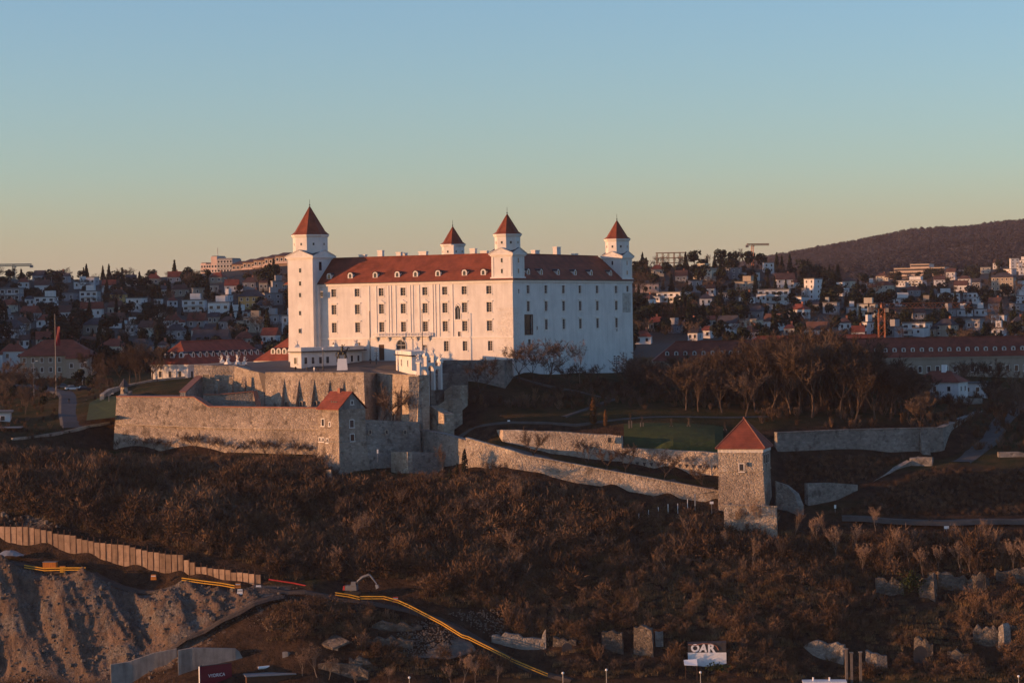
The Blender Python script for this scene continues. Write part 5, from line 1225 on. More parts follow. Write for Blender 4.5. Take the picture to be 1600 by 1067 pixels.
# --- scrub: uncountable, instanced from shrub meshes
def scatter(name, label, cat, meshes, pts, kind='stuff'):
    """pts: list of (x, y, z, rot, scale); one object, geometry nodes put the meshes on the points"""
    me = bpy.data.meshes.new(name); me.from_pydata([p[:3] for p in pts], [], [])
    for nm, k in (('turn', 3), ('size', 4)):
        at = me.attributes.new(nm, 'FLOAT', 'POINT'); at.data.foreach_set('value', [p[k] for p in pts])
    o = link(name, me); tag(o, label, cat, kind=kind)
    pc = bpy.data.collections.new(name + '_kinds')
    for i, mm in enumerate(meshes): pc.objects.link(bpy.data.objects.new(name + '_kind', mm))
    ng = bpy.data.node_groups.new(name + '_scatter', 'GeometryNodeTree')
    ng.interface.new_socket('Geometry', in_out='INPUT', socket_type='NodeSocketGeometry'); ng.interface.new_socket('Geometry', in_out='OUTPUT', socket_type='NodeSocketGeometry')
    N = ng.nodes; Lk = ng.links; gi = N.new('NodeGroupInput'); go = N.new('NodeGroupOutput'); ip = N.new('GeometryNodeInstanceOnPoints'); ci = N.new('GeometryNodeCollectionInfo')
    ci.inputs['Collection'].default_value = pc; ci.inputs['Separate Children'].default_value = True; ci.inputs['Reset Children'].default_value = True
    a1 = N.new('GeometryNodeInputNamedAttribute'); a1.data_type = 'FLOAT'; a1.inputs['Name'].default_value = 'turn'
    a2 = N.new('GeometryNodeInputNamedAttribute'); a2.data_type = 'FLOAT'; a2.inputs['Name'].default_value = 'size'
    cx_ = N.new('ShaderNodeCombineXYZ'); Lk.new(a1.outputs['Attribute'], cx_.inputs['Z'])
    Lk.new(gi.outputs[0], ip.inputs['Points']); Lk.new(ci.outputs[0], ip.inputs['Instance']); ip.inputs['Pick Instance'].default_value = True
    Lk.new(cx_.outputs[0], ip.inputs['Rotation']); Lk.new(a2.outputs['Attribute'], ip.inputs['Scale']); Lk.new(ip.outputs[0], go.inputs[0])
    md = o.modifiers.new('scatter', 'NODES'); md.node_group = ng
    return o
SHR = [shrub(500 + i, 4.2, 12, 380, .09).mesh('shrub', M['twig_red'] if i % 3 else M['twig_grey']) for i in range(7)]
PUF = [puff(560 + i).mesh('shrub', M['twig_red']) for i in range(6)]
RUINS = [(1362, 1468, 898, 945), (1465, 1625, 888, 935), (1250, 1392, 1000, 1067), (1412, 1462, 1000, 1045), (1516, 1580, 978, 1035), (935, 1042, 982, 1040), (860, 905, 998, 1028), (765, 860, 992, 1035), (1066, 1145, 1004, 1070), (570, 668, 972, 1010), (1476, 1520, 1015, 1040)]
def free_of_site(px_, py_):
    for a, b, c, d in RUINS:
        if a < px_ < b and c < py_ < d + 8 and (hash((round(px_ * 7), round(py_ * 7))) % 100) < 86: return False
    """keep the scrub off the cliff, the site road, the walls and the ruins"""
    if px_ < 420 and py_ > 800 + (px_ / 420) * 85: return False
    if px_ < 400 and py_ > 905 or (px_ < 660 and 905 < py_ < 944): return False
    if 400 <= px_ < 560 and py_ > 1000 or abs(py_ - np.interp(px_, [290, 370, 440], [1005, 955, 924])) < 14 and px_ < 445: return False
    yr = np.interp(px_, [400, 560, 640, 740, 860, 900], [915, 926, 942, 990, 1052, 1075])
    if 515 <= px_ < 900 and yr - 18 < py_ < yr + 26: return False
    if 640 < px_ < 790 and 950 < py_ < 1030: return False
    return True
rs = np.random.RandomState(4)
X = rs.uniform(-168, 175, 22000); Y = rs.uniform(548, 676, 22000); Zs = near_z(X, Y)
dens = vnoise(X, Y, 16, 31) + vnoise(X, Y, 7, 32) * .6
pts = []
fences = [([P(*q) for q in HW], 6), ]
for x, y, z_, dn in zip(X, Y, Zs, dens):
    px_, py_ = proj((x, y, z_))
    if not (-60 < px_ < 1660) or py_ > 1085: continue
    base = np.interp(px_, [-60, 180, 500, 530, 730, 820, 1000, 1130, 1215, 1300, 1660], [700, 712, 716, 742, 744, 754, 786, 804, 830, 832, 835])
    if py_ < base + 2: continue
    if not free_of_site(px_, py_): continue
    if dn < -.46: continue
    big = 1 + .5 * dn
    top = .35 + .65 * min(1, (py_ - base) / 40)
    if px_ > 900 and py_ > 880: top *= .62
    if px_ < 900 and py_ > 930: top *= .6
    pts.append((x, y, z_ - .2, rs.uniform(0, 6.28), big * min(1.9, rs.lognormal(-.08, .36)) * top))
pts = [pts[i] for i in rs.permutation(len(pts))[:8800]]
scatter('hillside_scrub', 'dense leafless brown scrub covering the castle hill slope', 'scrub', SHR + PUF + PUF, pts)
GRS = []
for i in range(3):
    g_ = MB(); r_ = random.Random(600 + i)
    for k in range(70):
        sliver(g_, Vector((r_.uniform(-1, 1), r_.uniform(-1, 1), -.1)), Vector((r_.uniform(-.6, .6), r_.uniform(-.6, .6), 1)).normalized(), r_.uniform(.4, 1.1), .09, r_)
    GRS.append(g_.mesh('tuft', M['dry_grass'] if 'dry_grass' in M else M['twig_red']))
X = rs.uniform(-168, 175, 30000); Y = rs.uniform(546, 670, 30000); Zs = near_z(X, Y); pts = []
for x, y, z_ in zip(X, Y, Zs):
    px_, py_ = proj((x, y, z_))
    if not (-40 < px_ < 1640) or py_ > 1080: continue
    base = np.interp(px_, [-60, 180, 500, 530, 730, 820, 1000, 1130, 1215, 1300, 1660], [700, 712, 716, 742, 744, 754, 786, 804, 830, 832, 835])
    if py_ < base + 2 or not free_of_site(px_, py_): continue
    pts.append((x, y, z_, rs.uniform(0, 6.28), rs.uniform(.6, 1.4)))
scatter('dry_grass', 'dry brown grass and brambles between the scrub', 'grass', GRS, pts[:9000])
# dense low brush on the dark slope below the right rampart
pts = []
for k in range(2600):
    px_, py_ = rs.uniform(1225, 1640), rs.uniform(716, 806)
    if abs(py_ - np.interp(px_, [1255, 1335, 1424, 1450], [792, 772, 724, 716]) - 5) < 17 or (1500 < px_ < 1580 and py_ < 735): continue
    h_ = near_hit(px_, py_, 595, 660)
    if h_:
        x, y = h_.x + rs.uniform(-.5, .5), h_.y + rs.uniform(-.6, .6); pts.append((x, y, gz_near(x, y) - .2, rs.uniform(0, 6.28), rs.uniform(.15, .42)))
scatter('rampart_brush', 'dark low brush below the right rampart', 'scrub', SHR + PUF, pts)
# brush under the castle trees and on the dark slope
X = rs.uniform(-185, -120, 1500); Y = rs.uniform(600, 800, 1500); Zs = near_z(X, Y); pts = []
for x, y, z_ in zip(X, Y, Zs):
    px_, py_ = proj((x, y, z_)); rx = np.interp(y, [680, 700, 730, 775, 800], [112, 112, 112, 100, 60])
    if px_ > 176 or px_ < -40 or (abs(px_ - rx) < 26 and y > 680) or (px_ > 125 and 668 < y < 716): continue
    pts.append((x, y, z_ - .2, rs.uniform(0, 6.28), rs.uniform(.2, .5)))
scatter('roadside_brush', 'low leafless brush around the left road', 'scrub', SHR, pts[:420])
X = rs.uniform(-30, 175, 9000); Y = rs.uniform(640, 775, 9000); Zs = near_z(X, Y); pts = []
for x, y, z_ in zip(X, Y, Zs):
    px_, py_ = proj((x, y, z_)); q = CMI @ Vector((x, y, 0))
    if q.x < 14 and q.y > -24: continue
    if not (700 < px_ < 1640) or py_ > 735: continue
    if px_ < 1180 and py_ > 640: continue
    if x > 60 and y < 648: continue
    pts.append((x, y, z_ - .2, rs.uniform(0, 6.28), rs.uniform(.35, .8)))
scatter('grove_underbrush', 'low leafless brush on the slope under the grove', 'scrub', SHR, pts[:1300])
# ------------------------------------------------------------------ town on the hillsides
WALLC = {'white': (.60, .59, .58), 'cream': (.48, .43, .34), 'grey': (.26, .26, .27), 'beige': (.32, .27, .21), 'ochre': (.46, .31, .12), 'brown': (.25, .17, .12), 'pink': (.56, .42, .36), 'dark grey': (.16, .16, .17)}
for k_, c_ in WALLC.items(): M['w_' + k_] = mat('wall_' + k_.replace(' ', '_'), c_, var=.15, scale=.15, stains=.15)
M['flat_roof'] = mat('flat_roof_felt', (.16, .155, .15), var=.2, scale=.2)
ROOFM = {'red': 'tile', 'brown': 'brown_tile', 'dark': 'dark_tile', 'flat': 'flat_roof'}
_ub = MB().box((-.5, -.5, -1), (.5, .5, 1)).mesh('wall', [M['w_white']])
def unit(name, mb, mk): return mb.mesh(name, M[mk])
UW = {k_: MB().box((-.5, -.5, -.35), (.5, .5, 1)).mesh('wall', M['w_' + k_]) for k_ in WALLC}
def roof_mesh(kind, mk):
    mb = MB()
    if kind == 'gable':
        mb.add([(-.53, -.56, -.04), (.53, -.56, -.04), (.53, .56, -.04), (-.53, .56, -.04), (-.53, 0, 1), (.53, 0, 1)], [(0, 1, 5, 4), (2, 3, 4, 5), (1, 2, 5), (3, 0, 4), (3, 2, 1, 0)])
    elif kind == 'hip':
        mb.add([(-.55, -.56, -.04), (.55, -.56, -.04), (.55, .56, -.04), (-.55, .56, -.04), (-.2, 0, 1), (.2, 0, 1)], [(0, 1, 5, 4), (2, 3, 4, 5), (1, 2, 5), (3, 0, 4), (3, 2, 1, 0)])
    else:
        mb.box((-.53, -.53, 0), (.53, .53, .55)); mb.box((-.47, -.47, .551), (.47, .47, .56))
    return mb.mesh('roof', M[mk])
URF = {(k_, m_): roof_mesh(k_, ROOFM[m_]) for k_ in ('gable', 'hip', 'flat') for m_ in ROOFM}
_w = MB(); _w.box((-.58, -.10, -.56), (-.46, .02, .56), 0); _w.box((.46, -.10, -.56), (.58, .02, .56), 0); _w.box((-.46, -.10, .48), (.46, .02, .57), 0); _w.box((-.62, -.16, -.6), (.62, .02, -.48), 0); _w.add([(-.46, -.03, -.48), (.46, -.03, -.48), (.46, -.03, .48), (-.46, -.03, .48)], [(0, 1, 2, 3)], 1)
UWIN = _w.mesh('window', [M['trim'], M['glass']])
UCH = MB().box((-.5, -.5, -1.5), (.5, .5, 1)).mesh('chimney', M['coping'])
UBAL = MB(); UBAL.box((-.5, -1.1, -.08), (.5, 0, .08)); UBAL.box((-.5, -1.1, .081), (.5, -1.0, .5)); UBAL = UBAL.mesh('balcony', M['w_white'])
HOUSES = []
def house_at(p, W, D_, H, roof, rc, wall, rz, floors=None, label=None, name='house', rh=None, balconies=False, cat='house', winw=1.1):
    t = thing(name, label or 'house', cat, p, rz)
    link('wall', UW[wall], t, None, 0, (W, D_, H))
    rh = rh or (W * .0 + min(W, D_) * (.48 if roof == 'gable' else .38) if roof != 'flat' else 1.0)
    rr_ = link('roof', URF[(roof, rc)], t, (0, 0, H), 0, (W, D_, rh))
    fl = floors or max(1, round(H / 3.1)); nx = max(2, int(W / 3.0)); fh = H / fl
    for f_ in range(fl):
        for i in range(nx):
            x = -W / 2 + W * (i + .5) / nx
            link('window', UWIN, t, (x, -D_ / 2, fh * (f_ + .52)), 0, (winw if not balconies else 1.9, 1, min(1.6, fh * .5)))
        for s in (-1, 1):
            ny = max(1, int(D_ / 3.6))
            for i in range(ny):
                y = -D_ / 2 + D_ * (i + .5) / ny
                link('window', UWIN, t, (s * W / 2, y, fh * (f_ + .52)), s * math.pi / 2, (1.0, 1, min(1.5, fh * .48)))
        if balconies and f_: link('balcony', UBAL, t, (0, -D_ / 2, fh * f_), 0, (W * .7, 1.2, 1.6))
    if hr_.random() < .45 and W > 7:
        s_ = hr_.choice((-1, 1)); w2, h2 = W * hr_.uniform(.3, .5), H * hr_.uniform(.5, .85)
        wg = link('wing_wall', UW[wall], t, (s_ * W * hr_.uniform(.28, .62), -D_ * .5, 0), 0, (w2, D_ * .55, h2)); rk = 'flat' if roof == 'flat' else 'gable'
        link('wing_roof', URF[(rk, rc)], t, (wg.location.x, wg.location.y, h2), 0, (w2, D_ * .55, .8 if rk == 'flat' else min(w2, D_) * .4))
        for q_ in range(max(1, int(w2 / 2.6))): link('window', UWIN, t, (wg.location.x - w2 / 2 + w2 * (q_ + .5) / max(1, int(w2 / 2.6)), -D_ * .775, h2 * .55), 0, (1.2, 1, min(1.5, h2 * .4)))
    if roof == 'flat' and hr_.random() < .5: link('penthouse', UW[wall], t, (W * hr_.uniform(-.2, .2), D_ * .1, H + 1.2), 0, (W * .45, D_ * .5, 2.2))
    if roof != 'flat' and hr_.random() < .6: link('chimney', UCH, t, (W * .18, D_ * .1, H + rh * .8), 0, (.8, .8, 1.6))
    return t
hr_ = random.Random(77)
# (left px, right px, base py, eaves py, roof form, roof colour, wall colour)
table = [
 (2, 42, 580, 549, 'hip', 'red', 'white'), (34, 150, 594, 563, 'hip', 'red', 'beige'), (128, 157, 552, 540, 'gable', 'brown', 'beige'), (158, 200, 553, 541, 'hip', 'red', 'cream'), (0, 38, 528, 510, 'hip', 'dark', 'white'), (86, 112, 498, 488, 'gable', 'brown', 'white'),
 (126, 162, 497, 484, 'gable', 'red', 'white'), (126, 156, 473, 456, 'flat', 'flat', 'white'), (55, 90, 482, 466, 'flat', 'flat', 'white'), (200, 228, 488, 468, 'flat', 'flat', 'white'), (173, 198, 476, 460, 'hip', 'dark', 'ochre'), (0, 36, 471, 452, 'flat', 'flat', 'grey'),
 (80, 108, 441, 430, 'hip', 'dark', 'grey'), (53, 73, 440, 431, 'gable', 'dark', 'grey'), (200, 240, 555, 540, 'hip', 'dark', 'grey'), (200, 217, 525, 509, 'flat', 'flat', 'white'), (219, 243, 526, 512, 'gable', 'brown', 'cream'), (132, 166, 524, 508, 'hip', 'dark', 'beige'),
 (285, 323, 487, 470, 'flat', 'flat', 'white'), (326, 363, 489, 474, 'flat', 'flat', 'white'), (348, 361, 473, 463, 'flat', 'flat', 'white'), (373, 414, 483, 464, 'hip', 'dark', 'ochre'), (411, 441, 477, 460, 'flat', 'flat', 'grey'), (355, 400, 499, 488, 'flat', 'flat', 'white'),
 (399, 425, 490, 478, 'hip', 'dark', 'grey'), (266, 296, 464, 453, 'hip', 'brown', 'beige'), (301, 323, 468, 451, 'flat', 'flat', 'beige'), (242, 254, 485, 468, 'flat', 'flat', 'white'), (302, 360, 547, 537, 'gable', 'dark', 'grey'), (294, 323, 512, 502, 'gable', 'red', 'grey'), (382, 413, 520, 498, 'flat', 'flat', 'beige'),
 (346, 368, 517, 503, 'hip', 'brown', 'grey'), (440, 462, 523, 495, 'flat', 'flat', 'white'), (60, 84, 512, 500, 'hip', 'red', 'white'), (34, 62, 500, 489, 'gable', 'red', 'grey'), (96, 124, 524, 511, 'gable', 'brown', 'cream'), (100, 122, 470, 459, 'flat', 'flat', 'grey'), (22, 48, 516, 505, 'hip', 'brown', 'beige'), (56, 84, 545, 532, 'gable', 'red', 'cream'), (96, 124, 548, 536, 'hip', 'red', 'white'), (166, 196, 512, 500, 'gable', 'brown', 'white'), (242, 262, 500, 489, 'flat', 'flat', 'cream'), (262, 290, 530, 516, 'hip', 'dark', 'grey'), (255, 285, 512, 501, 'hip', 'red', 'white'), (320, 345, 530, 518, 'gable', 'dark', 'white'), (368, 396, 540, 528, 'hip', 'red', 'cream'), (410, 436, 538, 525, 'gable', 'red', 'white'), (415, 440, 506, 493, 'flat', 'flat', 'grey'),
 (160, 182, 456, 446, 'gable', 'red', 'white'), (196, 214, 447, 438, 'gable', 'dark', 'cream'), (228, 252, 446, 436, 'hip', 'red', 'beige'), (28, 46, 452, 442, 'hip', 'red', 'white'), (116, 136, 452, 442, 'flat', 'flat', 'white'), (262, 284, 442, 433, 'gable', 'red', 'grey'), (330, 352, 442, 433, 'hip', 'red', 'beige'), (380, 402, 452, 441, 'hip', 'brown', 'grey'), (424, 448, 456, 442, 'flat', 'flat', 'grey'), (5, 24, 489, 478, 'gable', 'red', 'cream'),
 # right hillside
 (1085, 1119, 438, 421, 'flat', 'flat', 'cream'), (1135, 1157, 437, 420, 'flat', 'flat', 'dark grey'), (1158, 1188, 437, 427, 'flat', 'flat', 'white'), (1076, 1097, 457, 440, 'flat', 'flat', 'grey'), (1030, 1076, 473, 458, 'flat', 'flat', 'white'), (992, 1030, 457, 444, 'flat', 'flat', 'pink'), (1184, 1236, 474, 454, 'flat', 'flat', 'white'), (1211, 1242, 451, 437, 'gable', 'brown', 'white'), (1260, 1282, 469, 437, 'flat', 'flat', 'white'), (1192, 1209, 427, 412, 'flat', 'flat', 'white'),
 (1233, 1264, 498, 484, 'hip', 'red', 'white'), (1157, 1190, 521, 500, 'flat', 'flat', 'cream'), (1122, 1155, 521, 505, 'gable', 'dark', 'white'), (1195, 1223, 516, 502, 'gable', 'brown', 'white'), (1161, 1188, 530, 520, 'hip', 'brown', 'grey'), (1261, 1285, 513, 503, 'flat', 'flat', 'white'), (1258, 1297, 529, 516, 'gable', 'brown', 'white'), (1170, 1198, 501, 486, 'hip', 'dark', 'grey'), (1240, 1260, 480, 466, 'flat', 'flat', 'white'), (1078, 1095, 532, 524, 'gable', 'dark', 'white'), (992, 1019, 538, 528, 'hip', 'red', 'white'), (1151, 1184, 459, 441, 'flat', 'flat', 'beige'), (1017, 1038, 432, 421, 'hip', 'red', 'cream'), (1287, 1300, 490, 476, 'flat', 'flat', 'cream'),
 (1367, 1397, 462, 446, 'hip', 'red', 'cream'), (1330, 1351, 474, 463, 'hip', 'red', 'cream'), (1403, 1447, 448, 439, 'flat', 'flat', 'white'), (1459, 1477, 447, 437, 'gable', 'brown', 'white'), (1464, 1501, 472, 459, 'flat', 'flat', 'white'), (1507, 1535, 474, 458, 'flat', 'flat', 'white'), (1550, 1587, 462, 433, 'hip', 'dark', 'beige'), (1582, 1604, 463, 447, 'flat', 'flat', 'white'), (1590, 1606, 475, 463, 'flat', 'flat', 'white'), (1580, 1600, 486, 476, 'flat', 'flat', 'grey'), (1413, 1454, 524, 505, 'flat', 'flat', 'white'), (1463, 1495, 526, 508, 'hip', 'dark', 'beige'), (1511, 1536, 516, 500, 'flat', 'flat', 'grey'), (1340, 1371, 495, 476, 'flat', 'flat', 'cream'), (1287, 1311, 491, 474, 'flat', 'flat', 'grey'), (1385, 1423, 478, 467, 'flat', 'flat', 'white'),
 (1552, 1564, 420, 411, 'gable', 'brown', 'white'), (1566, 1580, 413, 406, 'hip', 'red', 'white'), (1578, 1592, 424, 404, 'flat', 'flat', 'white'), (1570, 1586, 430, 421, 'flat', 'flat', 'white'), (1594, 1608, 416, 407, 'flat', 'flat', 'white'), (1592, 1606, 430, 419, 'flat', 'flat', 'white'), (1532, 1548, 428, 419, 'flat', 'flat', 'cream'), (1353, 1363, 526, 505, 'flat', 'flat', 'white'), (1491, 1513, 456, 446, 'gable', 'brown', 'white'), (1497, 1518, 446, 436, 'hip', 'brown', 'white'), (1519, 1533, 453, 441, 'gable', 'dark', 'grey'), (1385, 1407, 528, 512, 'flat', 'flat', 'grey'), (1300, 1325, 462, 450, 'flat', 'flat', 'white'), (1318, 1334, 450, 440, 'hip', 'brown', 'cream'), (1352, 1366, 452, 443, 'flat', 'flat', 'white'), (1440, 1462, 484, 472, 'flat', 'flat', 'beige'), (1545, 1566, 486, 474, 'gable', 'brown', 'grey'), (1550, 1572, 505, 494, 'flat', 'flat', 'white'), (1582, 1602, 516, 502, 'hip', 'dark', 'beige'), (1310, 1330, 516, 504, 'hip', 'brown', 'white'), (1096, 1116, 528, 518, 'hip', 'red', 'white'), (1040, 1060, 520, 510, 'flat', 'flat', 'grey'), (1225, 1243, 524, 513, 'hip', 'red', 'cream'), (1200, 1216, 486, 476, 'flat', 'flat', 'grey'), (1122, 1140, 470, 460, 'flat', 'flat', 'dark grey'), (1416, 1436, 463, 454, 'hip', 'red', 'grey'), (1055, 1075, 440, 431, 'gable', 'brown', 'grey'), (1330, 1352, 530, 519, 'gable', 'red', 'white'), (1425, 1445, 500, 489, 'gable', 'brown', 'grey'), (1470, 1490, 494, 484, 'flat', 'flat', 'grey')]
_ar = random.Random(91); _made = 0
for _ in range(4000):
    if _made >= 56: break
    L_ = _made % 2 == 0; w_ = _ar.uniform(14, 25); x_ = _ar.uniform(0, 430) if L_ else _ar.uniform(1000, 1585); y_ = _ar.uniform(446, 560) if L_ else _ar.uniform(436, 528); h_ = _ar.uniform(8, 13)
    if not L_ and x_ < 1160 and 478 < y_ < 512: continue
    if any(x_ < b + 1 and x_ + w_ > a - 1 and y_ - h_ - 5 < d_ and y_ > e_ - 5 for a, b, d_, e_, *_r in table): continue
    rf_ = _ar.choice(('flat', 'gable', 'hip')); table.append((x_, x_ + w_, y_, y_ - h_, rf_, 'flat' if rf_ == 'flat' else _ar.choice(('red', 'brown', 'dark')), _ar.choice(('white', 'white', 'cream', 'grey', 'beige')))); _made += 1
HR = []
def tier(py): return ['top', 'upper', 'middle', 'lower', 'lowest'][0 if py < 450 else 1 if py < 474 else 2 if py < 498 else 3 if py < 525 else 4]
rows = {}
for px0, px1, pyb, pye, rf_, rc, wl_ in table:
    p_ = hit((px0 + px1) / 2, pyb)
    if p_ is None: continue
    s_ = p_.y / FPX; W = (px1 - px0) * s_ * .93; H = max(3, (pyb - pye) * s_ * .98); rz = hr_.uniform(-.35, .3) if px0 < 700 else hr_.uniform(-.85, .05)
    D_ = min(max(7, W * hr_.uniform(.55, .8)), 14)
    t = house_at(p_, W, D_, H, rf_, rc, wl_, rz, balconies=(rf_ == 'flat' and W > 9 and wl_ in ('white', 'cream', 'grey')))
    HR.append((px0, px1, pyb, pye)); rows.setdefault(('left' if px0 < 700 else 'right', tier(pyb)), []).append(((px0 + px1) / 2, t, wl_, rf_, rc))
for (side, tr_), L in rows.items():
    L.sort(key=lambda q: q[0])
    for i, (_, t, wl_, rf_, rc) in enumerate(L):
        look = f'{wl_} flat-roofed house' if rf_ == 'flat' else f'{wl_} house with {rc} {rf_} roof'
        t['label'] = f'{look}, {nth(i + 1)} from left in the {tr_} tier of {side} hillside'; t['group'] = f'houses on the {side} hillside'
# white bay of the brown villa
# hilltop block, stepped apartments, hospital, concrete shell
p_ = hit(345, 431) or P(345, 428, 1560); p_ = P(345, 428, 1560)
hb = thing('apartment_tower', 'tall sunlit hilltop block with dark glazed wing on the left skyline', 'apartment block', (p_.x, p_.y, p_.z - 3), R(-20)); s_ = 1560 / FPX
for x0, x1, z1, mk in ((-26, -17, 24, 'w_pink'), (-16.8, -9, 22, 'w_pink'), (-8.8, 1, 34, 'w_pink'), (1.2, 26, 30, 'w_grey')):
    bl = MB().box((x0 * s_ * 1.06, -6, -8), (x1 * s_ * 1.06, 7, z1 * s_)).obj('wing_wall', M[mk], hb)
    MB().box((x0 * s_ * 1.06 + .5, -5.5, z1 * s_ + .01), (x1 * s_ * 1.06 - .5, 6.5, z1 * s_ + .5)).obj('flat_roof', M['flat_roof'], bl)
    k0, k1 = x0 * s_ * 1.06, x1 * s_ * 1.06
    for f_ in range(3 if mk == 'w_pink' else 4):
        for i in range(2 if mk == 'w_pink' else 5):
            link('window', UWIN, hb, (k0 + (k1 - k0) * (i + .5) / (2 if mk == 'w_pink' else 5), -6, 2.0 + f_ * 2.9), 0, (1.2 if mk == 'w_pink' else 1.7, 1, 1.5))
MB().tube([(-2, 0, 14), (-2, 0, 20)], .2, 5).obj('roof_mast', M['steel'], hb)
for k in range(5):
    q = P(378 + k * 17, 424 - k * 3.2, 1500 - k * 10)
    t = thing('terraced_apartment', f'{nth(k + 1)} step from left of the terraced apartment row on the left skyline', 'apartment block', q, R(-22), 'terraced apartments on the skyline')
    MB().box((-4.4, -5, -6), (4.4, 6, 4.2)).obj('wall', M['w_brown'], t); MB().add([(-4.6, -5.4, 4.2), (4.6, -5.4, 4.2), (4.6, 6, 6.4), (-4.6, 6, 6.4), (-4.6, -5.4, 4.4), (4.6, -5.4, 4.4), (4.6, 6, 6.6), (-4.6, 6, 6.6)], [(0, 1, 2, 3), (7, 6, 5, 4), (0, 4, 5, 1), (1, 5, 6, 2), (2, 6, 7, 3), (3, 7, 4, 0)]).obj('roof', M['brown_tile'], t)
    for i in range(3): link('window', UWIN, t, (-2.9 + i * 2.9, -5, 2.2), 0, (1.6, 1, 1.8))
    MB().box((-4.4, -6.2, -.3), (4.4, -5.02, .8)).obj('balcony', M['w_pink'], t)
hs = hit(1432, 437, d1=2460) or P(1432, 437, 2200); hs = P(1432, 436, 2200); s_ = 2200 / FPX
hos = thing('hospital', 'long stepped sunlit institutional building on the right ridge', 'hospital', hs, R(-24))
for f_, (a, b) in enumerate([(-50, 48), (-38, 48), (-32, 48), (-6, 24)]):
    z0 = f_ * 3.4 - (4 if f_ == 0 else 0)
    fl_ = MB().box((a * s_, f_ * .02 - 8, z0), (b * s_, 10, f_ * 3.4 + 3.39)).obj('storey_wall', M['w_pink'], hos)
    MB().box((a * s_ + .3, -8.15, f_ * 3.4 + .9), (b * s_ - .3, -7.9, f_ * 3.4 + 2.4)).obj('window_band', M['glass'], fl_)
    MB().box((a * s_ - .4, -8.7, f_ * 3.4 + 3.0), (b * s_ + .4, 10.2, f_ * 3.4 + 3.38)).obj('floor_slab', M['w_cream'], fl_)
hw = thing('hospital_wing', 'lower sunlit wing right of the long building on the right ridge', 'hospital', P(1504, 433, 2215), R(-24))
for f_ in range(2):
    MB().box((-17 * s_, -6, f_ * 3.3 - 3), (17 * s_, 6, f_ * 3.3 + 3.2)).obj('storey_wall', M['w_pink'], hw) if f_ == 0 else MB().box((-17 * s_, -5.8, 3.21), (17 * s_, 6, 6.4)).obj('storey_wall', M['w_pink'], hw)
    MB().box((-16.5 * s_, -6.15, f_ * 3.3 + .9), (16.5 * s_, -5.7, f_ * 3.3 + 2.2)).obj('window_band', M['glass'], hw)
cs_ = thing('concrete_shell', 'unfinished open concrete building shell on the right skyline', 'building shell', P(1049, 411, 1510), R(-8))
for f_ in range(3): MB().box((-9.5, -5, f_ * 3.2 - .15), (9.5, 5, f_ * 3.2 + .2)).obj('floor_slab', M['w_brown'], cs_)
for i in range(6):
    for y in (-4.5, 4.5): MB().box((-9.2 + i * 3.6, y - .2, -6), (-8.8 + i * 3.6, y + .2, 6.4)).obj('column', M['w_brown'], cs_)
# --- barracks with dormers
def long_house(name, label, pa, pb, zb, ze, zr, depth, wallm, roofm, ndorm, nwin, hipL=True, hipR=True, dsc=1.0, cat='barracks', wz=.45):
    a, b = Vector((pa.x, pa.y)), Vector((pb.x, pb.y)); d = b - a; L = d.length
    t = thing(name, label, cat, (pa.x, pa.y, zb), math.atan2(d.y, d.x))
    h = ze - zb; rh = zr - ze
    MB().box((0, 0, -6), (L, depth, h)).obj('wall', M[wallm], t)
    o = .5; hl = depth / 2 if hipL else 0; hr2 = depth / 2 if hipR else 0
    r = MB(); r.add([(-o, -o, h), (L + o, -o, h), (L + o, depth + o, h), (-o, depth + o, h), (hl, depth / 2, h + rh), (L - hr2, depth / 2, h + rh)], [(0, 1, 5, 4), (2, 3, 4, 5), (1, 2, 5), (3, 0, 4), (3, 2, 1, 0)])
    ro = r.obj('roof', M[roofm], t)
    MB().tube([(hl, depth / 2, h + rh + .05), (L - hr2, depth / 2, h + rh + .05)], .2, 4).obj('ridge_tiles', M[roofm], ro)
    MB().box((-.3, -.35, h - .55), (L + .3, depth + .35, h - .02)).obj('cornice', M['w_beige'] if wallm == 'w_beige' else M['trim'], t)
    for i in range(ndorm):
        x = L * (i + .5) / ndorm; yy = depth * .12
        if (hipL and x < depth * .3) or (hipR and x > L - depth * .3): continue
        put_dormer(ro, (x, yy, h + rh * .26), 0, (dsc, dsc, dsc))
    for i in range(nwin):
        link('window', UWIN, t, (L * (i + .5) / nwin, 0, h * wz), 0, (1.2, 1, 2.0))
    return t
bk_ = long_house('barracks', 'white hip-roofed barracks with many dormers behind the left bastion', P(294, 590, 752), P(424, 585, 800), 75.0, 80.7, 87.8, 13.5, 'w_white', 'tile', 13, 12)
for k in range(3): put_dormer(next(c for c in bk_.children if c.name.startswith('roof')), (1.6, 3.4 + k * 3.3, 5.7 + 1.9), -math.pi / 2)
for k in range(3): link('window', UWIN, bk_, (0, 3.0 + k * 3.6, 2.6), -math.pi / 2, (1.2, 1, 2.0))
long_house('barracks', 'sunlit red-roofed barracks end beside the crown tower', P(399, 588, 752), P(470, 588, 742), 76, 81.4, 89, 16, 'w_white', 'tile', 8, 5)
long_house('barracks', 'very long red-roofed barracks with white dormers behind the grove at right', P(1022, 585, 796), P(1650, 588, 792), 71, 78.4, 84.7, 15, 'w_beige', 'tile', 44, 46, dsc=.78)
long_house('barracks', 'sunlit red roof ridge rising behind the barracks in the grove', P(1160, 575, 850), P(1400, 574, 850), 74, 81, 85.4, 12, 'w_white', 'tile', 0, 10, dsc=.9)
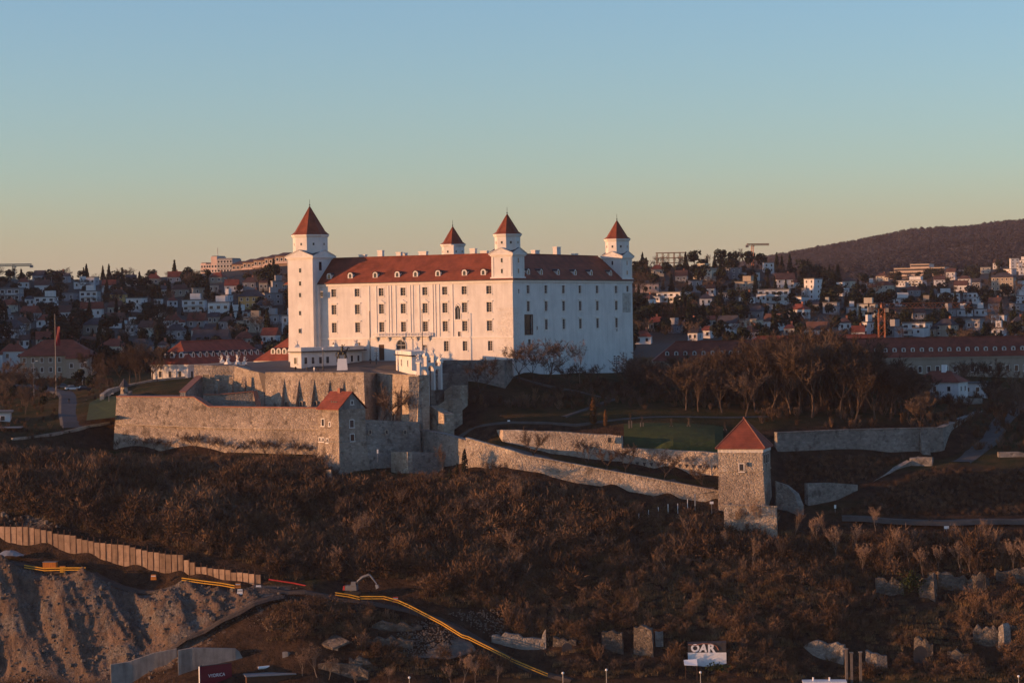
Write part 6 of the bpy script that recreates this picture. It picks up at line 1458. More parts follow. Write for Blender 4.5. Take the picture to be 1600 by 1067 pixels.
# small white house before the right barracks
q = P(1475, 618, 732); sw = thing('white_cottage', 'white cottage with red hip roof and white chimney before the right barracks', 'house', q, R(-28))
MB().box((-8, -4.5, -3), (6, 5, 4.2)).obj('wall', M['w_white'], sw); MB().add([(-8.6, -5.1, 4.2), (6.6, -5.1, 4.2), (6.6, 5.6, 4.2), (-8.6, 5.6, 4.2), (-4, .2, 7.6), (2, .2, 7.6)], [(0, 1, 5, 4), (1, 2, 5), (2, 3, 4, 5), (3, 0, 4), (3, 2, 1, 0)]).obj('roof', M['tile'], sw)
MB().box((-.5, -.6, 6), (.9, .8, 9.4)).obj('chimney', M['white'], sw)
for x in (-6, -1.5, 3): link('window', UWIN, sw, (x, -4.5, 2.2), 0, (1.1, 1, 1.5))
for y in (-2, 2): link('window', UWIN, sw, (6, y, 2.2), ERZ, (1.1, 1, 1.5))
aw_ = thing('cottage_annex', 'white lean-to building right of the white cottage', 'annex', P(1512, 614, 745), R(-10)); MB().box((-5, -3, -3), (6, 3, 3)).obj('wall', M['w_white'], aw_); MB().box((-5.4, -3.4, 3), (6.4, 3.4, 3.5)).obj('roof', M['flat_roof'], aw_)
for x in (-3, 0, 3): link('window', UWIN, aw_, (x, -3, 1.2), 0, (1.1, 1, 1.3))
rampart('cottage_wall', 'plain stone wall below the white cottage', [P(1440, 616, 722), P(1490, 622, 716), P(1535, 622, 728)], 64, 1, 'stone_dark', .1)
# --- cranes
def lattice(mb, a, b, w_, step, t_=.12):
    a, b = Vector(a), Vector(b); d = (b - a); L = d.length; d.normalize()
    s1 = d.cross(Vector((0, 0, 1)) if abs(d.z) < .9 else Vector((0, 1, 0))).normalized() * w_ / 2; s2 = d.cross(s1).normalized() * w_ / 2
    cs = [s1 + s2, s1 - s2, -s1 - s2, -s1 + s2]
    for c in cs: mb.tube([a + c, b + c], t_, 4)
    n = max(1, int(L / step))
    for i in range(n):
        p0 = a + d * (L * i / n); p1 = a + d * (L * (i + 1) / n)
        for k in range(4):
            c0, c1 = (cs[k], cs[(k + 1) % 4]) if i % 2 else (cs[(k + 1) % 4], cs[k])
            mb.tube([p0 + c0, p1 + c1], t_ * .6, 3, cap=False)
    return mb
def crane(label, base, top_z, jibs, w_, mk, cab=True, t_=.12):
    t = thing('tower_crane', label, 'crane', base); h = top_z - base.z
    lattice(MB(), (0, 0, -4), (0, 0, h), w_, w_ * 1.1, t_).obj('mast', M[mk], t)
    for nm, L, dy in jibs: lattice(MB(), (0, 0, h + .8), (L, dy, h + .8), w_ * .8, w_ * .9, t_ * 1.25).obj(nm, M[mk], t)
    MB().tube([(0, 0, h), (0, 0, h + w_ * .9)], [w_ * .25, .1], 4).obj('apex', M[mk], t)
    MB().box((w_ * .5, -w_ * .5, h - w_ * .6), (w_ * 1.1, w_ * .2, h + .1)).obj('cab', M['crane_pale'], t)
    L = [j for j in jibs if j[0] == 'counter_jib']
    if L: MB().box((L[0][1] - .8, -1, h - 1.2), (L[0][1] + 1.2, 1, h + .6)).obj('counterweight', M['concrete'], t)
    return t
M['crane_red'] = mat('crane_paint', (.42, .13, .05), var=.2, rough=.5); M['crane_pale'] = mat('pale_crane_paint', (.45, .36, .25), var=.2, rough=.5)
q = P(1378, 545, 850); crane('orange lattice tower crane behind the barracks roof at right', q, Z(1378, 482, 850), [('jib', 33, 6), ('counter_jib', -4, -1)], 2.2, 'crane_red', t_=.075)
q = P(22, 445, 1650); crane('pale tower crane on the far left skyline', q, Z(22, 416, 1650), [('jib', -14, -2), ('counter_jib', 12, 2)], 1.6, 'crane_pale', t_=.22)
q = P(1176, 412, 1700); crane('distant red tower crane on the right skyline', q, Z(1176, 384, 1700), [('jib', 12, 2), ('counter_jib', -4, -1)], 1.3, 'crane_red', t_=.18)
# --- flagpole, lamps, cars on the left road
q = P(88, 620, 742); fp = thing('flagpole', 'tall flagpole with a red flag beside the left road', 'flagpole', q); h_ = Z(88, 490, 742) - q.z
MB().tube([(0, 0, -1), (0, 0, h_)], [.17, .09], 6).obj('pole', M['grey'], fp)
f_ = MB(); nf = 6
for j in range(nf + 1):
    for i in range(4): f_.v.append((.15 + i * .45, .18 * math.sin(i * 1.4 + j * .8), h_ - 4 - j * 1.0))
for j in range(nf):
    for i in range(3): k = j * 4 + i; f_.f.append((k, k + 1, k + 5, k + 4)); f_.m.append(0)
fo = f_.obj('flag', M['board'], fp); sm = fo.modifiers.new('cloth', 'SOLIDIFY'); sm.thickness = .03
for x, D, yb, yt, lab in [(53, 760, 618, 566, 'street lamp left of the flagpole by the road'), (129, 790, 612, 568, 'street lamp behind the parked white car'), (144, 780, 615, 580, 'street lamp right of the parked white car'), (170.5, 700, 640, 617, 'short lamp post beside the corner turret')]:
    q = P(x, yb, D); t = thing('street_lamp', lab, 'lamp', q); hh = Z(x, yt, D) - q.z
    MB().tube([(0, 0, -1.5), (0, 0, hh), (.9, 0, hh + .4)], [.12, .08, .06], 5).obj('pole', M['steel'], t); MB().box((.7, -.15, hh + .32), (1.4, .15, hh + .48)).obj('lamp_head', M['white'], t)
def car(p, rz, mk, label):
    t = thing('parked_car', label, 'car', p, rz)
    b = MB(); b.box((-2.2, -.85, .35), (2.2, .85, .95), taper=.04); b.obj('body', M[mk], t)
    c = MB(); c.add([(-1.5, -.8, .951), (1.3, -.8, .951), (1.3, .8, .951), (-1.5, .8, .951), (-1.1, -.68, 1.5), (.6, -.68, 1.5), (.6, .68, 1.5), (-1.1, .68, 1.5)], [(4, 5, 6, 7), (0, 1, 5, 4), (1, 2, 6, 5), (2, 3, 7, 6), (3, 0, 4, 7)]); c.obj('cabin', M['glass'], t)
    MB().box((-1.05, -.66, 1.5), (.55, .66, 1.55)).obj('car_roof', M[mk], t)
    for x in (-1.35, 1.35):
        for y in (-.86, .86):
            wv = MB(); wv.cone((0, 0, -.1), .33, .33, .2, 10); wo = wv.obj('wheel', M['black'], t, (x, y, .33)); wo.rotation_euler = (math.pi / 2, 0, 0)
    for y in (-.55, .55): MB().box((2.17, y - .18, .6), (2.23, y + .18, .8)).obj('headlight', M['white'], t)
def ground_hit(px_, py_): return near_hit(px_, py_, 650, 860) or P(px_, py_, 780)
for px_, py_, mk, rz, lab in [(113, 612, 'white', .3, 'white car parked by the left road'), (99, 609, 'grey', .2, 'grey car parked left of the white car'), (131, 613, 'black', .4, 'dark car with lit headlights right of the white car')]:
    q = ground_hit(px_, py_); car(q + Vector((0, 0, .4)), rz, mk, lab)
# foreground roofs at the far left edge
q = P(0, 655, 690); el = thing('flat_shed', 'low flat-roofed white shed at the left edge below the road', 'shed', (q.x, q.y, q.z - 1), R(8)); MB().box((-6, -3, -4), (3, 4, 3)).obj('wall', M['w_white'], el); MB().box((-6.6, -3.6, 3), (3.6, 4.6, 3.5)).obj('roof', M['flat_roof'], el)
for x in (-2, 1): link('window', UWIN, el, (x, -3, 1.4), 0, (1.2, 1, 1.3))
q = P(12, 672, 668); el = thing('open_shelter', 'dark timber shelter with flat roof at the left edge', 'shelter', (q.x, q.y, q.z - 2), R(5)); MB().box((-6, -3, 2.6), (4, 3, 2.9)).obj('roof', M['flat_roof'], el); MB().box((-5.8, 2.4, -2), (3.8, 2.8, 2.59)).obj('rear_wall', M['wood'], el)
for x in (-5.5, -2.4, .6, 3.6): MB().box((x - .12, -2.7, -2), (x + .12, -2.4, 2.59)).obj('post', M['wood'], el)
# --- town trees, those one can count
tr2 = random.Random(55); cand = []
def house_in_way(px_, py_, hpx):
    for a, b, yb, ye in HR:
        if a - 4 < px_ < b + 4 and yb - 2 < py_ < yb + hpx * .95: return True
    return False
regs = [(-20, 470, 440, 592, 165), (990, 1620, 430, 535, 205)]
kinds = [(ROUND, 10, 'dark_tree', 'dark round tree'), (CONE, 14, 'conifer', 'pointed dark conifer'), (TOWN_BARE, 10, 'bare_tree', 'bare brown tree')]
trows = {}
for x0, x1, y0, y1, n in regs:
    made = 0
    for _ in range(6000):
        if made >= n: break
        px_, py_ = tr2.uniform(x0, x1), tr2.uniform(y0, y1)
        p_ = hit(px_, py_, step=10)
        if p_ is None: continue
        H = tr2.uniform(6.5, 12); hp2 = H * FPX / p_.y
        if house_in_way(px_, py_, hp2) and tr2.random() < .82: continue
        k = tr2.choices(kinds, (5, 2, 3))[0]
        if k[2] == 'conifer': H *= 1.25
        t = plant(k[0], p_ - Vector((0, 0, .3)), k[1], H, '', 'tree', k[2], r_=tr2, sq=1.0 if k[2] == 'conifer' else 1.15)
        trows.setdefault(('left' if px_ < 700 else 'right', tier(py_), k[3]), []).append((px_, t)); made += 1
for px_, py_, D, H, k in [(273, 444, 1650, 17, 1), (131, 446, 1690, 13, 1), (137, 446, 1690, 12, 1), (209, 446, 1690, 10, 1), (22, 447, 1690, 12, 1), (35, 448, 1690, 11, 0), (110, 447, 1690, 9, 0), (180, 446, 1690, 9, 0), (296, 440, 1620, 9, 0), (310, 438, 1600, 8, 2), (400, 424, 1500, 9, 2), (430, 420, 1480, 8, 2), (1003, 430, 1500, 13, 1), (1010, 430, 1500, 12, 1), (1085, 416, 1520, 12, 0), (1127, 416, 1530, 12, 0), (1145, 418, 1530, 11, 0), (1170, 419, 1540, 12, 0), (1190, 420, 1540, 11, 0), (1214, 424, 1560, 14, 1), (1222, 424, 1560, 13, 1), (1256, 432, 1620, 15, 0), (1110, 416, 1530, 9, 2), (1155, 418, 1535, 13, 2), (1245, 430, 1600, 9, 2), (1286, 440, 1700, 12, 0), (1296, 440, 1700, 14, 1), (1522, 437, 2150, 16, 0), (1448, 447, 2000, 13, 0), (1562, 425, 2180, 13, 0), (1060, 418, 1520, 9, 2), (1035, 421, 1515, 10, 2), (1520, 470, 1550, 13, 0), (1540, 480, 1500, 14, 0)]:
    kk = kinds[k]; q = P(px_, py_, D); g_ = float(far_z(np.array([q.x]), np.array([q.y]))[0]); q.z = min(q.z, g_) if abs(q.z - g_) < 6 else q.z
    t = plant(kk[0], q - Vector((0, 0, .5)), kk[1], H, '', 'tree', kk[2], r_=tr2); trows.setdefault(('left' if px_ < 700 else 'right', 'skyline', kk[3]), []).append((px_, t))
for (side, tr_, nm), L in trows.items():
    L.sort(key=lambda q: q[0])
    for i, (_, t) in enumerate(L): t['label'] = f'{nm}, {nth(i + 1)} of its kind from left, {tr_} tier of {side} hillside' if tr_ != 'skyline' else f'{nm}, {nth(i + 1)} of its kind from left on the {side} skyline'; t['group'] = f'trees on the {side} hillside'
# the rest of the town greenery: one mass
TM = [c for _, c in ROUND.ms] + [c for _, c in TOWN_BARE.ms] + [CONE.ms[0][1]]
pts = []
for x0, x1, y0, y1, n in [(-60, 480, 436, 596, 560), (985, 1660, 420, 545, 820)]:
    made = 0
    for _ in range(9000):
        if made >= n: break
        px_, py_ = tr2.uniform(x0, x1), tr2.uniform(y0, y1); p_ = hit(px_, py_, step=12)
        if p_ is None: continue
        H = tr2.uniform(3, 8.5)
        if house_in_way(px_, py_, H * FPX / p_.y * .8) and tr2.random() < .72: continue
        pts.append((p_.x, p_.y, p_.z - .4, tr2.uniform(0, 6.28), H / 10)); made += 1
for _ in range(650):
    p_ = hit(tr2.uniform(455, 985), tr2.uniform(425, 570), step=14)
    if p_: pts.append((p_.x, p_.y, p_.z - .4, tr2.uniform(0, 6.28), tr2.uniform(.4, .95)))
for _ in range(5200):   # hills outside the frame and behind the castle
    x, y = tr2.uniform(-880, 980), tr2.uniform(860, 2400)
    pts.append((x, y, float(far_z(np.array([x]), np.array([y]))[0]) - .4, tr2.uniform(0, 6.28), tr2.uniform(.5, 1.0))) if (abs(x / y) > .215) else None
scatter('town_greenery', 'dark garden trees and bushes filling the town hillsides', 'trees', TM, pts)
# far forest
FT = []
for i in range(4):
    r_ = random.Random(700 + i); c = MB()
    for k in range(70):
        u = Vector((r_.gauss(0, 1), r_.gauss(0, 1), abs(r_.gauss(0, 1)) + .1)).normalized(); q = Vector((u.x * 3.4, u.y * 3.4, 1 + u.z * 6)) * r_.uniform(.8, 1.1); s = r_.uniform(.5, 1.1)
        a1 = u.cross(Vector((0, 0, 1))).normalized() * s; a2 = u.cross(a1).normalized() * s; n = len(c.v); c.v += [tuple(q + a1), tuple(q + a2), tuple(q - a1), tuple(q - a2)]; c.f.append((n, n + 1, n + 2, n + 3)); c.m.append(0)
    FT.append(c.mesh('forest_crown', M['forest'] if 'forest' in M else M['twig']))
n = 60000; X = rs.uniform(210, 1890, n); Y = rs.uniform(2420, 5300, n); keep = (np.abs(X / Y) < .30); X, Y = X[keep], Y[keep]; Zs = hills_z(X, Y)
scatter('far_forest', 'leafless brown forest covering the distant hills', 'forest', FT, [(x, y, z_ - 2, rs.uniform(0, 6.28), rs.uniform(.8, 1.5)) for x, y, z_ in zip(X, Y, Zs)])
# ------------------------------------------------------------------ building site below the hill
ribbon('site_road', 'dark dirt road of the building site under the retaining wall', [(-30, 872, 575), (130, 886, 574.5), (290, 907, 573), (400, 919, 571.5), (480, 924, 569.5), (560, 929, 568), (640, 944, 565), (740, 987, 559), (860, 1056, 549.5), (900, 1085, 546)], 4.0, 'site_dirt', .1, 'road', .3, .6)
ribbon('site_ramp', 'dark earth ramp descending across the foot of the excavated cliff', [(440, 924, 567), (370, 955, 561.5), (290, 1005, 555), (210, 1045, 549.5), (150, 1064, 547)], 3.2, 'site_dirt', .1, 'road', .6, .5)
# soldier-pile retaining wall: every panel and pile its own part
tp = [(-30, 820), (48, 824), (78, 830), (79, 833), (114, 836), (116, 840), (135, 843), (150, 847), (193, 851), (210, 856), (230, 861), (262, 865), (290, 868), (291, 876), (300, 877), (301, 884), (345, 889), (360, 890), (361, 893), (385, 895), (408, 899)]
bt = [(-30, 858), (80, 864), (150, 884), (225, 899), (291, 908), (408, 919)]
rwD = lambda x: float(np.interp(x, [-30, 130, 290, 408], [580.5, 579.5, 577.5, 575]))
ret = thing('retaining_wall', 'long stepped timber and steel retaining wall above the site road', 'retaining wall', PS(200, 880, 578))
ro_ = ret.location.copy(); pr = random.Random(12)
M['panel'] = [mat('lagging_panel_%d' % i, c, var=.3, scale=.8, stains=.4) for i, c in enumerate([(.27, .18, .12), (.32, .215, .145), (.225, .15, .10), (.35, .24, .165)])]
for k in range(47):
    x0, x1 = -30 + k * 9.3, -30 + (k + 1) * 9.3
    xm = (x0 + x1) / 2; yt = float(np.interp(xm, *zip(*tp))); yb = float(np.interp(xm, *zip(*bt)))
    D = rwD(xm); a, b = PS(x0 + .25, yt, rwD(x0)), PS(x1 - .25, yt, rwD(x1)); zb = PS(xm, yb, D).z - 1.2
    d = (b - a).xy; rz = math.atan2(d.y, d.x); L = d.length; dz = pr.uniform(-.12, .12)
    mb = MB(); nb = 4; H = a.z + dz - zb
    for j in range(nb): mb.box((0, -.03 * (j % 2), j * H / nb + .02), (L, .25, (j + 1) * H / nb))
    mb.obj('lagging_panel', pr.choice(M['panel']), ret, Vector((a.x, a.y + pr.uniform(-.06, .06), zb)) - ro_, rz)
    q = PS(x0, yt, rwD(x0) + .06); MB().box((-.12, -.12, 0), (.12, .12, q.z + pr.uniform(.6, 1.4) - zb)).obj('steel_pile', M['rust'], ret, Vector((q.x, q.y, zb)) - ro_)
def rail_run(label, pts, mk='yellow', gap=.55, post=2.4):
    p3 = [PS(*q) for q in pts]; o = p3[0].copy(); t = thing('guard_rail', label, 'guard rail', o, 0, 'yellow guard rails' if mk == 'yellow' else 'red guard rails')
    rel = [p - o for p in p3]
    for h_ in (.45, .45 + gap): MB().tube([p + Vector((0, 0, h_)) for p in rel], .13, 6).obj('rail', M[mk], t)
    for p in split_line(rel, post): MB().box((-.06, -.02, -.9), (.06, .14, .5 + gap)).obj('post', M['rust'], t, p)
rail_run('yellow double guard rail before the orange container at left', [(38, 889, 571.5), (70, 894, 571), (100, 893, 571), (134, 893, 571)])
rail_run('yellow double guard rail at the right end of the retaining wall', [(284, 909, 569.5), (320, 914, 569), (345, 917, 568.5), (367, 921, 568)])
rail_run('short yellow double guard rail in front of the excavator', [(524, 932, 565.5), (545, 935, 565.2), (562, 939, 564.8)])
rail_run('longest yellow double guard rail descending to the bottom centre', [(563, 938, 565), (600, 938, 564.5), (622, 944, 563.5), (640, 952, 562), (690, 978, 558), (722, 998, 555), (732, 1001, 554.5), (790, 1030, 551), (800, 1036, 550), (856, 1059, 547)])
rail_run('thin red rail between retaining wall and excavator', [(420, 908, 574), (460, 914, 573), (482, 919, 572)], 'red', .1, 3)
# excavator
q = PS(561, 928, 569); ex = thing('excavator', 'grey crawler excavator with bent boom on the site road', 'excavator', q, R(-8)); ex.scale = (.93,) * 3
for y in (-1.1, 1.1):
    tk = MB(); n_ = 12; prof = []
    for i in range(n_ + 1): a = math.pi / 2 + math.pi * i / n_; prof.append((-1.5 + .45 * math.cos(a), .45 + .45 * math.sin(a)))
    for i in range(n_ + 1): a = -math.pi / 2 + math.pi * i / n_; prof.append((1.5 + .45 * math.cos(a), .45 + .45 * math.sin(a)))
    m_ = len(prof); tk.add([(x - 1.6, y - .28, z_) for x, z_ in prof] + [(x - 1.6, y + .28, z_) for x, z_ in prof], [tuple(range(m_)), tuple(range(2 * m_ - 1, m_ - 1, -1))] + [(i, m_ + i, m_ + (i + 1) % m_, (i + 1) % m_) for i in range(m_)]); tk.obj('track', M['black'], ex)
MB().cone((-1.6, 0, .85), .8, .8, .25, 12).obj('turntable', M['grey'], ex)
MB().box((-3.4, -1.25, 1.1), (-.4, 1.25, 2.3), taper=.08).obj('engine_house', M['grey'], ex)
MB().box((-4.0, -1.2, 1.15), (-3.41, 1.2, 2.2), taper=.1).obj('counterweight', M['red'], ex)
cb = MB().box((-1.9, -1.3, 2.25), (-.5, -.2, 3.3), taper=.12).obj('cab', M['grey'], ex); MB().box((-.62, -1.15, 2.5), (-.48, -.35, 3.1)).obj('windscreen', M['glass'], cb)
MB().tube([(-.7, .2, 2.0), (-.3, .2, 3.3), (1.0, .2, 4.3), (2.9, .2, 4.9)], [.3, .32, .3, .2], 4).obj('boom', M['grey'], ex)
MB().tube([(2.7, .2, 5.05), (3.4, .2, 4.2), (4.6, .2, 2.6)], [.2, .22, .12], 4).obj('stick', M['steel'], ex)
MB().tube([(.2, .2, 4.3), (2.6, .2, 5.2)], .09, 5).obj('hydraulic_cylinder', M['steel'], ex)
bk = MB(); bk.add([(4.3, -.35, 2.5), (5.0, -.35, 2.4), (5.2, -.35, 1.7), (4.5, -.35, 1.3), (4.3, .75, 2.5), (5.0, .75, 2.4), (5.2, .75, 1.7), (4.5, .75, 1.3)], [(0, 1, 2, 3), (7, 6, 5, 4), (0, 4, 5, 1), (1, 5, 6, 2), (2, 6, 7, 3)]); bk.obj('bucket', M['steel'], ex)
# container, cabin, tarp, barriers
q = PS(81, 888, 572.5); ct_ = thing('orange_container', 'orange site container with grey lid by the left guard rail', 'container', q, R(-5))
MB().box((-2.0, -.9, 0), (1.3, .9, 1.6)).obj('body', M['orange'], ct_); MB().box((-2.1, -1, 1.6), (1.4, 1, 1.75)).obj('lid', M['grey'], ct_)
for k in range(6): MB().box((-1.9 + k * .55, -.95, .1), (-1.75 + k * .55, -.9, 1.5)).obj('rib', M['orange'], ct_)
q = PS(98, 892, 571.8); ct_ = thing('small_orange_hut', 'small orange box hut right of the orange container', 'box', q); MB().box((-.6, -.5, -.3), (.6, .5, 1.1), taper=.06).obj('body', M['yellow'], ct_); MB().box((-.66, -.56, 1.1), (.66, .56, 1.25)).obj('lid', M['orange'], ct_)
q = PS(20, 868, 574.5); tt = thing('tarpaulin', 'grey tarpaulin heap on the site road at the left edge', 'tarpaulin', q); tb = MB(); r_ = random.Random(2)
for j in range(6):
    for i in range(10): tb.v.append((-4.5 + i * .8, -1.5 + j * .6, max(-.2, 1.3 * math.sin(math.pi * i / 9) * math.sin(math.pi * j / 5) + r_.uniform(-.1, .25))))
for j in range(5):
    for i in range(9): k = j * 10 + i; tb.f.append((k, k + 1, k + 11, k + 10)); tb.m.append(0)
tb.obj('sheet', M['steel'], tt)
for x, D, lab, mk in [(372, 571, 'orange barrier block at the right end of the guard rail', 'orange'), (375, 568, 'grey electrical box at the end of the guard rail', 'white'), (404, 570, 'white barrier left of the red rail', 'white'), (618, 566.5, 'red and white warning post by the longest guard rail', 'red'), (240, 574, 'orange barrier under the retaining wall', 'orange')]:
    q = near_hit(x, 921 if x != 618 else 941) or PS(x, 918, D); q = PS(x, {372: 916, 375: 926, 404: 920, 618: 938, 240: 903}[x], D); o = thing('site_barrier', lab, 'barrier', q)
    MB().box((-.7, -.25, -.4), (.7, .25, .9), taper=.12).obj('block', M[mk], o); MB().box((-.55, -.28, .45), (.55, -.2, .65)).obj('stripe', M['white'] if mk != 'white' else M['steel'], o)
# ------------------------------------------------------------------ walls and ruins along the foot
ruin = dict(cat='ruined wall', group='ruins at the foot of the hill')
rampart('concrete_portal', 'big pale concrete wall with chamfered right end behind the billboard', [(278, 1016, 544), (300, 1012, 545.5), (368, 1013, 549.5), (374, 1018, 550), (386, 1040, 550.6), (392, 1066, 551)], 4, 1.2, 'concrete', .3, cat='concrete wall')
rampart('concrete_portal', 'left concrete wall stained dark at the foot of the cliff', [(173, 1038, 544), (200, 1034, 546), (240, 1020, 548.5), (276, 1013, 550.5)], 4, 1.0, 'concrete', .2, cat='concrete wall')
rampart('concrete_pier', 'slim concrete pier beside the pale portal wall', [(441, 1019, 549), (450, 1018, 549), (456, 1020, 550)], 4, 1.2, 'concrete', .1, cat='pier')
rampart('low_concrete_wall', 'low concrete wall between portal and pier', [(396, 1040, 550), (420, 1026, 552), (441, 1026, 551)], 4, .8, 'concrete', .1, cat='concrete wall')
q = PS(545, 1000, 551.5); sl_ = thing('concrete_slab_roof', 'tilted pale concrete slab roof on the ruined building', 'roof slab', q)
a = [PS(495, 992, 555), PS(518, 987, 555), PS(546, 1001, 550.5), PS(520, 1012, 549.5), PS(498, 1004, 552)]
MB().add([tuple(p - q) for p in a] + [tuple(p - q - Vector((0, 0, .5))) for p in a], [(0, 4, 3, 2, 1), (5, 6, 7, 8, 9)] + [(i, (i + 1) % 5, 5 + (i + 1) % 5, 5 + i) for i in range(5)]).obj('slab', M['ruin'], sl_)
MB().box((-8.0, -.6, -9), (-2.5, 2.5, -1.6)).obj('wall', M['concrete'], sl_)
rampart('ruined_building_wall', 'broken concrete front wall below the tilted slab roof', [(497, 1036, 546), (530, 1034, 546), (560, 1038, 546.5), (575, 1050, 546)], 4, .8, 'ruin', .1, rag=.3, **ruin)
M['white_patch'] = M['concrete']
for pts, lab, mt, zb in [
    ([(581, 973, 557), (605, 972, 557), (640, 975, 557), (660, 978, 557.5)], 'low pale wall beneath the guard rail slope', 'concrete', 10),
    ([(575, 998, 553), (610, 996, 553), (645, 1000, 552)], 'lower broken wall left of the gravel heap', 'stone_dark', 8),
    ([(545, 1028, 548), (575, 1030, 548), (590, 1038, 548)], 'dark wall left of the gravel foot', 'stone_dark', 5),
    ([(415, 978, 557), (435, 978, 556.5), (450, 985, 556)], 'small pale ruined wall above the slim pier', 'concrete', 10), ([(440, 980, 557), (462, 979, 557), (466, 992, 557)], 'second pale ruined wall left of the tilted slab', 'concrete', 10),
    ([(768, 991, 557), (810, 994, 556.5), (846, 1002, 556), (850, 985, 556), (853, 985, 556)], 'long pale brick ruin wall right of the road', 'stone_pale', 10), ([(864, 996, 556), (873, 995, 555.5), (900, 1003, 555)], 'short ruin wall with openings right of the brick ruin', 'stone_dark', 8),
    ([(940, 984, 556), (972, 986, 555), (974, 1000, 555)], 'dull concrete block left of the tall pier', 'concrete', 8), ([(990, 977, 555), (1008, 976, 554), (1018, 980, 553.5), (1020, 982, 556)], 'tall sunlit concrete pier at bottom centre', 'concrete', 8), ([(1024, 985, 556), (1036, 984, 556)], 'narrow pale pier right of the tall pier', 'stone_pale', 8),
    ([(1368, 905, 576), (1402, 905, 575.5), (1412, 911, 575)], 'leftmost pale ruin wall on the right slope', 'stone', 22), ([(1436, 906, 574), (1450, 902, 574), (1458, 896, 573.5), (1463, 897, 576)], 'rising ruin wall beside the ivy', 'stone', 20), ([(1466, 897, 577), (1500, 899, 577), (1520, 905, 577)], 'dark ruin wall with hollow right of the ivy', 'stone_dark', 22), ([(1512, 903, 576), (1526, 895, 575), (1540, 897, 575), (1546, 906, 576)], 'rounded ruined bastion stub on the right slope', 'stone', 20), ([(1556, 890, 577), (1590, 888, 577), (1630, 888, 577)], 'ruin wall at the right edge of the slope', 'stone_dark', 20),
    ([(1255, 1006, 557), (1270, 1000, 556), (1300, 1003, 555), (1318, 1012, 554)], 'pale broken rock wall above the bottom right shed', 'stone_pale', 5), ([(1352, 1018, 555), (1370, 1020, 554), (1386, 1022, 554)], 'pale ruin wall right of the timber posts', 'stone_pale', 5),
    ([(1428, 1000, 557), (1446, 996, 556), (1458, 1010, 556)], 'dark arched ruin stump at bottom right', 'stone_dark', 5), ([(1560, 978, 559), (1567, 977, 558.5), (1569, 1000, 558)], 'slim standing pillar of a ruin at bottom right', 'stone_pale', 8), ([(1520, 980, 561), (1548, 979, 560), (1566, 984, 560)], 'dark ruin wall left of the slim pillar', 'stone_dark', 10), ([(1480, 1015, 555), (1500, 1016, 554), (1514, 1022, 554)], 'low grey wall remains near the bottom right', 'stone_dark', 5), ([(1572, 980, 561), (1600, 985, 561), (1630, 984, 561)], 'dark ruin wall right of the slim pillar', 'stone_dark', 10),
    ([(1265, 975, 562), (1280, 972, 561.5), (1300, 976, 561)], 'small pale rubble wall on the slope above the rock wall', 'stone', 14)]:
    rampart('ruined_wall', lab, pts, zb, 1.8, {'concrete': 'ruin', 'stone_pale': 'stone_dark', 'stone': 'ruin', 'stone_dark': 'ruin'}[mt], .9, rag=.75, **ruin)
# dark arched openings in some ruins
for x, y, D, w_, h_, own in [(1438, 1022, 554.5, 3.2, 4.0, 'dark arched ruin stump at bottom right'), (886, 1012, 553.6, 2.4, 2.4, 'short ruin wall with openings right of the brick ruin'), (1530, 912, 574, 1.6, 1.8, 'rounded ruined bastion stub on the right slope')]:
    par = next(o for o in bpy.data.objects if o.get('label') == own)
    q = PS(x, y, D); ar = MB(); n_ = 8
    ar.add([(w_ / 2, 0, -h_ / 2)] + [(w_ / 2 * math.cos(math.pi * i / n_), 0, h_ / 2 - w_ / 2 + w_ / 2 * math.sin(math.pi * i / n_)) for i in range(n_ + 1)] + [(-w_ / 2, 0, -h_ / 2)], [tuple(range(n_ + 3))])
    ar.obj('arched_opening', M['lead'], par, q)
# graffiti wall
q = PS(1105, 1030, 551); gw_ = thing('graffiti_wall', 'grey and white garage wall with bold white graffiti letters', 'graffiti wall', q, R(-4)); s_ = 551 / FPX
M['sooty'] = mat('sooty_render', (.05, .048, .05), var=.4, scale=1.2); M['paint_white'] = mat('spray_white', (.75, .76, .78), var=.15, scale=2)
MB().box((-30 * s_, 0, -5), (30 * s_, 3, 11 * s_)).obj('lower_wall', M['paint_white'], gw_)
up_ = MB(); up_.prism([(-30 * s_, .15), (30 * s_, .15), (30 * s_, 3), (-30 * s_, 3)], 11.01 * s_, [24 * s_, 26 * s_, 27 * s_, 25 * s_]); up_.obj('upper_wall', M['sooty'], gw_)
def text(name, body, size, mk, parent, loc, rot, off=0.0, ext=.02, align='CENTER', shear=0):
    c = bpy.data.curves.new(name, 'FONT'); c.body = body; c.size = size; c.offset = off; c.extrude = ext; c.align_x = align; c.align_y = 'CENTER'; c.shear = shear; c.materials.append(M[mk])
    tmp = bpy.data.objects.new(name, c); me = bpy.data.meshes.new_from_object(tmp); me.name = name; bpy.data.objects.remove(tmp)
    o = bpy.data.objects.new(name, me); COL.objects.link(o); o.parent = parent; o.location = loc; o.rotation_euler = rot; return o
for ch, x, sz, sh in (('O', -18.5, 2.35, .0), ('A', -6.5, 2.45, .15), ('R', 6.5, 2.75, .0)):
    text('graffiti_letter', ch, sz, 'paint_white', gw_, (x * s_, .06, 17.5 * s_), (math.pi / 2, 0, 0), .11, .03, shear=sh)
tl = MB(); tl.tube([(-29 * s_, .05, 24 * s_), (-18 * s_, .05, 22.5 * s_), (-6 * s_, .05, 25 * s_), (8 * s_, .05, 24.5 * s_), (15 * s_, .05, 21 * s_), (18 * s_, .05, 15 * s_)], .12, 4); tl.obj('graffiti_line', M['coping'], gw_)
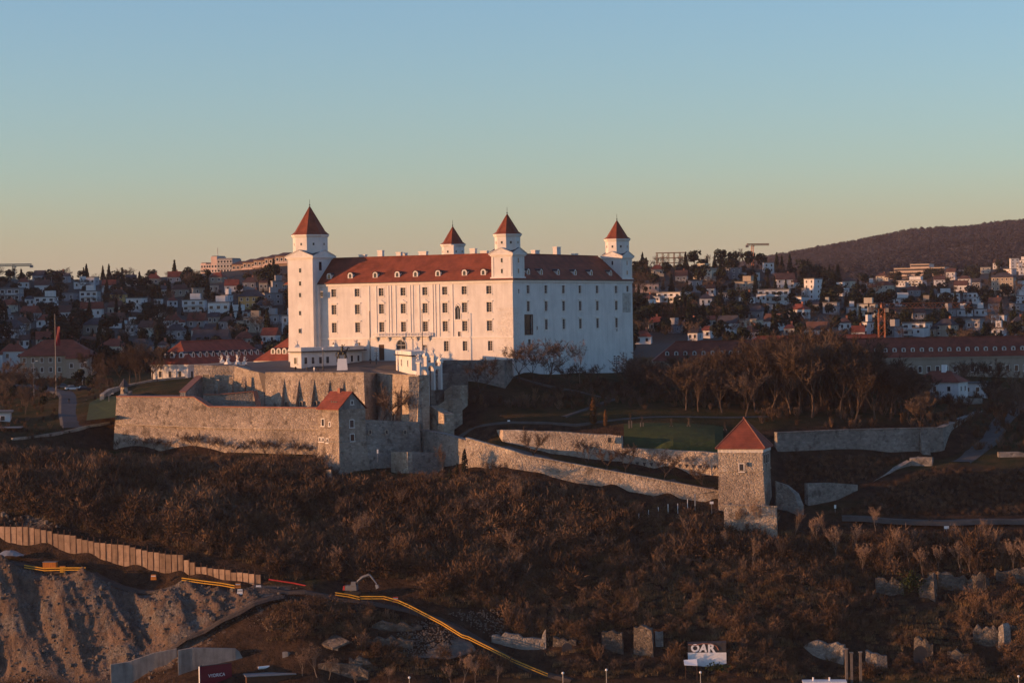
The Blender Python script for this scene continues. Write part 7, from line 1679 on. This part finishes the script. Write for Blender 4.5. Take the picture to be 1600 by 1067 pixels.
lt = thing('broken_lean_to', 'small broken white lean-to roof left of the graffiti wall', 'lean-to', PS(1080, 1046, 546.5)); MB().add([(-1.6, -.8, 1.2), (1.4, -.8, 1.0), (1.4, 1, 2.2), (-1.6, 1, 2.0), (-1.6, -.8, 1.35), (1.4, -.8, 1.15), (1.4, 1, 2.35), (-1.6, 1, 2.15)], [(0, 1, 2, 3), (7, 6, 5, 4), (0, 4, 5, 1), (1, 5, 6, 2), (3, 2, 6, 7), (0, 3, 7, 4)]).obj('roof_sheet', M['white'], lt)
for x in (-1.4, 1.2): MB().box((x, -.7, -3), (x + .15, -.55, 1.05)).obj('post', M['wood'], lt)
# billboard
q = PS(337, 1056, 541); bb = thing('billboard', 'dark red billboard with white lettering at the bottom left', 'billboard', (q.x, q.y, q.z), R(38))
MB().box((-4.2, -.12, -2.6), (4.2, .12, 2.6)).obj('board', M['board'], bb)
MB().box((-4.32, -.15, -2.65), (-4.205, .15, 2.65)).obj('lit_edge_frame', M['white'], bb); MB().box((-4.2, -.16, 2.605), (4.2, .16, 2.72)).obj('top_frame', M['lead'], bb)  # near edge painted white to look sunlit
text('lettering', 'VYDRICA', 1.05, 'lettering', bb, (.2, -.14, .25), (math.pi / 2, 0, 0), .01, .01)
b2 = MB(); b2.add([(-4.2, .25, 2.4), (-4.2, .25, -2.6), (-1.5, 3.6, -2.6), (-1.5, 3.6, 2.4), (-4.2, .4, 2.4), (-4.2, .4, -2.6), (-1.5, 3.75, -2.6), (-1.5, 3.75, 2.4)], [(0, 1, 2, 3), (7, 6, 5, 4), (0, 3, 7, 4), (1, 5, 6, 2)]); b2.obj('rear_board', M['lead'], bb)
for x in (-3.2, 3.2): MB().tube([(x, .3, -8), (x, .3, -2.5)], .2, 6).obj('support_post', M['steel'], bb)
# bottom right shed and posts
sh_ = thing('tin_shed', 'pale flat tin shed roof at the bottom right edge', 'shed', PS(1288, 1066, 545), R(-4)); MB().box((-5, -2, .2), (5, 2, .45)).obj('roof', M['white'], sh_); MB().box((-4.8, -1.8, -4), (4.8, 1.8, .19)).obj('wall', M['concrete'], sh_)
for x in (-2.5, 1.2): MB().cone((x, 0, .45), .2, .2, .8, 6).obj('vent_pipe', M['white'], sh_)
for x, yt, lab in [(1323, 1014, 'leftmost tall timber post of the bottom right shed frame'), (1331, 1020, 'middle tall timber post of the bottom right shed frame'), (1345, 1019, 'rightmost tall timber post of the bottom right shed frame')]:
    a = PS(x, 1075, 547); o = thing('timber_post', lab, 'post', a, 0, 'timber posts'); MB().box((-.28, -.28, -2), (.28, .28, PS(x, yt, 547).z - a.z)).obj('post', M['pale_bark'], o); MB().box((-.4, -.4, PS(x, yt, 547).z - a.z), (.4, .4, PS(x, yt, 547).z - a.z + .25)).obj('cap', M['concrete'], o)
o = thing('tin_hut', 'low dark hut with pale tin roof at the bottom left', 'hut', PS(425, 1056, 544), R(14)); MB().box((-6, -1.6, -4), (5, 2, .4)).obj('wall', M['wood'], o); MB().box((-6.3, -2, .4), (5.3, 2.3, .6)).obj('roof', M['steel'], o)
o = thing('pale_pipe', 'pale pipe lying beside the tin hut', 'pipe', PS(425, 1044, 548.5), R(16)); MB().tube([(-3.2, 0, .3), (3.2, 0, .6)], .35, 10).obj('pipe_body', M['white'], o); MB().cone((3.1, 0, .35), .1, .1, .3, 6).obj('valve', M['steel'], o)
# fence posts on the slope, lamp posts along the street, small signs
for k in range(8):
    x = 968 + k * 15.2; q = near_hit(x, 828 - k * 4.4) or PS(x, 822, 600); q.z += 0
    o = thing('fence_post', f'thin pale fence post, {nth(k + 1)} from left of the row on the slope', 'post', q, 0, 'fence posts on the slope'); MB().box((-.08, -.08, -.5), (.08, .08, 2.4)).obj('post', M['white'], o); MB().box((-.1, -.1, 2.4), (.1, .1, 2.5)).obj('cap', M['steel'], o)
for x, yt, lab in [(880, 1051, 'street lamp at the bottom right of the rails'), (1095, 1050, 'street lamp before the graffiti wall'), (1592, 1056, 'street lamp at the bottom right corner'), (948, 1046, 'white street post left of the tall pier'), (640, 1058, 'street lamp at the bottom centre')]:
    a = PS(x, 1085, 541); hh = PS(x, yt, 541).z - a.z; o = thing('street_lamp', lab, 'lamp', a); MB().tube([(0, 0, -3), (0, 0, hh)], [.12, .08], 6).obj('pole', M['steel'], o); MB().ball((0, 0, hh), .3).obj('lamp_globe', M['white'], o)
for x, y, D, w_, h_, lab in [(795, 662, 648, .7, 1.0, 'small white sign on the dark slope above the path wall'), (1112, 787, 599, .9, .6, 'small white sign board left of the gate tower'), (1086, 790, 600, .35, 3.0, 'grey post left of the gate tower'), (1305, 794, 606, .5, .9, 'small white box sign on the dark slope at right'), (1479, 826, 598, 1.2, .7, 'pale box on the right path'), (590, 708, 628, .4, 1.0, 'small white marker post under the bastion wall')]:
    q = PS(x, y, D); o = thing('sign_board', lab, 'sign', q); MB().box((-w_ / 2, -.06, 0), (w_ / 2, .06, h_)).obj('board', M['white'] if w_ > .36 else M['steel'], o); MB().box((-.05, .065, -2.5), (.05, .16, h_ * .9)).obj('stake', M['steel'], o)
for x, y, lab in [(1003, 671, 'leftmost staked young tree on the lawn'), (985, 668, 'staked young tree beside the russet shrub'), (1049, 676, 'staked young tree at the lawn middle'), (1076, 675, 'staked young tree right of the lawn middle'), (1091, 686, 'staked young tree nearest the stepped wall'), (1133, 681, 'staked young tree beside the gate tower roof')]:
    q = PS(x, y, 640); o = thing('staked_sapling', lab, 'sapling', q)
    for dx in (-.35, .35): MB().box((dx - .1, -.1, -.5), (dx + .1, .1, 1.9)).obj('stake', M['pale_bark'], o)
    MB().tube([(0, 0, -.4), (.05, 0, 2), (0, 0, 3.6)], [.09, .06, .02], 4).obj('trunk', M['bark'], o)
    c_ = MB(); r_ = random.Random(x)
    for k in range(40): sliver(c_, Vector((0, 0, r_.uniform(1.8, 3.5))), Vector((r_.uniform(-1, 1), r_.uniform(-1, 1), .9)).normalized(), .8, .05, r_)
    c_.obj('crown', M['twig'], o)
# people: one continuous skinned figure each
def person(p, rz, mk, label, pose=0):
    me = bpy.data.meshes.new('person')
    s = .18 + .05 * pose
    V = [(0, 0, .95), (0, 0, 1.2), (0, 0, 1.42), (0, 0, 1.52), (0, 0, 1.68), (.19, 0, 1.4), (.25, .06 * s, 1.12), (.24, -.12, .88), (-.19, 0, 1.4), (-.25, .04, 1.12), (-.24, -.1, .9), (.1, 0, .9), (.11, -s, .48), (.11, s * .4, .05), (.11, -.12 + s * .4, .03), (-.1, 0, .9), (-.11, s, .5), (-.11, s * 1.4, .06), (-.11, -.1 + s * 1.4, .03)]
    E = [(0, 1), (1, 2), (2, 3), (3, 4), (2, 5), (5, 6), (6, 7), (2, 8), (8, 9), (9, 10), (0, 11), (11, 12), (12, 13), (13, 14), (0, 15), (15, 16), (16, 17), (17, 18)]
    rad = [.15, .16, .15, .06, .11, .075, .055, .04, .075, .055, .04, .1, .07, .05, .04, .1, .07, .05, .04]
    me.from_pydata(V, E, []); me.materials.append(M[mk])
    o = link('person', me, None, p, rz); tag(o, label, 'person')
    sk = o.modifiers.new('skin', 'SKIN')
    if not me.skin_vertices: 
        bpy.context.view_layer.objects.active = o
    for i, sv in enumerate(me.skin_vertices[0].data): sv.radius = (rad[i], rad[i]); sv.use_root = (i == 0)
    sb_ = o.modifiers.new('smooth', 'SUBSURF'); sb_.levels = sb_.render_levels = 1
    return o
for x, y, D, mk, lab in [(1452, 822, 600, 'black', 'person in dark clothes walking on the right path, left of a pair'), (1457, 823, 600, 'lead', 'person in dark clothes walking on the right path, right of a pair'), (462, 581.5, 686, 'black', 'person in dark clothes at the parapet left of the guard house door'), (480, 582, 684, 'lead', 'person in dark coat at the parapet before the guard house'), (491, 582.5, 683, 'white', 'person in a white jacket at the parapet before the guard house'), (497, 582.5, 683, 'black', 'person in dark clothes right of the one in white'), (108, 640, 712, 'black', 'person in dark clothes walking on the left road')]:
    q = PS(x, y, D); gz_ = gz_near(q.x, q.y)
    if 'path' in lab or 'road' in lab: q.z = gz_ + .4
    person(q, rng.uniform(0, 6), mk, lab, rng.random())
# rubble and gravel
RK = []
def jit(h_):
    x, y = h_.x + rs.uniform(-.8, .8), h_.y + rs.uniform(-.8, .8); return Vector((x, y, gz_near(x, y)))
for i in range(5):
    r_ = random.Random(800 + i); b = MB(); b.ball((0, 0, .2), (.6, .5, .4), 0, 6, 4); b.v = [(x * r_.uniform(.7, 1.3), y * r_.uniform(.7, 1.3), z_ * r_.uniform(.7, 1.3)) for x, y, z_ in b.v]; RK.append(b.mesh('rock', M['rubble']))
X = rs.uniform(-160, -40, 9000); Y = rs.uniform(546, 618, 9000); Zs = near_z(X, Y); pts = []
for x, y, z_ in zip(X, Y, Zs):
    px_, py_ = proj((x, y, z_)); ys_ = y - max(0, (-61 - x) * .279); e_ = x + 1.2 * (566 - ys_)
    if e_ < -58 and ys_ < 571 or (x < -88 and 582 < ys_ < 596 and vnoise(x, y, 10, 6) > .0): pts.append((x, y, z_ - .05, rs.uniform(0, 6.28), min(1.6, rs.lognormal(-1.1, .55))))
for k in range(1500):
    px_ = rs.uniform(625, 790); py_ = rs.uniform(958, 1030)
    if (px_ < 735 and py_ > 985 + (735 - px_) * .36 - 40 and py_ > np.interp(px_, [560, 640, 740, 860], [940, 955, 1003, 1065])) or (px_ > 680 and py_ < np.interp(px_, [640, 740, 860], [930, 978, 1050])):
        h_ = near_hit(px_, py_, 545, 580)
        if h_: h_ = jit(h_); pts.append((h_.x, h_.y, h_.z, rs.uniform(0, 6.28), rs.uniform(.2, .5)))
for k in range(420):
    px_ = rs.uniform(380, 560); py_ = rs.uniform(930, 985); h_ = near_hit(px_, py_, 545, 580)
    if h_: h_ = jit(h_); pts.append((h_.x, h_.y, h_.z, rs.uniform(0, 6.28), rs.uniform(.12, .35)))
scatter('rubble', 'broken rock and rubble lying on the excavated cliff and gravel heaps', 'rubble', RK, pts)
gp = [PS(628, 1026, 551), PS(645, 1012, 553), PS(690, 985, 557), PS(738, 1003, 554), PS(745, 1018, 551), PS(700, 1030, 548)]
gc_ = sum(gp, Vector((0, 0, 0))) / 6; gc_.z += 1.2
gh_ = MB(); 
for j in range(5):
    for i in range(6):
        q = gc_.lerp(gp[i], j / 4); gh_.v.append((q.x + rs.uniform(-.3, .3), q.y, q.z + rs.uniform(-.25, .25)))
for j in range(4):
    for i in range(6): gh_.f.append((j * 6 + i, j * 6 + (i + 1) % 6, (j + 1) * 6 + (i + 1) % 6, (j + 1) * 6 + i)); gh_.m.append(0)
tag(gh_.obj('gravel_heap', M['rubble']), 'grey gravel heap below the longest yellow guard rail', 'gravel heap', kind='thing')
# ivy patches
for x, y, D, n, lab in [(1424, 908, 573.5, 500, 'green ivy patch hanging on the ruin wall at right'), (1302, 920, 575, 260, 'low green bush on the lower right slope'), (1190, 915, 577, 160, 'small green bush left of the low green bush'), (1120, 1042, 547, 260, 'yellow green bush under the graffiti wall')]:
    q = PS(x, y, D); iv = MB(); r_ = random.Random(x); w_, h_ = (2.6, 2.4) if n == 500 else (2.2, .9)
    for k in range(n):
        c = Vector((r_.gauss(0, .5) * w_, r_.uniform(-.6, .6), r_.gauss(0, .45) * h_)); s = r_.uniform(.12, .32); u = Vector((r_.uniform(-1, 1), r_.uniform(-1, 0), r_.uniform(-.3, 1))).normalized(); a1 = u.cross(Vector((.1, .2, 1))).normalized() * s; a2 = u.cross(a1).normalized() * s
        m_ = len(iv.v); iv.v += [tuple(c + a1), tuple(c + a2), tuple(c - a1), tuple(c - a2)]; iv.f.append((m_, m_ + 1, m_ + 2, m_ + 3)); iv.m.append(0)
    o = thing('green_bush', lab, 'bush', q); iv.obj('leaves', M['leaf_green'], o); MB().tube([(0, .2, -h_), (.1, .2, h_ * .6)], .06, 4).obj('stem', M['bark'], o)
# ------------------------------------------------------------------ evening haze
hz = MB().box((-2550, -350, 2), (2550, 5900, 420)).obj('haze', [])
hm = bpy.data.materials.new('evening_haze'); hm.use_nodes = True
hn = hm.node_tree.nodes; hn.remove(hn['Principled BSDF'])
pv = hn.new('ShaderNodeVolumePrincipled'); pv.inputs['Color'].default_value = (.95, .83, .92, 1); pv.inputs['Density'].default_value = 2.5e-5; pv.inputs['Anisotropy'].default_value = 0.0
hm.node_tree.links.new(pv.outputs[0], hn['Material Output'].inputs['Volume'])
hz.data.materials.clear(); hz.data.materials.append(hm)
tag(hz, 'thin evening haze over the whole valley', 'haze', kind='stuff')
